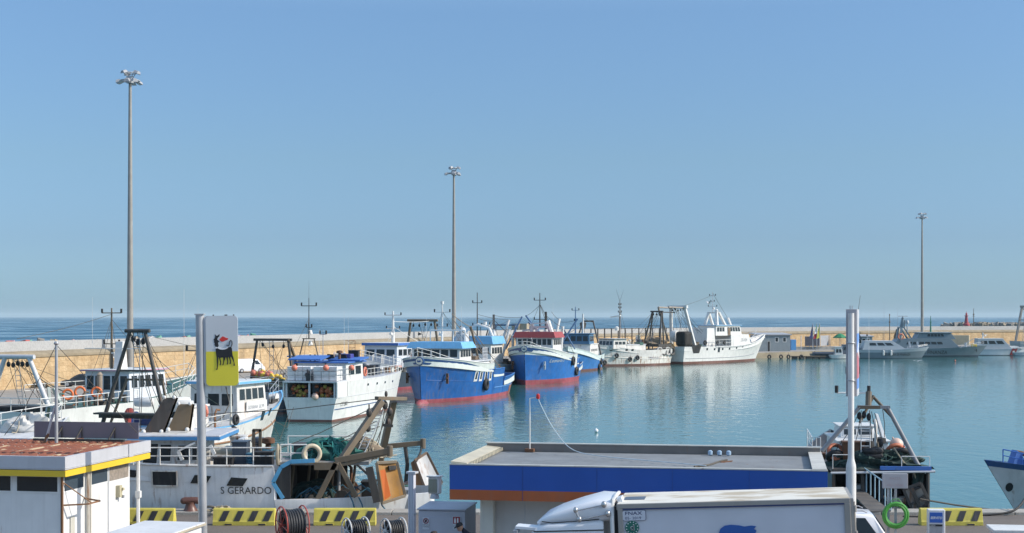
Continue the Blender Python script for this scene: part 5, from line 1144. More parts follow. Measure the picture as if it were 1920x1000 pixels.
# ---------------------------------------------------------------- the two big blue trawlers, bows towards us
def emblem(b, x, z, side, r=.36):
    b.band([(x + r * 1.2 * math.cos(a * R(20)), z + r * math.sin(a * R(20))) for a in range(18)], NAVYB, 'bow_emblem', side, .045); b.band([(x + r * .9 * math.cos(a * R(20)), z + r * .78 * math.sin(a * R(20))) for a in range(18)], CREAM, 'emblem_disc', side, .06)
    b.band([(x - .25, z - .12), (x + .05, z - .14), (x + .1, z + .1), (x - .1, z + .02), (x - .22, z + .14)], NAVYB, 'emblem_mark', side, .075)
def stem_emblem(b, x, z):
    MB().lathe([(.46, -.3), (.46, .12)], (x, 0, z), 24, 'x').build('bow_emblem', NAVYB, b.root, True); MB().lathe([(.36, .1), (.36, .16)], (x, 0, z), 24, 'x').build('emblem_disc', CREAM, b.root, True)
    MB().prism([(x + .165, y, z + q) for y, q in ((-.22, -.1), (.05, -.12), (.22, -.02), (.1, .12), (-.02, .02), (-.16, .14))], (.02, 0, 0)).build('emblem_mark', NAVYB, b.root)
def zsw(u, a, c, d): return a + (c - a) * max(0, (u - d) / (1 - d)) ** 1.6
b = Boat('nearest blue trawler, with a light blue canopy roof and a red bulbous bow', (-9.6, 158, 0), (-2.9, 180.5, 0), 8.3); B7 = b
b.hull(2.5, 2.2, 3.3, .6, [lambda u, zd: min(zd - .02, zsw(u, 3.3, 3.98, .45)) if u > .45 else zd - .02], [ANTI, BLUEH, paint('pale_green_white', (.60, .64, .60), .45, .12, .1)], boot=.42, tr=.8, full=.42, pb=5.2, pw=2.7, bwf=.9, fl=1.2, bulw=.95, steps=((.27, 1, 1.1), (.45, 1, .6)), sp=1.7, deck=DECK)
L7 = b.L / 2
b.strake(.46, .99, 1, W, .06); b.strake(.28, .44, .99, BLUEH2, .07); b.strake(.02, .26, .99, BLUEH2, .07); b.strake(.05, .42, 1, paint('pale_blue_line', (.12, .3, .6), .5), .05, (1, -1), absz=1.15)
MB().lathe([(.02, 2.0), (.34, 1.75), (.55, 1.1), (.6, .2), (.4, -.8)], (L7 - .8, 0, -.15), 16, 'x').build('bulbous_bow', ANTI, b.root, True)
for sg in (1, -1):
    xs7 = [L7 + .52 - 8.0 * (i / 26) ** 2.2 for i in range(27)]; fad = lambda x, e_: max(.08, min(1, (x - e_) / 3.5))
    b.stripe(xs7, lambda x: b.deckz(x) - .44, lambda x: b.deckz(x) - .44 + .24 * fad(x, L7 - 7.5), NAVYB, 'bow_stripe', sg); b.stripe(xs7, lambda x: b.deckz(x) - .80, lambda x: b.deckz(x) - .80 + .2 * fad(x, L7 - 7.5), NAVYB, 'bow_stripe', sg)
    b.anchor(L7 - 2.2, 2.6, sg)
for px, py in ((893, 705), (902, 704.5), (911, 704), (919.5, 703.5)):
    p = b.hp(px, py, 1); b.band([(p.x - .42, p.z - .62), (p.x + .42, p.z - .62), (p.x + .42, p.z + .62), (p.x - .42, p.z + .62)], W, 'window_frame', 1, .03); b.band([(p.x - .2, p.z - .38), (p.x + .22, p.z - .38), (p.x + .22, p.z + .4), (p.x - .2, p.z + .4)], GL, 'cabin_window', 1, .05)
MB().box((-4.6, 2.9, 2.6), (1.2, .3, 1.6)).build('side_frame', BLUEH2, b.root); MB().box((-4.6, 3.06, 2.65), (.6, .06, 1.1)).build('side_door', DARK, b.root)
stem_emblem(b, L7 + .52, 4.5)
wh = b.house(3.2, 7.4, 5.6, 3.0, 5.75, W, LBLUE, rf=.25, over=.15, wf=(5, .66, .95, .03), ws=(4, .66, .94, .05), flare=.35, rh=.7, taper=.98)
b.house(-5, 1.5, 4.6, 2.4, 4.1, W, LGREY, over=.2, rf=.0, name='deckhouse', ws=(4, .45, .75, .1))
b.mast((3.6, -.5, 6.1), 4.6, ((3.6, .9), (2.0, .6)), W, .13, 0, ((1.0, 2.2, .2),)); b.railing([(4.4, -1.6, 6.1), (4.4, 2.4, 6.1)], 1.6, r=.08, name='mast_goal', mid=False)
MB().bar((3.6, -.5, 10.6), (3.6, -.5, 10.9), .2, n=10).build('satellite_dome', W, b.root)
tw = b.house(-2.6, -1.2, 1.6, 4.1, 7.2, paint('tower_grey_white', (.56, .58, .60), .45, .12), None, rf=.15, rb=.15, name='winch_tower', taper=.75); m = MB()
m.sphere((-1.9, 0, 7.6), .45, 12).lathe([(.3, 7.2), (.3, 7.4)], (-1.9, 0, 0), 12).bar((-1.9, .5, 7.3), (-1.9, -.7, 7.3), .12); m.build('tower_head', MC['tower_grey_white'], tw, True)
m = MB()
for i in range(7): m.bar((-1.08, -.25, 4.4 + .35 * i), (-1.08, .25, 4.4 + .35 * i), .03, n=5)
m.build('ladder', STEEL, tw)
b.railing([(7.2, 3.1, 3.5), (9.6, 2.4, 4.0), (11.8, 1.2, 4.7), (12.9, 0, 5.1), (11.8, -1.2, 4.7), (9.6, -2.4, 4.0)], .85, r=.03)
b.railing([(1.6, 3.2, 3.1), (4, 3.2, 3.2), (7.2, 3.1, 3.5)], .9, r=.03)
m = MB()
for i in range(8): m.bar((-4.2 + .25 * i, 2.3, 4.1), (-4.2 + .25 * i, 2.3, 5.7), .03, n=5)
for z in (4.4, 4.8, 5.2, 5.6): m.bar((-4.3, 2.3, z), (-2.3, 2.3, z), .025, n=5)
m.build('guard_cage', LGREY, b.root)
m = MB().bar((-5.0, 1.4, 2.4), (-3.2, .6, 8.1), .13).bar((-5.2, -1.4, 2.4), (-3.2, -.6, 8.1), .13); m.build('derrick', BSTEEL, b.root); b.wires([((-3.2, .6, 8.0), (-L7 + .8, 2.2, 2.6)), ((-3.2, .4, 8.0), (-L7 + .8, 1, 2.6)), ((-3.2, -.6, 8.0), (-L7 + .8, -2.2, 2.6)), ((-3.2, .6, 8.0), (3.2, .5, 9.5)), ((3.2, .5, 9), (-8, 2.5, 2.8))], .045, .12, paint('tan_rope', (.28, .22, .16), .9, .3))
o_ = MB().box((0, 0, 0), (1.6, 1.0, 1.2), rz=.3).build('winch', STEEL, b.root, bevel=.2); o_.location = (-7.5, 0, 2.3)
fixtures(B7, 7.6, L7 - 1, 3, 5, 61, 3.9); fixtures(B7, -L7 + 1, -5.5, 5, 9, 62, 1.7); fixtures(B7, -4.6, 2.6, 3.6, 6, 63, 4.2); tackle(B7, [(-3.2, .6, 8), (-3.2, -.6, 8), (3.6, -.5, 9.8), (-1.9, 0, 7.3)], -L7 + 1, 10, 6, 3.4, 12, 64); b.whip((2.8, 1.5, 6.4), 4, .02); b.whip((4.6, -2, 6.4), 3.2, .018)
for sg in (1, -1): b.strake(.62, .98, .5, BLUEH, .03, (sg,))
p = b.hp(909, 721, 1); tyre(b.w((p.x, b.surf(p.x, p.z) + .16, p.z)), b.rz, 'tyre fender on the side of the nearest blue trawler', 1.45)
b.band([(-L7 + .4, .05), (-L7 + 2.4, .05), (-L7 + 2.3, 1.2), (-L7 + .3, 1.25)], paint('rust_patch', (.28, .12, .07), .8, .4, .3), 'rust_patch', 1, .015)
# the one between, pale blue canopy
b = Boat('trawler with a pale blue domed canopy and white derricks between the two blue trawlers', (-6.6, 197, 0), (-.8, 216, 0), 6.6); B8 = b
b.hull(2.6, 2.6, 4.6, 1.8, [.62], [ANTI, BLUEH2, W], boot=.45, bulw=.8, sp=1.8)
b.house(0, 5.5, 5.2, 2.9, 5.5, W, LBLUE, rf=.3, over=.1, wf=(5, .5, .82, .04), ws=(4, .5, .82, .05), flare=.3, rh=1.05)
b.mast((2.0, -.5, 6.5), 6.0, ((4.6, .65), (1.5, .65)), DSTEEL, .1, 0, None, top=.5); m = MB().tube([(2, -2.6, 5.8), (2, -2.0, 7.4), (2, -.4, 8.1), (2, 1.2, 7.6), (2, 2.0, 5.8)], .22, 8); m.build('mast_arch', W, b.root, True); b.whip((2.4, 2.0, 6.4), 4.2, .015)
MB().beam((1.3, -1.2, 8.0), (1.3, 1.0, 8.0), .3, .2).lathe([(.25, 8.0), (.25, 8.5)], (1.3, .4, 0), 10).build('radar', W, b.root)
m = MB().bar((-3, 1.3, 2.8), (-4.2, 2.2, 7.4), .2).bar((-3.4, 2.9, 2.8), (-2.0, 3.4, 6.6), .2); m.build('derrick', W, b.root); m = MB().lathe([(.55, 2.8), (.5, 5.6), (.35, 6.6), (.2, 7.2)], (-2.6, .4, 0), 12).bar((-2.6, .4, 7.2), (-2.6, .4, 9.3), .14); m.build('funnel', paint('funnel_white', (.6, .62, .62), .5, .2), b.root, True)
MB().bar((-2.6, .4, 7.4), (-2.6, .4, 9.5), .16, n=8).build('exhaust', DARK, b.root); b.wires([((-2.6, .4, 8.8), (-5, 3, 6)), ((-2.6, .4, 8.6), (2, -.5, 9)), ((-4.2, 2.2, 7.4), (2, 1.2, 7.6)), ((-2.6, .4, 8.8), (-9, 2, 5.5))], .03)
m = MB().bar((-7.4, 2.6, 2.4), (-9.6, 1.4, 8.0), .14).bar((-7.4, -2.6, 2.4), (-9.6, -1.4, 8.0), .14).bar((-9.6, 1.6, 8.0), (-9.6, -1.6, 8.0), .13); m.build('gantry', paint('gantry_blue', (.07, .14, .24), .5, .25, .2), b.root, True)
fixtures(B8, -9, -1, 5, 10, 71, 2.4); tackle(B8, [(-2.6, .4, 8.8), (2, 0, 8), (-9.6, 1.4, 8), (-4.2, 2.2, 7.4)], -9, 6, 6, 3, 12, 72, .022)
for (a0, a1), (c0, c1), r_, mt_ in (((954, 600), (934, 668), .2, W), ((925, 604), (904, 664), .18, W), ((919, 604), (901, 668), .09, DSTEEL), ((979, 594), (948, 655), .12, paint('boom_blue', (.09, .18, .33), .5, .25, .2))): MB().bar(b.atx(a0, a1, -5), b.atx(c0, c1, -4), r_, n=10).build('derrick', mt_, b.root, True)
b.wires([(b.atx(954, 600, -5), b.atx(897, 590, 0)), (b.atx(954, 601, -5), b.atx(925, 612, -3)), (b.atx(979, 595, -5), b.atx(928, 592, -3))], .025)
b = Boat('blue trawler with a red canopy roof and pale name lettering on its bow', (1.8, 201, 0), (7.3, 220, 0), 8.0); B9 = b
b.hull(2.6, 2.3, 3.8, .6, [lambda u, zd: min(zd - .02, zsw(u, 3.3, 4.1, .32)) if u > .32 else zd - .02], [ANTI, BLUEH2, MC['pale_green_white']], boot=.64, tr=.8, full=.4, pb=5.2, pw=2.7, bwf=.9, fl=1.15, bulw=.9, steps=((.24, 1, 1.0), (.32, 1, .6)), sp=1.7)
L9 = b.L / 2; b.strake(.33, .99, 1, W, .06); b.strake(.05, .34, 1, paint('pale_blue_line2', (.12, .3, .6), .5), .05, (1, -1), absz=1.5)
for sg in (1, -1):
    xs9 = [L9 + .52 - 6.0 * (i / 26) ** 2.2 for i in range(27)]; fad = lambda x, e_: max(.08, min(1, (x - e_) / 4.0))
    b.stripe(xs9, lambda x: b.deckz(x) - .55 - .25 * fad(x, L9 - 5.4), lambda x: b.deckz(x) - .55 + .28 * fad(x, L9 - 5.4), NAVYB, 'bow_stripe', sg); b.anchor(L9 - 2.0, 2.6, sg, LGREY if sg > 0 else RUST)
fixtures(B9, -8.5, -3.8, 5, 8, 81, 2.0); fixtures(B9, 6, L9 - .5, 3, 4, 82, 4.5); tackle(B9, [(-4, 1.7, 7.8), (2.4, 0, 11), (-2.4, -.4, 9), (-4, -3.4, 8.4)], -9, 8, 6, 3.4, 12, 83, .022); b.whip((1.2, 1.6, 7.1), 4, .02)
for (a0, a1), (c0, c1), r_, mt_ in (((1083, 598), (1040, 664), .13, MC['boom_blue']), ((986, 592), (1008, 622), .13, MC['boom_blue']), ((1049, 598), (1042, 632), .2, W), ((1054, 612), (1078, 655), .09, MC['boom_blue'])): MB().bar(b.atx(a0, a1, -5), b.atx(c0, c1, -4), r_, n=10).build('boom', mt_, b.root, True)
b.wires([(b.atx(1049, 600, -5), b.atx(1034, 585, -2)), (b.atx(986, 593, -5), b.atx(1012, 572, 0)), (b.atx(1083, 600, -5), b.atx(1050, 604, -5))], .025)
p = b.hp(1029, 680, 1); b.write('Leonardo II', p.x, p.z, .66, paint('pale_blue_lettering', (.52, .60, .62), .5), 1, slope=.0, ital=.3, sx=1.25)
stem_emblem(b, L9 + .52, 4.85)
wh = b.house(.6, 5.4, 5.4, 3.2, 6.3, W, REDC, rf=.2, over=.15, wf=(7, .68, .94, .03), ws=(4, .68, .94, .05), flare=.3, rh=.8)
b.mast((2.4, 0, 7.9), 4.6, ((3.6, .8), (.9, .8)), DSTEEL, .11); m = MB().bar((2.4, -1.3, 6.2), (2.4, -1.1, 8.2), .28).bar((2.4, 1.9, 6.2), (2.4, 1.1, 8.6), .38).beam((2.4, -1.5, 7.7), (2.4, 1.5, 7.8), .3, .3).beam((2.0, -2.6, 7.2), (2.2, -.4, 7.6), .35, .2).bar((2.4, -.5, 6.2), (2.4, -.5, 7.8), .16); m.build('mast_arch', W, b.root); MB().beam((2.9, -.9, 8.25), (2.9, 1.2, 8.3), .14, .14).build('radar', W, b.root)
m = MB().lathe([(.45, 3), (.42, 6.8), (.3, 7.4)], (-2.4, -.4, 0), 12); m.build('funnel', W, b.root, True); MB().bar((-2.4, -.4, 7.3), (-2.4, -.4, 9.9), .17).build('exhaust', DARK, b.root); m = MB().bar((-3.2, 1.5, 3), (-4.0, 1.7, 7.8), .2); m.build('derrick', W, b.root)
m = MB().bar((-6.6, 2.7, 2.4), (-4.0, -3.4, 8.4), .15).bar((-6, -2.7, 2.4), (-8.6, -3.2, 7.6), .14); m.build('boom', MC['boom_blue'], b.root); b.wires([((-4, 1.7, 7.6), (-2.4, -.4, 9.4)), ((-4, 1.7, 7.6), (-9, 2.5, 3)), ((2.4, 0, 11), (-2.4, -.4, 8.6))], .03)
b.house(-3.6, .4, 4.4, 2.4, 4.0, W, LGREY, name='deckhouse', rf=0, ws=(3, .4, .75, .1)); b.band([(-3.6, 2.0), (-2.2, 2.0), (-2.4, 3.3), (-3.4, 3.3)], W, 'side_panel', 1, .03)
b.railing([(5.6, 3.0, 3.6), (8, 2.2, 4.1), (10.4, .9, 5.0), (11, 0, 5.1), (10.4, -.9, 5.0), (8, -2.2, 4.1)], .8, r=.03)
for i, (px, py) in enumerate(((1073, 677), (1079, 696))): p = b.hp(px, py, 1); tyre(b.w((p.x, b.surf(p.x, p.z) + .16, p.z)), b.rz, ('upper' if not i else 'lower') + ' tyre fender on the stern quarter of the red roofed blue trawler', 1.35)
# ---------------------------------------------------------------- small blue trawler
b = Boat('small bright blue trawler with a blue wheelhouse behind the red roofed one', (9.6, 249, 0), (13.9, 267.5, 0), 6.4)
b.hull(2.6, 2.5, 4.3, 1.6, [.74], [BROWNA, BLUEH3, paint('pale_aqua_white', (.58, .66, .64), .5, .15, .15)], boot=.3, full=.4, pb=3.4, pw=2.2, bulw=.8, sp=1.5)
b.house(-4.5, 4, 5.0, 2.5, 4.4, WR, W, over=.1, rf=.6, name='deckhouse', ws=(4, .4, .6, .1)); b.house(-1, 3.6, 4.6, 4.5, 6.2, paint('wheelhouse_blue', (.06, .16, .28), .45, .2), MC['wheelhouse_blue'], rf=.2, over=.25, wf=(4, .3, .8, .03), ws=(3, .3, .8, .05))
b.mast((1, -.6, 6.3), 4.6, ((4.0, .6), (2.2, .2)), paint('mast_blue', (.10, .2, .35), .5), .14); b.mast((.4, .6, 6.3), 3.4, (), W, .2, top=.7); m = MB().bar((-6.5, 2.6, 2.4), (-8, .9, 8.4), .14).bar((-6.5, -2.6, 2.4), (-8, -.9, 8.4), .14).bar((-8, 1, 8.4), (-8, -1, 8.4), .14); m.build('gantry', DSTEEL, b.root); b.wires([((-8, .9, 8.2), (0, .6, 9)), ((-8, -.9, 8.2), (-1, -2, 6.4))], .04)
MB().bar((-3, 0, 4.4), (-3, 0, 7.9), .35, .25).lathe([(.45, 0), (.6, .9), (.1, 1.2)], (-3, 0, 7.2), 8).build('funnel', DSTEEL, b.root, True)
b.band([(-5.6, 1.25), (-2.0, 1.5), (-2.0, 1.72), (-5.6, 1.45)], W, 'name_panel', 1, .03)
for i, (px, py) in enumerate(((1126, 678), (1122, 688))): p = b.hp(px, py, 1); tyre(b.w((p.x, b.surf(p.x, p.z) + .16, p.z)), b.rz, ('upper' if not i else 'lower') + ' tyre fender at the stern of the small blue trawler', 1.2)
# ---------------------------------------------------------------- rusty white trawler, bow left
b = Boat('rust streaked white trawler with a dark stern gantry and tyres, bow to the left', (16.2, 277, 0), (29.2, 288, 0), 5.6); B11 = b
b.hull(3.1, 2.9, 4.2, 1.2, [.5], [BROWNA, WRR, WR], boot=.35, tr=.8, full=.4, pb=2.8, pw=2.0, bulw=.7, sp=1.6)
b.strake(.0, .95, .45, WR, .08, (1,)); L11 = b.L / 2
b.house(3.4, 7.0, 4.2, 3.2, 5.0, WR, W, over=.3, rf=.3, ws=(3, .45, .75, .08), wf=(4, .4, .8, .05), redge=DARK); b.house(-1.5, 3.4, 4.4, 2.9, 3.9, WR, LGREY, name='deckhouse', rf=0, over=.1)
b.mast((3.2, 0, 5.0), 7.2, ((5.0, .4), (5.8, .3), (6.4, .3)), paint('mast_brown_grey', (.22, .16, .12), .6, .3), .15, top=.35); b.railing([(2, -1.8, 9.0), (4, 1.6, 9.0)], .05, mid=False, r=.04, name='yard'); MB().beam((4.2, -1.4, 9.1), (4.2, 1.2, 9.4), .25, .2).lathe([(.35, 0), (.4, .6), (.1, .8)], (4.6, .6, 6.6), 10).build('radar', W, b.root); b.whip((3.2, 0, 12.1), 2.2, .03, DSTEEL, (1.0, 0)); b.whip((3.2, 0, 12.1), 2.2, .03, DSTEEL, (-1.0, 0)); b.whip((3.2, 0, 12.1), 5, .02, LGREY)
b.gantry(-L11 + 3.4, 4.6, 2.9, 10.2, -1.6, 2.4, DSTEEL, .17, True, False, 3); m = MB().bar((-L11 + 2.0, 2.1, 2.9), (-L11 + 1.6, 1.2, 10.2), .16).bar((-L11 + 2.0, -2.1, 2.9), (-L11 + 1.6, -1.2, 10.2), .16).bar((-L11 + 1.7, 0, 10.1), (-L11 - 3.2, 0, 10.0), .1); m.build('gantry_prop', DSTEEL, b.root)
MB().box((-L11 + 2, 0, 3.7), (3.6, 4.8, .5)).build('stern_platform', DSTEEL, b.root); m = MB()
for i in range(4): m.torus((-L11 + 3.4 - 1.1 * i, 2.3, 2.6), .7, .2, (0, 1, .1), 18, 7, i % 2)
m.build('stern_net_roll', [paint('grey_roll', (.45, .44, .42), .7, .3), DSTEEL], b.root, True)
o_ = netheap('net_pile', (0, 0, 0), (4, 2.6, 1.1), NETB, None, 41, 25, ROPE); o_.location = b.w((-L11 + 2.2, 0, 4.0)); tag(o_, 'brown net heap on the stern platform of the rusty white trawler', 'fishing net')
for px in (1146, 1175, 1186): p = b.hp(px, 656.5, 1); b.ports([(p.x, p.z)], GL, 1, 'porthole', .5, .35)
fixtures(B11, -L11 + 4, 3, 4, 12, 91, 3.9); tackle(B11, [(-L11 + 1.8, .8, 10.2), (-L11 + 1.8, -.8, 10.2), (3.2, 0, 11)], -L11 + 1, 6, 4.6, 3.2, 9, 92, .025)
p = b.hp(1216, 674, 1); b.write('SPERANZA', p.x, p.z, .62, NVP, 1)
for i, (px, py) in enumerate(((1155.5, 667), (1180.5, 674), (1194.5, 671), (1133, 680))): p = b.hp(px, py, 1); tyre(b.w((p.x, b.surf(p.x, p.z) + .18, p.z)), b.rz, ('tyre fender nearest the wheelhouse of the rusty white trawler', 'lowest tyre fender amidships on the rusty white trawler', 'tyre fender nearest the stern of the rusty white trawler', 'tyre fender at the bow of the rusty white trawler')[i], .98)
o_ = MB().lathe([(.9, -.2), (1.0, 0), (.9, .2)], (0, 0, 0), 16, 'y').build('rusty_ring', paint('ochre_buoy', (.48, .28, .12), .6, .3), None, True); o_.location = b.w((-L11 - .5, 1.2, 3.2)); tag(o_, 'ochre disc shaped fender hanging at the stern of the rusty white trawler', 'fender')
# ---------------------------------------------------------------- white trawler SB 434
b = Boat('clean white trawler with a tall white stern gantry and long raked bow', (50.5, 311, 0), (31.2, 289, 0), 6.8); B12 = b
b.hull(3.4, 3.3, 5.6, 4.2, [.6], [BROWNA, W, W], boot=.5, tr=.85, full=.42, pb=2.6, pw=1.8, bulw=.8, sp=2.4, fl=1.2)
L12 = b.L / 2; b.strake(.02, .9, .33, GREY, .07, (-1,)); b.strake(.3, .72, .93, GREY, .05, (-1,)); b.strake(.3, .99, 1, W, .09, (-1, 1))
for px, py in ((1326, 655), (1340, 655), (1355, 654.5), (1368, 654), (1381, 653), (1392, 652), (1402, 651.5)): p = b.hp(px, py, -1); b.ports([(p.x, p.z)], GL, -1, 'porthole', .5, .42)
fixtures(B12, -L12 + 3, -6.8, 5, 8, 95, 3.3); fixtures(B12, 9.8, 13, 2.4, 5, 96, 4.2); tackle(B12, [(-L12 + 1.5, 1, 11), (-L12 + 1.5, -1, 11)], -L12 + 2, 0, 5, 3.6, 8, 97, .03)
p = b.hp(1348, 656, -1); b.ports([(p.x, p.z)], GL, -1, 'side_door', .7, 1.0); p = b.hp(1305, 655, -1); b.band([(p.x - .7, p.z - .8), (p.x + 1.1, p.z - .8), (p.x + 1.6, p.z + .8), (p.x - 1.6, p.z + .8)], DARK, 'freeing_port', -1, .03)
dk = b.house(2.0, 9.6, 5.0, 2.9, 5.6, W, None, rf=1.0, name='deckhouse'); lettering('SB 434', (5.6, -2.56, 4.2), (1, 0, 0), (0, .02, 1), .95, paint('grey_lettering2', (.38, .40, .42), .6), dk, sx=.85)
wh = b.house(-3.2, 6.4, 4.4, 5.4, 7.4, W, W, over=.3, rf=.6, rb=.3, ws=(9, .42, .84, .03, (3,)), wf=(4, .4, .82, .04), redge=LBLUE); MB().box((1.6, -2.26, 6.2), (.9, .06, 1.5)).build('door', WOOD, wh)
b.house(-6.6, -3.4, 4.6, 3.0, 6.8, W, W, rf=.3, rb=.4, over=0, name='funnel_house')
m = MB()
for sg in (1, -1): m.beam((-1.6, sg * 1.5, 7.4), (-1.0, sg * .9, 10.0), .5, .4)
m.beam((-1.0, -1.2, 10.0), (-1.0, 1.2, 10.0), .4, .3).beam((1.4, -1.5, 7.4), (-.6, -1.2, 10.1), .45, .35).beam((1.4, 1.5, 7.4), (-.6, 1.2, 10.1), .45, .35).beam((4.4, -.8, 7.5), (3.7, -.6, 9.0), .35, .3).lathe([(.3, 0), (.35, .4), (.1, .6)], (-.9, -.9, 10.1), 10); m.build('mast_arch', W, b.root); b.mast((-1.0, 0, 10.0), 4.2, ((1.2, 1.0), (2.2, .4), (3.4, .7)), LGREY, .09, 0, ((.6, 1.8, .4),))
g_ = b.gantry(-L12 + 3.4, 5.6, 3.2, 11.1, -1.9, 3.2, W, .26, False, True, 5); m = MB().bar((-L12 + 1.6, -1.6, 10.9), (-L12 - 3.2, -1.2, 11.0), .16).bar((-L12 + 1.6, 1.6, 10.9), (-L12 - 3.2, 1.2, 11.0), .16).bar((-L12 - 3.0, 1.4, 11.0), (-L12 + 1.8, 2.4, 4.4), .2); m.build('gantry_prop', paint('prop_brown', (.35, .30, .25), .6, .3), b.root)
MB().box((-L12 + .7, -2.0, 4.9), (2.6, 2.4, 2.9)).build('stern_net_drum', paint('black_netting', (.025, .022, .02), .9, .4, bmp=.6), b.root, bevel=.5); m = MB().lathe([(1.1, -.5), (1.2, 0), (1.1, .5)], (-L12 + 1.8, .8, 5.4), 14, 'y'); m.build('winch_drum', W, b.root, True)
b.railing([(-6.6, -2.9, 3.3), (-3, -3.0, 3.3), (1.9, -3.0, 3.4)], 1.3, r=.04); b.railing([(9.6, -2.4, 3.9), (12.6, -1.6, 4.7), (15.2, 0, 5.6), (12.6, 1.6, 4.7)], 1.0, r=.04, mat=LGREY)
m = MB()
for i in range(6): m.box((9.9 + .5 * (i % 3), -1.0 + .6 * (i // 3), 4.0), (.6, .7, .9 + .2 * (i % 2)))
m.build('anchor_winch', paint('winch_blue_grey', (.08, .13, .2), .5, .3), b.root)
for i, px in enumerate((1321, 1344, 1357)): p = b.aty(px, 643, -3.1); tyre(b.w((p.x, -3.25, p.z)), b.rz, ('tyre leaning by the funnel of the white raked bow trawler', 'left one of the paired tyres below the wheelhouse of the white raked bow trawler', 'right one of the paired tyres below the wheelhouse of the white raked bow trawler')[i], 1.1 if not i else .8)
b.wires([((-1.0, 0, 14), (9, 0, 5)), ((-1.0, 0, 13.5), (-L12 + 1.5, 0, 11))], .03)
# ---------------------------------------------------------------- dinghy, patrol boats and the blue trawler at the right edge
PG = paint('patrol_grey', (.165, .21, .24), .4, .12); PGD = paint('patrol_dark_grey', (.12, .15, .18), .45, .12); PGL = paint('patrol_pale_grey', (.38, .42, .45), .4, .1)
b = Boat('dark inflatable patrol dinghy with a grey cabin by the pontoon', (80.5, 331, 0), (66.5, 331, 0), 3.2, 'dinghy', 'patrol_dinghy', None)
b.hull(1.0, 1.0, 1.5, 1.0, [.6], [NAVYD, NAVYD, PGD], boot=.2, full=.5, bulw=.2, deck=PGD); b.house(-1, 4.5, 2.4, 1.0, 2.9, PGD, PGD, rf=1.6, rb=.8, over=.05, ws=(3, .45, .8, .06), wf=(2, .3, .8, .05)); MB().tube([(-6.6, -1.5, 1.0), (0, -1.6, 1.0), (5, -1.2, 1.2), (7.2, 0, 1.5), (5, 1.2, 1.2), (-6.6, 1.5, 1.0)], .35, 10).build('rubber_tube', NAVYD, b.root, True)
b = Boat('small white open boat moored behind the totem pole', (73.5, 326, 0), (69.6, 326, 0), 2.2, 'boat', 'small_boat', None); b.hull(.9, .9, 1.2, .5, [.6], [NAVYD, W, W], boot=.1, bulw=.3); b.house(-1.2, .6, 1.6, .6, 2.5, W, W, rf=.3, over=.1, wb=(1, .3, .8, .15), ws=(2, .4, .8, .1))
def pat(px, py, y): return b.aty(px, py, y)
b = Boat('grey patrol launch with a pale cabin top, nearer of the two grey patrol vessels', (90.8, 331, 0), (76.6, 331, 0), 4.2, 'patrol boat', 'patrol_boat', None)
b.hull(1.9, 1.9, 2.5, 1.6, [.66], [NAVYD, PG, PGL], boot=.12, full=.5, pb=2.6, pw=1.8, bulw=.1, sr=.0, deck=PGL, sp=1.4)
b.house(-6.4, 3.4, 3.2, 1.9, 3.75, PGL, paint('cabin_pale', (.62, .64, .68), .4, .1), rf=3.0, rb=.6, over=.02, ws=(3, .5, .82, .14), wf=(3, .35, .9, .05), taper=.85); b.railing([(3.5, -1.6, 2.1), (6, -1.2, 2.3), (8.4, 0, 2.6)], .5, r=.03, mat=ALU); b.mast((-5, 0, 3.75), 1.4, ((1.2, .5),), PGL, .1); m = MB().beam((-6.6, -1.4, 4.1), (-7.4, -1.4, 5.6), .3, .4).beam((-6.6, 1.4, 4.1), (-7.4, 1.4, 5.6), .3, .4); m.build('radar_arch', NAVYD, b.root)
b.write('GUARDIA DI FINANZA', -1.6, .6, .72, paint('lettering_dark', (.012, .016, .02), .6), -1, sx=.80); 
for i, px in enumerate((1656.5, 1671)): o_ = MB().lathe([(.05, -.65), (.22, -.5), (.22, .5), (.05, .65)], n=12).build('boat_fender', W, None, True); p = pat(px, 662, -2.2); o_.location = b.w((p.x, -2.25, p.z)); tag(o_, ('left' if not i else 'right') + ' white fender on the side of the nearer grey patrol launch', 'fender', 'fenders on the patrol launch')
for x in (4.6, 6.4): MB().box((x, .6, 3.0), (.4, .3, 1.3), ry=-.2).build('deck_locker', PGL, b.root)
b = Boat('large grey patrol vessel with a lattice mast arch and a dark lettered hull', (107.6, 345, 0), (84.0, 345, 0), 5.6, 'patrol boat', 'patrol_vessel', None); BF_ = b
b.hull(1.95, 1.9, 2.6, 2.2, [.6], [NAVYD, PG, PG], boot=.3, full=.5, pb=2.6, pw=1.7, bulw=.1, sr=.2, deck=PGL, sp=1.6)
b.house(-9.5, 7.2, 4.6, 1.9, 4.0, PG, PG, rf=2.2, rb=2.4, over=0, name='deckhouse', ws=(6, .45, .72, .2), wf=None); wh = b.house(-3.0, 6.2, 4.2, 4.0, 5.5, PG, PGL, rf=1.2, rb=.8, over=.35, ws=(5, .42, .82, .26), wf=(5, .4, .86, .04)); pane(wh, V3((7.1, -2.0, 2.1)), V3((7.1, 2.0, 2.1)), V3((5.15, 2.0, 3.95)), V3((5.15, -2.0, 3.95)), .02, .98, 0, 1, PGL, plain('pale_windshield', (.5, .55, .58), .3), 'sun_screen'); b.band([(4.6, 3.0), (7.6, 3.0), (5.4, 5.0), (4.0, 5.0)], W, 'x', -1, -1.0) if 0 else None
m = MB()
for sg in (1, -1): m.beam((-3.9, sg * 1.9, 4.0), (-5.6, sg * 1.4, 6.6), .5, .25).beam((-6.6, sg * 1.9, 3.4), (-6.2, sg * 1.4, 6.6), 1.0, .25)
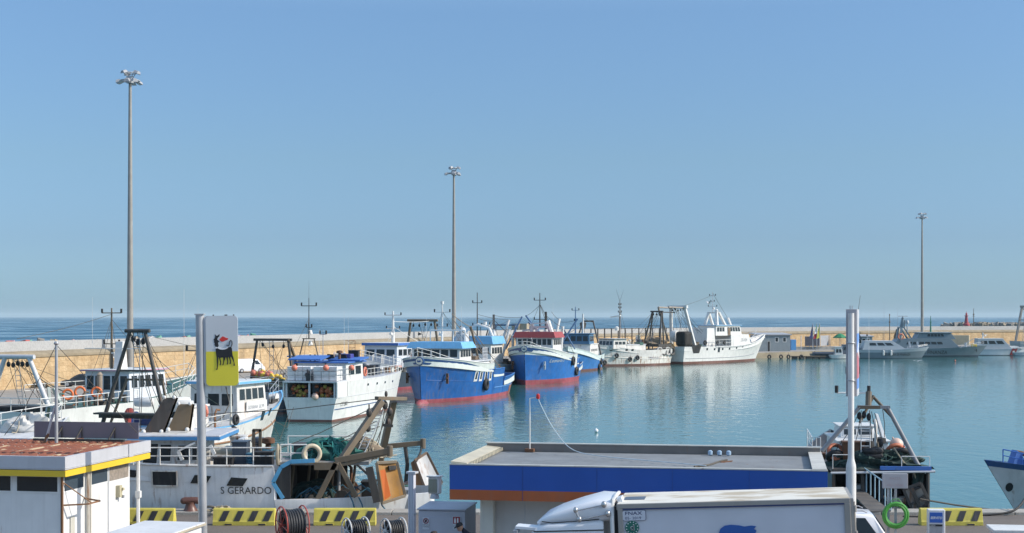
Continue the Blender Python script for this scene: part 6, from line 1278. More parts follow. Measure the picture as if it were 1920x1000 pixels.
m.beam((-5.9, -1.6, 6.7), (-5.9, 1.6, 6.7), .9, .3); m.bar((-5.8, 0, 6.7), (-5.5, 0, 9.0), .45, .3); m.bar((-5.0, .6, 6.7), (-4.9, .5, 8.4), .15); m.build('mast_arch', PG, b.root); MB().beam((-6.6, -.2, 9.3), (-4.4, .2, 9.3), .16, .16).bar((-5.5, 0, 8.9), (-5.5, 0, 9.3), .15).build('radar', PGL, b.root); MB().lathe([(.4, 7.6), (.45, 8.0), (.2, 8.4)], (-4.6, -.4, 0), 10).bar((-4.6, -.4, 5.0), (-4.6, -.4, 7.7), .15).build('satellite_dome', PGL, b.root, True); b.whip((-9.6, 1, 1.9), 11, .04, STEEL); b.whip((-7.0, -1, 6.6), 5, .03, STEEL)
b.write('G. DI FINANZA', -3.4, .6, 1.2, paint('lettering_dark', (.02, .03, .04), .6), -1, sx=.92); b.railing([(7.2, -2.4, 1.95), (10, -1.9, 2.2), (13.2, 0, 2.6)], .8, r=.04, mat=PGL); m = MB().bar((9.0, 0, 2.0), (9.0, 0, 3.2), .3, n=10).beam((9.0, 0, 3.0), (10.8, 0, 4.1), .13, .13); m.build('deck_gun', PGL, b.root); lifering(b.w((-6.5, -2.1, 4.6)), 0, b.rz, 'red life ring on the arch of the large grey patrol vessel', .6)
b.anchor(11.0, 1.4, -1, DARK, .6); MB().box((10.6, -1.0, 2.55), (1.2, .8, .6)).build('deck_chest', YELLOW, b.root, bevel=.1)
b = Boat('white coast guard boat with a red diagonal stripe on its hull', (121.5, 356, 0), (110.2, 356, 0), 3.8, 'patrol boat', 'coast_guard_boat', None)
b.hull(1.5, 1.5, 2.1, 1.4, [.6], [NAVYD, paint('coastguard_white', (.62, .64, .66), .4, .1), paint('coastguard_band', (.5, .53, .56), .4, .1)], boot=.12, full=.5, pb=2.6, pw=1.8, bulw=.1, deck=W, sp=1.4); b.house(-5.4, 3.0, 2.9, 1.5, 3.9, PGL, W, rf=2.2, rb=.2, over=.02, ws=(3, .5, .82, .08), wf=(3, .45, .9, .05)); b.house(1.4, 5.6, 2.4, 1.6, 2.2, W, None, rf=1.4, name='foredeck'); b.band([(2.3, .1), (3.7, .1), (4.3, 1.65), (2.9, 1.65)], plain('stripe_dark_red', (.28, .03, .04)), 'red_stripe', -1, .02); b.band([(2.95, .65), (3.5, .65), (3.6, 1.1), (3.05, 1.1)], W, 'stripe_badge', -1, .04); b.mast((-3.6, 0, 3.9), 1.5, ((1.0, .7),), W, .2, 0, ((.6, 1.2, .2),)); b.railing([(-5.5, -1.8, 1.5), (-8 + 3, -1.8, 1.5)], .6, r=.03)
b = Boat('small orange fendered tender at the bow of the coast guard boat', (122.6, 352, 0), (118.4, 352, 0), 1.8, 'boat', 'tender', None); b.hull(.8, .8, 1.3, .8, [.6], [PGD, PGL, PGL], boot=.1, bulw=.2); m = MB().torus((2.6, 0, 1.2), .5, .22, (1, 0, .3), 16, 8); m.build('bow_fender', ORANGE, b.root, True)
b = Boat('blue and grey trawler with a tall pale gantry at the right edge', (149, 372, 0), (124.2, 368, 0), 6.5)
b.hull(3.2, 3.0, 5, 2, [.52], [NAVYD, paint('edge_blue', (.03, .08, .22), .4, .2), paint('edge_grey', (.40, .41, .42), .5, .25, .3)], boot=.3, bulw=.7); b.gantry(-b.L / 2 + 1.2, 5, 3, 11.7, 1.6, 4.4, paint('gantry_grey_brown', (.33, .30, .27), .6, .3, .2), .26, True, True, 3); b.house(-b.L / 2 + 6, 6, 5, 3, 5.8, W, W, rf=.5, ws=(5, .4, .8, .05), wb=(3, .4, .8, .05))
# ---------------------------------------------------------------- dark trawler, stern to the near quay at the right
b = Boat('black trawler moored stern to the quay with nets and a grey pipe gantry', (16.9, 78.5, 0), (15.5, 62.6, 0), 4.5); B18 = b
b.hull(2.6, 2.4, 3.2, 1.4, [.5], [BROWNA, NAVYD, NAVYD], boot=.15, tr=.88, full=.45, bulw=1.9, sr=.0, deck=paint('dark_deck2', (.05, .05, .05), .8, .3), steps=((.0, .02, -1.5),)); L18 = b.L / 2
def sp_(px, py, x=-8.0): return b.atx(px, py, x)
MB().box((-L18 + 2.2, 0, 2.72), (4.2, 4.1, .12)).build('aft_platform', DSTEEL, b.root); MB().box((-L18 + .1, -1.0, 2.84), (.14, 2.1, .16)).build('blue_beam', MBLUE, b.root); MB().bar((-L18 + .05, 2.1, 2.62), (-L18 + .05, -2.2, 2.72), .05).build('platform_edge_pipe', LGREY, b.root)
m = MB()
for y in (-1.95, 1.95, .75): m.bar((-L18 + .3, y, .6), (-L18 + .3, y, 2.7), .08)
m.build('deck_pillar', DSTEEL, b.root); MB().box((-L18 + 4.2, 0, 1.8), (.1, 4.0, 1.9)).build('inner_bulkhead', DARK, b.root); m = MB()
for i in range(8): m.sphere((-L18 + .9 + .25 * (i % 3), 1.4 - .42 * i, .95 + .22 * (i % 3)), .3, 8)
m.build('working_deck_gear', paint('dark_gear', (.06, .06, .06), .8, .4), b.root, True); MB().box((-L18 + 1.6, .7, 1.75), (.6, .55, .5)).build('fish_box', LGREY, b.root, bevel=.05)
wh = b.house(-L18 + 5.2, -L18 + 10, 2.3, 2.0, 3.5, W, W, rf=.4, over=.12, wb=(1, .35, .72, .38), ws=(3, .5, .8, .08), th=.08); b.house(-L18 + 7.0, -L18 + 9.6, 1.6, 3.57, 4.05, W, W, rf=.3, rb=.3, over=.1, wb=(2, .25, .75, .06), name='upper_bridge', th=.06); MB().hexa([(-L18 + 5.4, -1.1, 3.5), (-L18 + 6.6, -1.1, 3.5), (-L18 + 6.6, -.95, 3.5), (-L18 + 5.4, -.95, 3.5)], [(-L18 + 6.5, -.85, 4.7), (-L18 + 6.9, -.85, 4.7), (-L18 + 6.9, -.75, 4.7), (-L18 + 6.5, -.75, 4.7)]).build('side_fin', W, b.root)
fixtures(B18, -L18 + .6, -L18 + 3.6, 3.4, 9, 101, .55); fixtures(B18, -L18 + 1, -L18 + 4, 3.2, 7, 102, 2.9); fixtures(B18, -L18 + 10, L18 - 1, 2, 5, 103, 1.6)
X0 = -L18 + .5; T1, T2 = sp_(1612, 763, X0), sp_(1664, 764, X0); m = MB(); m.bar(sp_(1727, 883, X0), T2, .095, .085, 12).bar(sp_(1541, 846, X0), T1, .095, .085, 12); m.beam(T1 + V3((0, .1, 0)), T2 - V3((0, .1, 0)), .15, .13)
gn = m.build('gantry', paint('gantry_silver', (.27, .27, .28), .4, .2, .15), b.root, True); m = MB(); m.bar(sp_(1638, 742, X0 + .8), T1.lerp(T2, .05) + V3((.4, 0, -.7)), .06).bar(sp_(1638, 745, X0 + .8), T2 + V3((.2, -.3, -.5)), .07).bar(sp_(1629, 735, X0 + .6), sp_(1628, 765, X0 + .4), .13, n=10).beam(sp_(1608, 764, X0), sp_(1650, 764, X0), .16, .14); m.build('gantry_brace', BSTEEL, gn)
m = MB(); l0, l1 = sp_(1623, 860, X0 + .3), sp_(1623, 776, X0 + .3)
for d_ in (-.19, .19): m.bar(l0 + V3((0, d_, 0)), l1 + V3((0, d_, 0)), .02, n=6)
for i in range(9): p = l0.lerp(l1, (i + .5) / 9); m.bar(p - V3((0, .19, 0)), p + V3((0, .19, 0)), .02, n=5)
m.build('ladder', W, gn); m = MB()
for (a0, a1), (c0, c1), dx in (((1630, 770), (1634, 850), .6), ((1634, 772), (1648, 855), .8), ((1640, 775), (1660, 860), 1), ((1615, 770), (1598, 850), 1.2), ((1612, 772), (1572, 838), 1.6), ((1655, 768), (1658, 820), 2)): p = sp_(a0, a1, X0); q = sp_(c0, c1, X0 + dx); m.tube([p, p.lerp(q, .5) - V3((0, .05, .05)), q], .016, 5)
m.build('rigging', ROPE, gn); m = MB()
for px, py in ((1611, 780), (1629, 782), (1652, 830), (1620, 778)): m.sphere(sp_(px, py, X0 + .1), .1, 8, sz=1.7)
m.build('pulley_block', BLACK, gn, True)
b.mast((-L18 + 8, .1, 4.0), 2.7, ((1.6, .75), (2.5, .25)), W, .06); b.whip((-L18 + 8.3, -.7, 4.0), 5.2, .015); b.whip((-L18 + 7.6, .3, 6.6), 3.6, .02, BSTEEL, (0, -.5)); b.railing([(-L18 + 4.6, 2.0, 2.9), (-L18 + 7, 2.1, 2.7), (-L18 + 11, 1.9, 2.8)], .85, r=.025); b.railing([(-L18 + .2, -.85, 2.78), (-L18 + .2, -2.0, 2.78)], .55, r=.02, mid=False); b.railing([(-L18 + .2, 2.0, 2.78), (-L18 + .2, 1.2, 2.78)], .6, r=.02, mid=False)
o_ = netheap('net_pile', (0, 0, 0), (2.4, 3.9, .6), NETD, None, 51, 70, paint('dark_green_rope', (.05, .10, .08), .9, .3)); o_.location = b.w((-L18 + 1.5, 0, 2.78)); o_.rotation_euler = (0, 0, b.rz); tag(o_, 'dark green net spread over the aft platform of the black trawler', 'fishing net')
for i in range(2): o_ = tyre(b.w((-L18 + .9, .25, 3.28 + .22 * i)), 0, ('lower' if not i else 'upper') + ' of two tyres lying stacked on the black trawler aft deck', .95, 'tyres stacked on the aft deck'); o_.rotation_euler = (R(90), 0, 0)
for i, (px, py, x) in enumerate(((1568, 848, X0 + 1), (1676, 846, X0 + 1.2))): lifering(b.w(b.atx(px, py, x)), R(35 if i else -30), R(15), ('left' if not i else 'right') + ' orange life ring lying on the nets of the black trawler', .34, paint('faded_orange_ring', (.52, .15, .07), .6, .35), 'life rings on the black trawler')
for i, (px, py) in enumerate(((1566, 856), (1690, 852))): o_ = tyre(b.w(b.atx(px, py, X0 + .9)), R(10), ('left' if not i else 'right') + ' tyre on the nets beside the orange life ring of the black trawler', .85, 'tyres on the aft nets'); o_.rotation_euler = (R(50), 0, 0)
floatball(b.w(b.atx(1681, 834, X0 + 2.5)), .3, PINK, 'big pale float by the right leg of the pipe gantry', None); floatball(b.w(b.atx(1690, 842, X0 + 2.0)), .17, REDO, 'small red float by the right leg of the pipe gantry', None)
m = MB().tube([sp_(1676, 840, X0), sp_(1695, 868, X0 - .1), sp_(1712, 880, X0 - .1), sp_(1717, 897, X0 - .1)], .035, 6); m.build('hanging_rope', ROPEL, b.root, True); m = MB().tube([sp_(1722, 880, X0), sp_(1716, 905, X0), sp_(1722, 925, X0), sp_(1712, 948, X0)], .14, 7).tube([sp_(1730, 886, X0), sp_(1726, 912, X0)], .1, 7); m.build('hanging_net_bundle', NETD, b.root, True)
d4 = trawl_door([P(1694, 918, 61.9), P(1726, 906, 61.7), P(1742, 940, 61.7), P(1714, 966, 61.9)], 'worn grey trawl door with dark bars hanging at the stern of the black trawler', paint('door_dirty_white', (.42, .40, .37), .6, .35, .5), DSTEEL, holes=True)
gw = thing('gangway', 'wooden gangway plank with a pale blue handrail leading to the black trawler', 'gangway', (14.75, 61.0, .14), R(6)); MB().hexa([(-.45, -.8, -.02), (.45, -.8, -.02), (.3, 2.2, .5), (-.3, 2.2, .5)], [(-.45, -.8, .04), (.45, -.8, .04), (.3, 2.2, .56), (-.3, 2.2, .56)]).build('plank', paint('gangway_wood', (.14, .13, .12), .7, .4), gw); o_ = rail([(.46, -.8, .04), (.4, .4, .25), (.31, 2.2, .56)], .95, paint('handrail_pale_blue', (.33, .48, .55), .5, .2), gw, .03, False, 'handrail', .5)
# ---------------------------------------------------------------- bow at the right edge
b = Boat('white bow with a dark blue bulwark and blue windlass at the right edge', (22.35, 65.0, 0), (38, 67, 0), 4.6)
b.hull(1.9, 2.0, 3.0, 1.9, [.90], [BROWNA, paint('bow_white', (.62, .60, .60), .45, .2, .1), NAVYB], boot=.2, full=.45, pb=2.4, pw=1.6, bulw=.12, deck=paint('blue_deck', (.05, .14, .34), .5, .25), sp=1.3, fl=1.1)
p = b.aty(1909, 918, 1.0); b.band([(p.x + .14 * math.cos(R(a * 30)), p.z + .2 * math.sin(R(a * 30))) for a in range(12)], DARK, 'hawse_hole', 1, .03); m = MB(); Lr = b.L / 2
m.hexa([(Lr + .0, -.3, 2.6), (Lr + .7, -.3, 2.8), (Lr + .7, .3, 2.8), (Lr + .0, .3, 2.6)], [(Lr + .3, -.25, 3.25), (Lr + .5, -.25, 3.4), (Lr + .5, .25, 3.4), (Lr + .3, .25, 3.25)]); m.build('windlass', MBLUE, b.root); b.railing([(Lr + 1.1, .15, 2.9), (Lr + .4, .5, 2.75), (Lr - 1.2, 1.2, 2.5)], .55, r=.03, mat=MBLUE); MB().tube(spline([V3((Lr + .4, 0, 3.3)), V3((Lr + .1, .3, 3.2)), V3((Lr - .1, .4, 2.9)), V3((Lr - .4, .6, 2.7))], 4), .1, 8).build('rope_bundle', RUSTL, b.root, True); MB().tube(spline([V3((Lr - .0, .2, 2.6)), V3((Lr - .0, .2, 3.4)), V3((Lr - .3, .2, 3.62)), V3((Lr - 1.0, .3, 3.55)), V3((Lr - 2.0, .4, 3.1))], 4), .05, 8).build('davit', RUSTL, b.root, True)
# ---------------------------------------------------------------- truck
q = P(1170, 945, 35.6); TK = R(-9)
tk = thing('refrigerated_truck', 'white refrigerated box truck parked in front of the blue building', 'truck', (q.x, 35.6, 0), 0); tk.rotation_euler = (0, R(-2.6), TK)
tz = q.z; BLn, BWd = 5.42, 2.25
TW = paint('truck_panel', (.58, .60, .65), .35, .1); TF = paint('truck_frame_rail', (.34, .32, .29), .45, .15); CAB = paint('cab_white', (.74, .75, .77), .25, .06)
bx = MB().box((BLn / 2, BWd / 2, (tz + 1) / 2 - .02), (BLn - .04, BWd - .04, tz - 1.04)).build('cargo_box', TW, tk, bevel=.015)
rf_ = MB().box((BLn / 2, BWd / 2, tz - .02), (BLn, BWd, .04)).build('roof', TW, bx)
mt, n, b = newmat('stained_box_roof')
c = mixc(n, ramp(n, noise(n, 1.1, 8, (.7, 1.6, 1)), [(.47, 0), (.60, .8)]), (.68, .65, .57), (.40, .32, .21)); n.links.new(c, b.inputs['Base Color']); b.inputs['Roughness'].default_value = .7
rf_.data.materials.clear(); rf_.data.materials.append(mt)
m = MB().box((BLn / 2, -.0, tz - .06), (BLn + .02, .06, .11)).box((.06, -.0, 2.2), (.12, .055, 2.45)).box((BLn - .06, -.0, 2.2), (.14, .055, 2.45)).box((.0, BWd / 2, tz - .08), (.05, BWd, .14))
m.build('frame_rail', TF, bx, bevel=.01)
MB().box((BLn / 2, -.014, tz - .13), (BLn - .25, .03, .035)).build('dark_trim', NVP, bx)
m = MB().box((BLn + .04, BWd / 2, tz - .12), (.08, BWd, .22)).box((BLn + .04, .06, 2.3), (.1, .1, 2.4))
for z in (3.2, 2.6, 2.0): m.bar((BLn + .12, .03, z), (BLn + .12, .03, z + .16), .035)
m.bar((BLn + .11, .12, 1.2), (BLn + .11, .12, tz - .1), .022).build('door_hardware', TF, bx)
st = MB().prism([(.39 + x, -.012, tz - .285 + z) for x, z in rrect(.56, .25, .04)], (0, .01, 0)).build('plate_sticker', NVP, bx)
MB().prism([(.39 + x, -.018, tz - .285 + z) for x, z in rrect(.54, .235, .035)], (0, .01, 0)).build('plate_field', TW, st)
lettering('FNAX', (.17, -.021, tz - .27), (1, 0, 0), (0, 0, 1), .115, NVP, st, sx=1.35, bold=.002); lettering('05- 2019', (.17, -.021, tz - .375), (1, 0, 0), (0, 0, 1), .09, NVP, st, sx=1.2)
ds = MB().lathe([(.165, -.014), (.165, -.004)], (.33, 0, tz - .575), 32, 'y').build('round_sticker', plain('sticker_green', (.015, .14, .10)), bx)
m = MB()
for i in range(12):
    a = i * math.pi / 6 + .26; m.lathe([(.014, -.02), (.014, -.013)], (.33 + .135 * math.cos(a), 0, tz - .575 + .135 * math.sin(a)), 6, 'y')
m.build('star_ring', WHP, ds)
lettering('d', (.33, -.018, tz - .64), (1, 0, 0), (0, 0, 1), .20, WHP, ds, align='CENTER', bold=.01); lettering('d', (.333, -.022, tz - .637), (1, 0, 0), (0, 0, 1), .19, BLKP, ds, align='CENTER')
fx = 2.35; fz = tz - .75
MB().prism([(fx + x, -.012, fz + z) for x, z in ((0, -.4), (.02, 0), (.06, .1), (.16, .17), (.3, .19), (.5, .17), (.62, .14), (.78, .16), (.9, .14), (.84, .08), (.9, .04), (.86, -.05), (.9, -.4))], (0, .01, 0)).build('blue_graphic', plain('graphic_blue', (.02, .10, .36)), bx)
# cab with its roof deflector
def loft(secs, close=True): 
    vs = []; fs = []; k = len(secs[0])
    for s_ in secs: vs += s_
    for i in range(len(secs) - 1): fs += [(i * k + j, i * k + (j + 1) % k, (i + 1) * k + (j + 1) % k, (i + 1) * k + j) for j in range(k)]
    fs += [tuple(range(k - 1, -1, -1)), tuple(range((len(secs) - 1) * k, len(secs) * k))]; return MB().add(vs, fs)
def sec(x, z0, z1, y0, y1, r, n=4):
    return [(x, (y0 + y1) / 2 + a, (z0 + z1) / 2 + b) for a, b in rrect(y1 - y0, z1 - z0, r, n)]
cb = loft([sec(-2.35, .7, 2.35, .08, BWd - .08, .12), sec(-2.28, .65, 2.7, .05, BWd - .05, .15), sec(-2.02, .65, 3.02, .03, BWd - .03, .15), sec(-1.7, .65, 3.10, .02, BWd - .02, .12), sec(-.42, .65, 3.14, .02, BWd - .02, .1), sec(-.36, .65, 3.1, .04, BWd - .04, .1)]).build('cab', CAB, tk, True)
df = loft([sec(-1.98, 3.08, 3.13, .2, BWd - .2, .02), sec(-1.9, 3.08, 3.19, .12, BWd - .12, .05), sec(-1.55, 3.09, 3.34, .09, BWd - .09, .11), sec(-1.0, 3.09, 3.51, .07, BWd - .07, .16), sec(-.5, 3.10, 3.63, .05, BWd - .05, .2), sec(-.15, 3.10, tz + .06, .03, BWd - .03, .22)]).build('roof_deflector', CAB, tk, True)
MB().tube([(-.15, .0, 2.3), (-.14, .02, 3.2), (-.13, .18, 3.62), (-.13, .34, tz + .04), (-.13, 1.2, tz + .07), (-.13, 2.0, tz + .04)], .05, 8).build('edge_trim', W, df, True)
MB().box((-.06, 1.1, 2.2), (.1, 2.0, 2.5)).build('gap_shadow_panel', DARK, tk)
MB().box((.03, .62, tz + .02), (.12, .5, .16), ry=-.3).box((.35, 1.0, tz + .002), (.5, .6, .02), mi=1).build('roof_hatch', [CAB, paint('hatch_dark', (.08, .10, .14), .4)], bx)
m = MB()
for x, z in ((-1.0, 3.42), (-.92, 3.2)):
    m.sphere((x, -.05, z), .06, 12, sz=1.3).bar((x, -.05, z - .02), (x + .68, .02, z + .1), .016).sphere((x + .68, -.0, z + .11), .07, 12, sz=1.2)
m.bar((-.99, -.06, 3.38), (-.92, -.06, 3.2), .03); m.build('roof_lamp_bracket', paint('lamp_chrome', (.5, .5, .5), .25, .1, 0, .7), df, True)
m = MB().box((-1.2, .012, 2.92), (1.7, .02, .025)).box((-1.1, .012, 2.80), (1.3, .015, .012)); m.build('door_seam', BLKP, cb)
m = MB().tube([(-1.85, .09, 3.15), (-1.6, .075, 3.11), (-1.0, .055, 3.14), (-.45, .03, 3.18)], .012, 5); m.build('deflector_seam', BLKP, df)
MB().box((-2.25, .3, 3.0), (.5, .5, .06), ry=.1).box((-2.5, .25, 2.92), (.1, .5, .08), mi=1).build('sun_visor', [CAB, GREY], cb)
pane(cb, V3((-2.33, BWd - .2, 1.55)), V3((-2.33, .2, 1.55)), V3((-2.06, .25, 2.9)), V3((-2.06, BWd - .25, 2.9)), 0, 1, 0, 1, BLACK, GL, 'windscreen')
pane(cb, V3((-2.0, .02, 1.5)), V3((-.8, .02, 1.5)), V3((-.8, .02, 2.4)), V3((-1.85, .02, 2.4)), 0, 1, .05, .95, BLACK, GL, 'side_window')
MB().box((1.6, BWd / 2, .85), (7.6, .9, .25)).build('chassis', DSTEEL, tk)
for x in (-1.5, 3.9):
    for y in (.2, BWd - .2): MB().lathe([(.3, -.13), (.45, -.12), (.47, 0), (.45, .12), (.3, .13)], (x, y, .47), 24, 'y').lathe([(.26, -.14), (.1, -.1), (.1, .14), (.26, .14)], (x, y, .47), 16, 'y', 1).build('wheel', [BLACK, ALU], tk, True)
# ---------------------------------------------------------------- cars
def car(name, label, loc, rz, L, Wd, H, col, shape, group=None, suv=False):
    "shape: list of (x fraction, z fraction) for the roof line front to rear; front is +x"
    o = thing(name, label, 'van' if 'van' in name else 'car', loc, rz, group); h = H
    lo = [(-.5, .22), (-.5, .50), (-.485, .56)] + [(-.47, .57)] + [(.30, .57), (.46, .48), (.5, .40), (.5, .2)]
    secs = []
    for x, z in [(-.5, .50), (-.49, .57), (-.3, .58), (.2, .58), (.33, .55), (.46, .48), (.5, .38)]:
        q_ = 1 if -.4 < x < .4 else .93; secs.append(sec(x * L, .2, z * h if z * h > .3 else .32, -Wd / 2 * q_, Wd / 2 * q_, .12))
    b = loft(secs).build('body', col, o, True)
    cs = []
    for x, z in shape:
        t = .5 - .075 * max(0, (z - .55) / .45); z0 = .5
        zt = max(z * h, z0 * h + .08); wb = Wd * .492; r_ = min(.09, (zt - z0 * h) * .3)
        cs.append([(x * L, y, q) for y, q in ((wb, z0 * h), (lerp(wb, Wd * t, .9), zt - r_), (Wd * t - r_ * .5, zt - r_ * .25), (Wd * t - r_ * 1.6, zt), (-Wd * t + r_ * 1.6, zt), (-Wd * t + r_ * .5, zt - r_ * .25), (-lerp(wb, Wd * t, .9), zt - r_), (-wb, z0 * h))])
    g = loft(cs).build('cabin', col, o, True)
    xs = [s_[0] for s_ in shape]; x0, x1 = min(xs), max(xs)
    for sg in (1, -1):
        A = lambda x, z: V3((x * L, sg * (Wd * lerp(.492, .425, max(0, (z - .5) / .5)) + .012), z * h))
        for u0, u1, c0, c1 in shape_win(shape):
            p = [A(u0, .60), A(u1, .60), A(c1, .90), A(c0, .90)]
            if sg > 0: p = p[::-1]
            m = MB(); nr = V3((0, sg * .012, .004)); m.hexa([v - nr * 2 for v in p], [v + nr for v in p]); m.build('side_window', GL, g)
    (ra, za), (rb_, zb) = shape[0], shape[1]
    for (ax, az), (cx, cz), nm in ((shape[0], shape[1], 'rear_window'), (shape[-1], shape[-2], 'windscreen')):
        s_ = -1 if nm == 'rear_window' else 1
        p = [V3((lerp(ax, cx, t) * L + s_ * .02, y * Wd, lerp(max(az, .6), cz, t) * h)) for t, y in ((.12, -.40), (.12, .40), (.85, .36), (.85, -.36))]
        MB().hexa([v - V3((s_ * .05, 0, .02)) for v in p], [v + V3((s_ * .015, 0, .012)) for v in p]).build(nm, GL, g)
    for x in (-.31, .32):
        for sg in (1, -1): MB().lathe([(.2, -.1), (.31, -.09), (.33, 0), (.31, .09), (.2, .1)], (x * L, sg * (Wd / 2 - .09), .33), 20, 'y').lathe([(.19, -.11), (.06, -.06), (.06, .06), (.19, .11)], (x * L, sg * (Wd / 2 - .09), .33), 14, 'y', 1).build('wheel', [BLACK, ALU], o, True)
    for sg in (1, -1):
        MB().box((-.492 * L, sg * Wd * .42, h * .5), (.08, .14, .3)).build('tail_light', plain('tail_red', (.4, .02, .02), .2), b); MB().box((.475 * L, sg * Wd * .38, h * .42), (.1, .3, .14)).build('headlight', plain('lamp_clear', (.6, .6, .6), .1), b)
    if suv:
        for sg in (1, -1): MB().tube([(-.36 * L, sg * Wd * .36, h * .99), (-.33 * L, sg * Wd * .36, h * 1.025), (.02 * L, sg * Wd * .36, h * 1.03), (.06 * L, sg * Wd * .36, h)], .02, 6).build('roof_rail', GREY, g)
    return o
def shape_win(shape):
    if len(shape) > 5: return [(.16, .34, .155, .235)]
    xr = shape[0][0] + .06; xf = shape[-1][0] - .07; t0 = shape[1][0] + .05; t1 = shape[-2][0] - .02; k = 2 if xf - xr < .62 else 3; out = []
    for i in range(k): out.append((lerp(xr, xf, i / k) + .008, lerp(xr, xf, (i + 1) / k) - .008, lerp(t0, t1, i / k) + .008, lerp(t0, t1, (i + 1) / k) - .008))
    return out
CW = paint('car_white', (.72, .73, .75), .2, .05); CD = paint('car_dark_grey', (.05, .053, .06), .25, .1); CK = paint('car_black', (.015, .016, .018), .2, .1)
EST = [(-.49, .58), (-.40, .96), (-.2, 1.0), (.05, .98), (.27, .58)]; VAN = [(-.5, .55), (-.475, .97), (-.3, 1.0), (.2, 1.0), (.27, .95), (.42, .58)]; SED = [(-.44, .58), (-.28, .93), (-.1, 1.0), (.06, .97), (.28, .58)]
q = P(1657, 990, 47.5); car('estate_car', 'white estate car with dark windows partly hidden behind the box truck', (q.x - 1.85, 49.2, 0), R(173), 4.5, 1.8, 1.66, CW, EST, None, True)
q = G(464, 699); car('white_van', 'white van with its back to the harbour parked by the breakwater wall', (q.x, q.y, 0), R(40), 4.7, 1.95, 1.98, CW, VAN)
q = G(130, 727); car('dark_car', 'dark grey car parked on the pier behind the white kiosk boats', (q.x + .8, q.y + 2, 0), R(185), 4.4, 1.75, 1.5, CD, EST)
q = G(160, 722); car('black_car', 'black car half hidden behind the white wheelhouse at the left', (q.x + 1.2, q.y + 6, 0), R(183), 4.4, 1.75, 1.5, CK, SED)
# ---------------------------------------------------------------- people by the cabinet
SKIN = plain('skin', (.42, .24, .16)); CLO = plain('dark_clothes', (.012, .016, .03), .9); CLO2 = plain('grey_clothes', (.10, .10, .12), .9)
def person(label, loc, rz, H, clothes, cap=None, bend=.0, hair=None):
    o = thing('person', label, 'person', loc, rz); s_ = H / 1.75
    # skeleton: x forward, y left
    b = bend; J = [((0, 0, .95), .15), ((.05 * b, 0, 1.12), .14), ((.16 * b, 0, 1.32), .15), ((.22 * b, 0, 1.46), .075), ((.28 * b, 0, 1.54), .055), ((.34 * b, 0, 1.60), .07)]
    E_ = [(0, 1), (1, 2), (2, 3), (3, 4), (4, 5)]
    for sg in (1, -1):
        k = len(J); J += [((.17 * b, .19 * sg, 1.40), .072), ((.18 * b + .03, .25 * sg, 1.13), .05), ((.18 * b + .2, .2 * sg, .93), .036), ((.18 * b + .27, .18 * sg, .88), .032)]; E_ += [(3, k), (k, k + 1), (k + 1, k + 2), (k + 2, k + 3)]
        k = len(J); J += [((0, .1 * sg, .88), .105), ((.03, .11 * sg, .48), .065), ((-.02, .11 * sg, .09), .045), ((.16, .12 * sg, .04), .04)]; E_ += [(0, k), (k, k + 1), (k + 1, k + 2), (k + 2, k + 3)]
    me = bpy.data.meshes.new('body'); me.from_pydata([tuple(c * s_ for c in j[0]) for j in J], E_, [])
    bo = bpy.data.objects.new('body', me); COL.objects.link(bo); bo.parent = o; me.materials.append(clothes)
    bo.modifiers.new('skin', 'SKIN').use_smooth_shade = True; sm = bo.modifiers.new('sub', 'SUBSURF'); sm.levels = sm.render_levels = 2
    sk = me.skin_vertices[0]
    for v, j in zip(sk.data, J): v.radius = (j[1] * s_, j[1] * s_)
    sk.data[0].use_root = True
    hc = V3((.40 * b, 0, 1.64)) * s_; tilt = .35 * b
    M = Matrix.Translation(hc) @ Matrix.Rotation(tilt, 4, 'Y')
    vs = []; fs = []; n = 16; prof = [(.02, -.125), (.05, -.12), (.07, -.09), (.083, -.03), (.088, .03), (.085, .075), (.06, .11), (.01, .122)]
    for r, z in prof:
        for j in range(n):
            a = 2 * math.pi * j / n; x = r * math.cos(a) * 1.14 + (.018 if z < -.06 else 0); vs.append(M @ V3((x, r * math.sin(a) * .9, z)) )
    for i in range(len(prof) - 1): fs += [(i * n + j, i * n + (j + 1) % n, (i + 1) * n + (j + 1) % n, (i + 1) * n + j) for j in range(n)]
    fs += [tuple(range(n - 1, -1, -1)), tuple(range((len(prof) - 1) * n, len(prof) * n))]
    m = MB().add(vs, fs)
    m.add([M @ V3(p) for p in ((.095, -.014, .02), (.095, .014, .02), (.125, 0, -.03), (.095, .02, -.035), (.095, -.02, -.035))], [(0, 1, 2), (1, 3, 2), (3, 4, 2), (4, 0, 2)])
    for sg in (1, -1): m.sphere(M @ V3((0, .083 * sg, -.01)), .026, 8)
    hd = m.build('head', SKIN, o, True)
    mm = MB()
    for sg in (1, -1): mm.sphere(M @ V3((.09, .03 * sg, .02)), .012, 8)
    mm.beam(M @ V3((.096, -.025, -.065)), M @ V3((.096, .025, -.065)), .012, .01); mm.build('face_features', plain('dark_features', (.05, .03, .025)), hd)
    vs = []; prof = [(.094, .028), (.098, .06), (.09, .1), (.06, .13), (.01, .142)]
    for r, z in prof:
        for j in range(n): a = 2 * math.pi * j / n; vs.append(M @ V3((r * math.cos(a) * 1.16, r * math.sin(a) * .95, z - (.06 if (not cap and math.cos(a) < -.2 and z < .07) else 0))))
    m = MB().add(vs, [(i * n + j, i * n + (j + 1) % n, (i + 1) * n + (j + 1) % n, (i + 1) * n + j) for i in range(len(prof) - 1) for j in range(n)] + [tuple(range((len(prof) - 1) * n, len(prof) * n))])
    if cap:
        br = [(.1, -.07), (.15, -.06), (.185, -.02), (.185, .02), (.15, .06), (.1, .07)]
        m.prism([M @ V3((x, y, .04 - (x - .1) * .25)) for x, y in br], M.to_3x3() @ V3((0, 0, .012)))
    m.build('cap' if cap else 'hair', cap or hair, o, True)
    return o
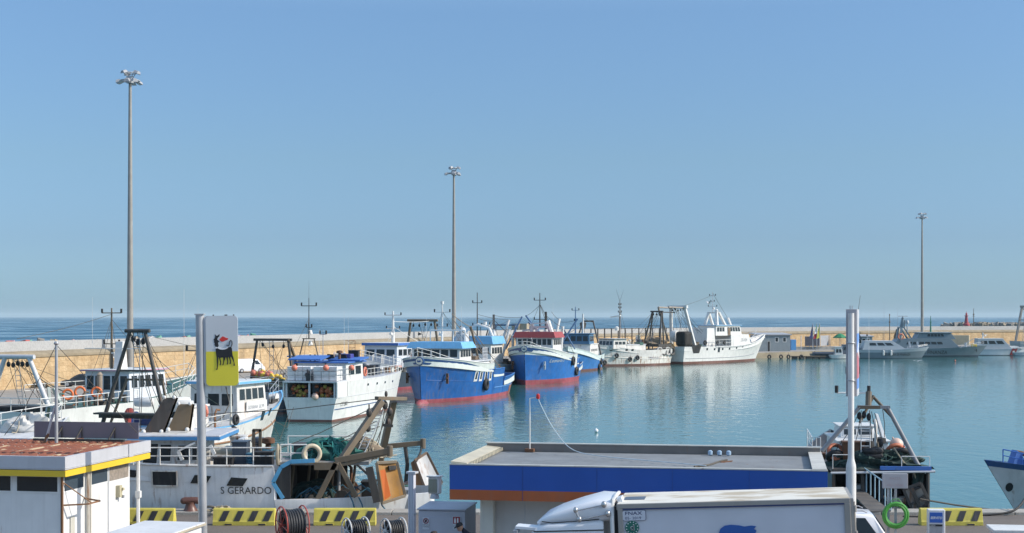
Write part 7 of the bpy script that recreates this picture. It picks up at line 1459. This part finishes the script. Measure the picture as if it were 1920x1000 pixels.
person('man in dark clothes and a dark cap looking down beside the utility cabinet', (P(886, 985, 45.3).x, 45.3, 0), R(198), 1.75, CLO, plain('cap_dark', (.025, .025, .028), .9), 1.0)
person('dark haired person in front of the utility cabinet, only the top of the head showing', (P(826, 985, 43.6).x, 43.6, 0), R(200), 1.72, CLO2, None, .5, plain('dark_hair', (.03, .022, .02), .8))
# ---------------------------------------------------------------- gulls and buoys
def gull(p, rz, label, up=.35, span=1.3):
    o = thing('gull', label, 'gull', p, rz, 'gulls over the harbour'); k = span / 1.3
    MB().lathe([(.005, -.26), (.05, -.16), (.085, 0), (.07, .14), (.045, .2), (.05, .26), (.02, .31), (.004, .35)], n=10, axis='x').build('body', W, o, True)
    for sg in (1, -1):
        a = [(.1, .05, .03), (.14, .3, .03 + up * .3), (.02, .62, .02 + up * .35), (-.1, .66, .01 + up * .34), (-.06, .3, .02 + up * .28), (-.12, .05, .02)]
        MB().prism([(x * k, y * sg * k, z * k) for x, y, z in a], (0, 0, .02)).build('wing', [plain('gull_grey', (.5, .5, .52))], o)
    MB().prism([(-.2, -.03, .0), (-.2, .03, 0), (-.4, .07, .01), (-.4, -.07, .01)], (0, 0, .015)).build('tail', W, o); return o
gull(P(1720, 678, 210), R(100), 'white gull gliding low over the water in front of the patrol boats')
gull(P(1329, 570, 290), R(200), 'white gull flying beside the mast of the white trawler', .8, 2.2)
for px, py, mt_, lb in ((1791, 677, REDO, 'small red buoy floating in front of the larger patrol vessel'), (1118, 809, WHP, 'small white buoy floating alone on the open harbour water')):
    p = G(px, py, WZ + .1); o_ = MB().sphere((0, 0, .05), .16, 14).bar((0, 0, .15), (0, 0, .26), .04, n=8).build('mooring_buoy', mt_, None, True); o_.location = p; tag(o_, lb, 'buoy')
# ---------------------------------------------------------------- on the breakwater pier
def shed(px0, px1, ytop, ybase, label, wall, roof, D_=5, rz=0, name='harbour_shed', cat='shed', wins=(), door=None):
    g = G((px0 + px1) / 2, ybase); k = F / g.y; w = (px1 - px0) / k; h = (ybase - ytop) / k
    o = thing(name, label, cat, (g.x, g.y, 0), rz); wl = MB().box((0, D_ / 2, h / 2), (w, D_, h)).build('wall', wall, o)
    if roof: MB().hexa([(-w / 2 - .3, -.3, h), (w / 2 + .3, -.3, h), (w / 2 + .3, D_ + .3, h + .35), (-w / 2 - .3, D_ + .3, h + .35)], [(-w / 2 - .3, -.3, h + .22), (w / 2 + .3, -.3, h + .22), (w / 2 + .3, D_ + .3, h + .57), (-w / 2 - .3, D_ + .3, h + .57)]).build('roof', roof, o)
    for u0, u1, v0, v1 in wins: pane(wl, V3((-w / 2, 0, 0)), V3((w / 2, 0, 0)), V3((w / 2, 0, h)), V3((-w / 2, 0, h)), u0, u1, v0, v1, W, GL, 'window', .12)
    if door: pane(wl, V3((-w / 2, 0, 0)), V3((w / 2, 0, 0)), V3((w / 2, 0, h)), V3((-w / 2, 0, h)), *door, W, DARK, 'door')
    return o
SHG = paint('shed_blue_grey', (.22, .26, .28), .6, .15)
shed(1420, 1483, 629, 659, 'blue grey harbour shed with two small windows behind the raked white bow', SHG, GREY, 6, R(8), wins=((.54, .62, .6, .85), (.78, .86, .6, .85)), door=(.30, .37, 0, .62))
shed(1483.5, 1493, 637, 657, 'bright blue box cabin beside the blue grey shed', paint('cabin_blue', (.08, .27, .55), .5, .1), None, 2.4, R(8), 'portable_cabin', 'cabin')
shed(1606, 1636, 632, 656, 'grey harbour shed with a row of windows behind the totem pole', SHG, GREY, 5, R(4), wins=((.12, .30, .5, .85), (.36, .56, .5, .85), (.62, .82, .5, .85)))
shed(1778, 1816, 629, 647, 'cream coloured container behind the large patrol vessel', paint('container_cream', (.52, .46, .32), .6, .2, .1), None, 3, R(-20), 'storage_container', 'container')
shed(1893, 1913, 619, 642, 'pale cream hut behind the gantry at the right edge', paint('hut_cream', (.56, .47, .32), .7, .2), None, 4, R(10), 'pier_hut', 'hut')
shed(1626, 1640, 622, 640, 'small cream booth by the breakwater wall behind the grey shed', CREAM, None, 3, 0, 'pier_booth', 'booth')
shed(660, 682, 638, 668, 'pale weathered steel door panel standing against the breakwater wall', paint('pale_panel', (.60, .54, .46), .7, .3, .3), None, .4, R(-60), 'steel_gate', 'gate')
for i, (a_, c_) in enumerate(((959, 973), (974, 988))): shed(a_, c_, 607, 640, ('left' if not i else 'right') + ' one of two tan concrete blocks rising behind the red roofed blue trawler', paint('tan_block', (.44, .36, .25), .8, .25), None, 4, R(-20), 'concrete_block', 'block')
o = shed(1843, 1892, 624, 644, 'dark green container piled with nets behind the coast guard boat', GREEN2, None, 4, R(4), 'storage_container', 'container', wins=((.70, .78, .5, .8),))
g = G(1866, 644); h_ = 20 * g.y / F
for i, (dx, lb) in enumerate(((-2.2, 'left net heap on top of the dark green container'), (1.6, 'right net heap on top of the dark green container'))): nh = netheap('net_pile', (0, 0, 0), (3.6, 2.6, .9), paint('olive_net', (.10, .09, .06), .9, .4), None, 60 + i, 12); nh.location = (g.x + dx, g.y + 2, h_); tag(nh, lb, 'fishing net')
# fenced enclosure, flags, parasol
g0, g1 = G(1502, 656), G(1556, 655); m = MB(); o = thing('mesh_fence', 'grey mesh fence enclosure with screens beside the blue cabin', 'fence', (g0.x, g0.y, 0), 0); d = g1 - g0
for i in range(8): p = d * (i / 7); m.bar(p, p + V3((0, 0, 3.4)), .09)
m.build('post', LGREY, o); MB().hexa([(1.0, .2, .9), (4.6, .3, .9), (4.6, .4, .9), (1.0, .3, .9)], [(1.0, .2, 3.2), (4.6, .3, 3.2), (4.6, .4, 3.2), (1.0, .3, 3.2)]).build('dark_screen', paint('screen_dark', (.10, .10, .12), .8), o); MB().hexa([V3((4.8, .3, .9)), d + V3((-.2, .3, .9)), d + V3((-.2, .4, .9)), V3((4.8, .4, .9))], [V3((4.8, .3, 3.4)), d + V3((-.2, .3, 3.4)), d + V3((-.2, .4, 3.4)), V3((4.8, .4, 3.4))]).build('grey_screen', GREY, o); MB().box(tuple(d / 2 + V3((0, -.3, .35))), (d.length, .2, .7)).build('base_wall', paint('base_pale', (.58, .55, .48), .7, .3), o)
for i, (px, mats, lb) in enumerate(((1524, [plain('flag_navy', (.03, .04, .14))], 'navy blue flag hanging from the left flagpole'), (1531.5, [plain('flag_green', (.02, .22, .08)), WHP, plain('flag_red', (.5, .03, .04))], 'green white and red flag hanging from the middle flagpole'), (1537, [plain('flag_yellow', (.62, .55, .08))], 'yellow flag hanging from the right flagpole'))):
    Y = 345; p0 = P(px, 656, Y); p0.z = 0; zt_ = P(px, 606, Y).z; o = thing('flagpole', lb + ' on the pier', 'flag', p0, 0, 'flags on the pier'); MB().bar((0, 0, 0), (0, 0, zt_), .06).build('pole', LGREY, o); m = MB(); k = len(mats)
    for j in range(k): zA = zt_ - .2 - (3.2 / k) * j; zB = zt_ - .2 - (3.2 / k) * (j + 1); m.add([(-.05, .05, zA), (-.05 - .45 * (zt_ - zA) / 2, .2, zA - .3), (-.05 - .45 * (zt_ - zB) / 2, -.1, zB - .3), (-.05, .05, zB), (-.05, -.05, zA), (-.05 - .45 * (zt_ - zA) / 2, .1, zA - .3), (-.05 - .45 * (zt_ - zB) / 2, -.2, zB - .3), (-.05, -.05, zB)], [(0, 1, 2, 3), (7, 6, 5, 4), (0, 4, 5, 1), (1, 5, 6, 2), (2, 6, 7, 3), (3, 7, 4, 0)], j)
    m.build('cloth', mats, o)
g = G(1575, 655); o = thing('parasol', 'dark green parasol open on the pier left of the totem pole', 'parasol', (g.x, g.y, 0)); MB().bar((0, 0, 0), (0, 0, 3.9), .06).build('pole', LGREY, o); MB().lathe([(1.75, 2.75), (1.7, 2.95), (.8, 3.6), (.02, 3.9)], n=8).build('canopy', plain('parasol_green', (.03, .22, .10), .8), o)
g = G(1668, 652); tag(MB().bar((0, 0, 0), (0, 0, 8.2), .14, .09, 8).sphere((0, 0, 6.6), .25, 8).bar((0, 0, 8.2), (0, 0, 8.7), .13).build('signal_pole', BSTEEL, None, loc=(g.x, g.y, 0)), 'thin dark signal pole behind the nearer grey patrol launch', 'pole')
o = thing('wrapped_statue', 'brown wrapped statue like bundle standing by the breakwater wall', 'bundle', (G(1682, 652).x, G(1682, 652).y, 0)); MB().lathe([(.9, 0), (1.1, .6), (.95, 2.2), (.75, 3.4), (.45, 3.9), (.4, 4.4), (.2, 4.8)], n=12).build('bundle', paint('bundle_brown', (.17, .12, .08), .9, .4, bmp=.5), o, True)
# row of tall dark posts
o = thing('post_fence', 'row of tall dark posts with rails along the pier behind the rusty white trawler', 'fence', (0, 0, 0)); fp = []
for i in range(13): px = lerp(1108, 1262, i / 12); g = G(px, lerp(668, 662, i / 12)); fp.append(g); MB().bar(g, g + V3((0, 0, 5.6)), .15, n=6).build('post', DSTEEL, o)
m = MB()
for a_, c_ in zip(fp, fp[1:]):
    for z in (5.5, 1.9): m.bar(a_ + V3((0, 0, z)), c_ + V3((0, 0, z)), .06, n=5)
m.build('rail', DSTEEL, o); rr = random.Random(9)
for i in range(9): px = 1116 + i * 15 + rr.uniform(-4, 4); g = G(px, 665); r_ = rr.uniform(.2, .36); floatball((g.x, g.y - .4, rr.uniform(1.2, 2.6)), r_, W if i % 3 else REDO, ('white' if i % 3 else 'coral') + ' float hung on the row of dark posts', 'floats hung on the dark posts')
g = G(1196, 664); tag(MB().box((0, 0, 3.0), (1.0, .12, 1.9)).box((0, -.07, 3.3), (.6, .02, .5), mi=1).build('wall_notice', [W, GREY], None, loc=(g.x, g.y - .3, 0)), 'pale notice panel fixed among the dark posts', 'sign')
# rack frames, parking sign, debris at the left
def rack(px, py, label, w, d, h):
    g = G(px, py); o = thing('steel_rack', label, 'rack', (g.x, g.y, 0), R(15)); m = MB()
    for i in range(4):
        for y in (0, d): m.bar((w * i / 3, y, 0), (w * i / 3, y, h), .05, n=6)
    for z in (.1, h * .35, h * .7, h):
        for y in (0, d): m.bar((0, y, z), (w, y, z), .04, n=6)
        for i in range(4): m.bar((w * i / 3, 0, z), (w * i / 3, d, z), .04, n=6)
    m.build('frame', RUSTL, o); netheap('stored_net', (w / 2, d / 2, .1), (w, d, 1.0), NETB, o, 77, 12); return o
rack(630, 684, 'rusty lattice rack holding nets behind the CT 2885 wheelhouse', 3.2, 1.6, 4.0)
g = G(528, 690); o = thing('parking_sign', 'grey backed no parking sign on a thin post by the breakwater wall', 'sign', (g.x, g.y, 0), R(10)); MB().bar((0, 0, 0), (0, 0, 3.6), .04).build('post', STEEL, o); MB().box((0, -.06, 3.2), (.8, .04, .9)).build('panel', LGREY, o); MB().lathe([(.27, -.1), (.27, -.08)], (0, 0, 3.25), 20, 'y').build('disc', plain('sign_blue', (.05, .08, .3)), o)
for i, (px, py, w_) in enumerate(((55, 727, 1.9), (72, 727, 2.2))): nh = netheap('debris_pile', (0, 0, 0), (w_, 1.4, .55), paint('debris_brown', (.13, .10, .06), .95, .5, bmp=.6), None, 90 + i, 20, ROPE); nh.location = G(px, py); tag(nh, ('left' if not i else 'right') + ' low brown debris pile on the pier below the breakwater wall at the left', 'debris')
for i, px in enumerate((455, 471)): pass
# beacons at sea
def beacon(px, ytop, Y, zb, col, label, r):
    p = P(px, ytop, Y); o = thing('lighthouse', label, 'lighthouse', (p.x, Y, zb)); h = p.z - zb; MB().lathe([(r * 1.6, 0), (r * 1.5, h * .12), (r, h * .16), (r * .62, h * .55), (r * .55, h * .72)], n=14).build('tower', col, o, True); MB().lathe([(r * .95, h * .72), (r * .95, h * .76), (r * .4, h * .78), (r * .4, h * .9), (r * .5, h * .91), (.05, h)], n=12).bar((0, 0, h * .98), (0, 0, h * 1.1), .08).build('lantern', col, o, True); return o
beacon(1812, 586, 790, 3.2, plain('lighthouse_red', (.36, .05, .06)), 'small red lighthouse on the far rocky breakwater', 1.15)
o = beacon(1745, 596, 420, 3.0, plain('lighthouse_green', (.02, .16, .10)), 'slim green navigation light beyond the breakwater wall', .28)
p = P(1825.5, 612, 800); tag(MB().bar((0, 0, 0), (0, 0, 10.4), .3, .12, 8).sphere((0, 0, 7.2), .5, 8).box((0, 0, 6.2), (1.3, .2, .2)).build('mast_pole', BSTEEL, None, loc=(p.x, 800, 2.0)), 'thin dark mast standing right of the red lighthouse', 'mast')
# pontoon with its piles
g = G(1540, 672, WZ + .5); o = thing('pontoon', 'low floating wooden pontoon in front of the dark patrol dinghy', 'pontoon', (g.x, 326, WZ), 0); MB().box((0, 0, .55), (7.4, 1.6, .16)).build('deck', WOOD, o); m = MB()
for i in range(5): m.box((-3 + 1.5 * i, 0, .22), (1.1, 1.5, .5))
m.build('float_block', DSTEEL, o)
for i, px in enumerate((1442, 1464, 1478, 1502)): g = G(px, 668, -.6); tyre((g.x, g.y - .3, -.75), R(30), ('first', 'second', 'third', 'fourth')[i] + ' tyre from the left hung on the pier face beside the raked white bow', 1.1, 'tyres hung on the pier face')
for i, (px, c_, lb) in enumerate(((1612, plain('jacket_blue', (.05, .08, .2), .9), 'person in dark blue standing by the grey shed behind the totem pole'), (1619, plain('jacket_yellow', (.55, .42, .08), .9), 'person in a yellow jacket standing by the grey shed'))): g = G(px, 655.5); person(lb, (g.x, g.y, 0), R(250), 1.75, c_, None, .1, plain('dark_hair', (.03, .022, .02), .8))
# ---------------------------------------------------------------- sea haze
hz = MB().box((0, 12000, 26), (60000, 40000, 80)).build('haze', [], None)
tag(hz, kind='stuff')
mt = bpy.data.materials.new('sea_haze'); mt.use_nodes = True; n = mt.node_tree; n.nodes.remove(n.nodes['Principled BSDF'])
v = n.nodes.new('ShaderNodeVolumePrincipled'); v.inputs['Color'].default_value = (.70, .87, .94, 1); v.inputs['Density'].default_value = .00006
n.links.new(v.outputs[0], n.nodes['Material Output'].inputs['Volume']); hz.data.materials.append(mt)
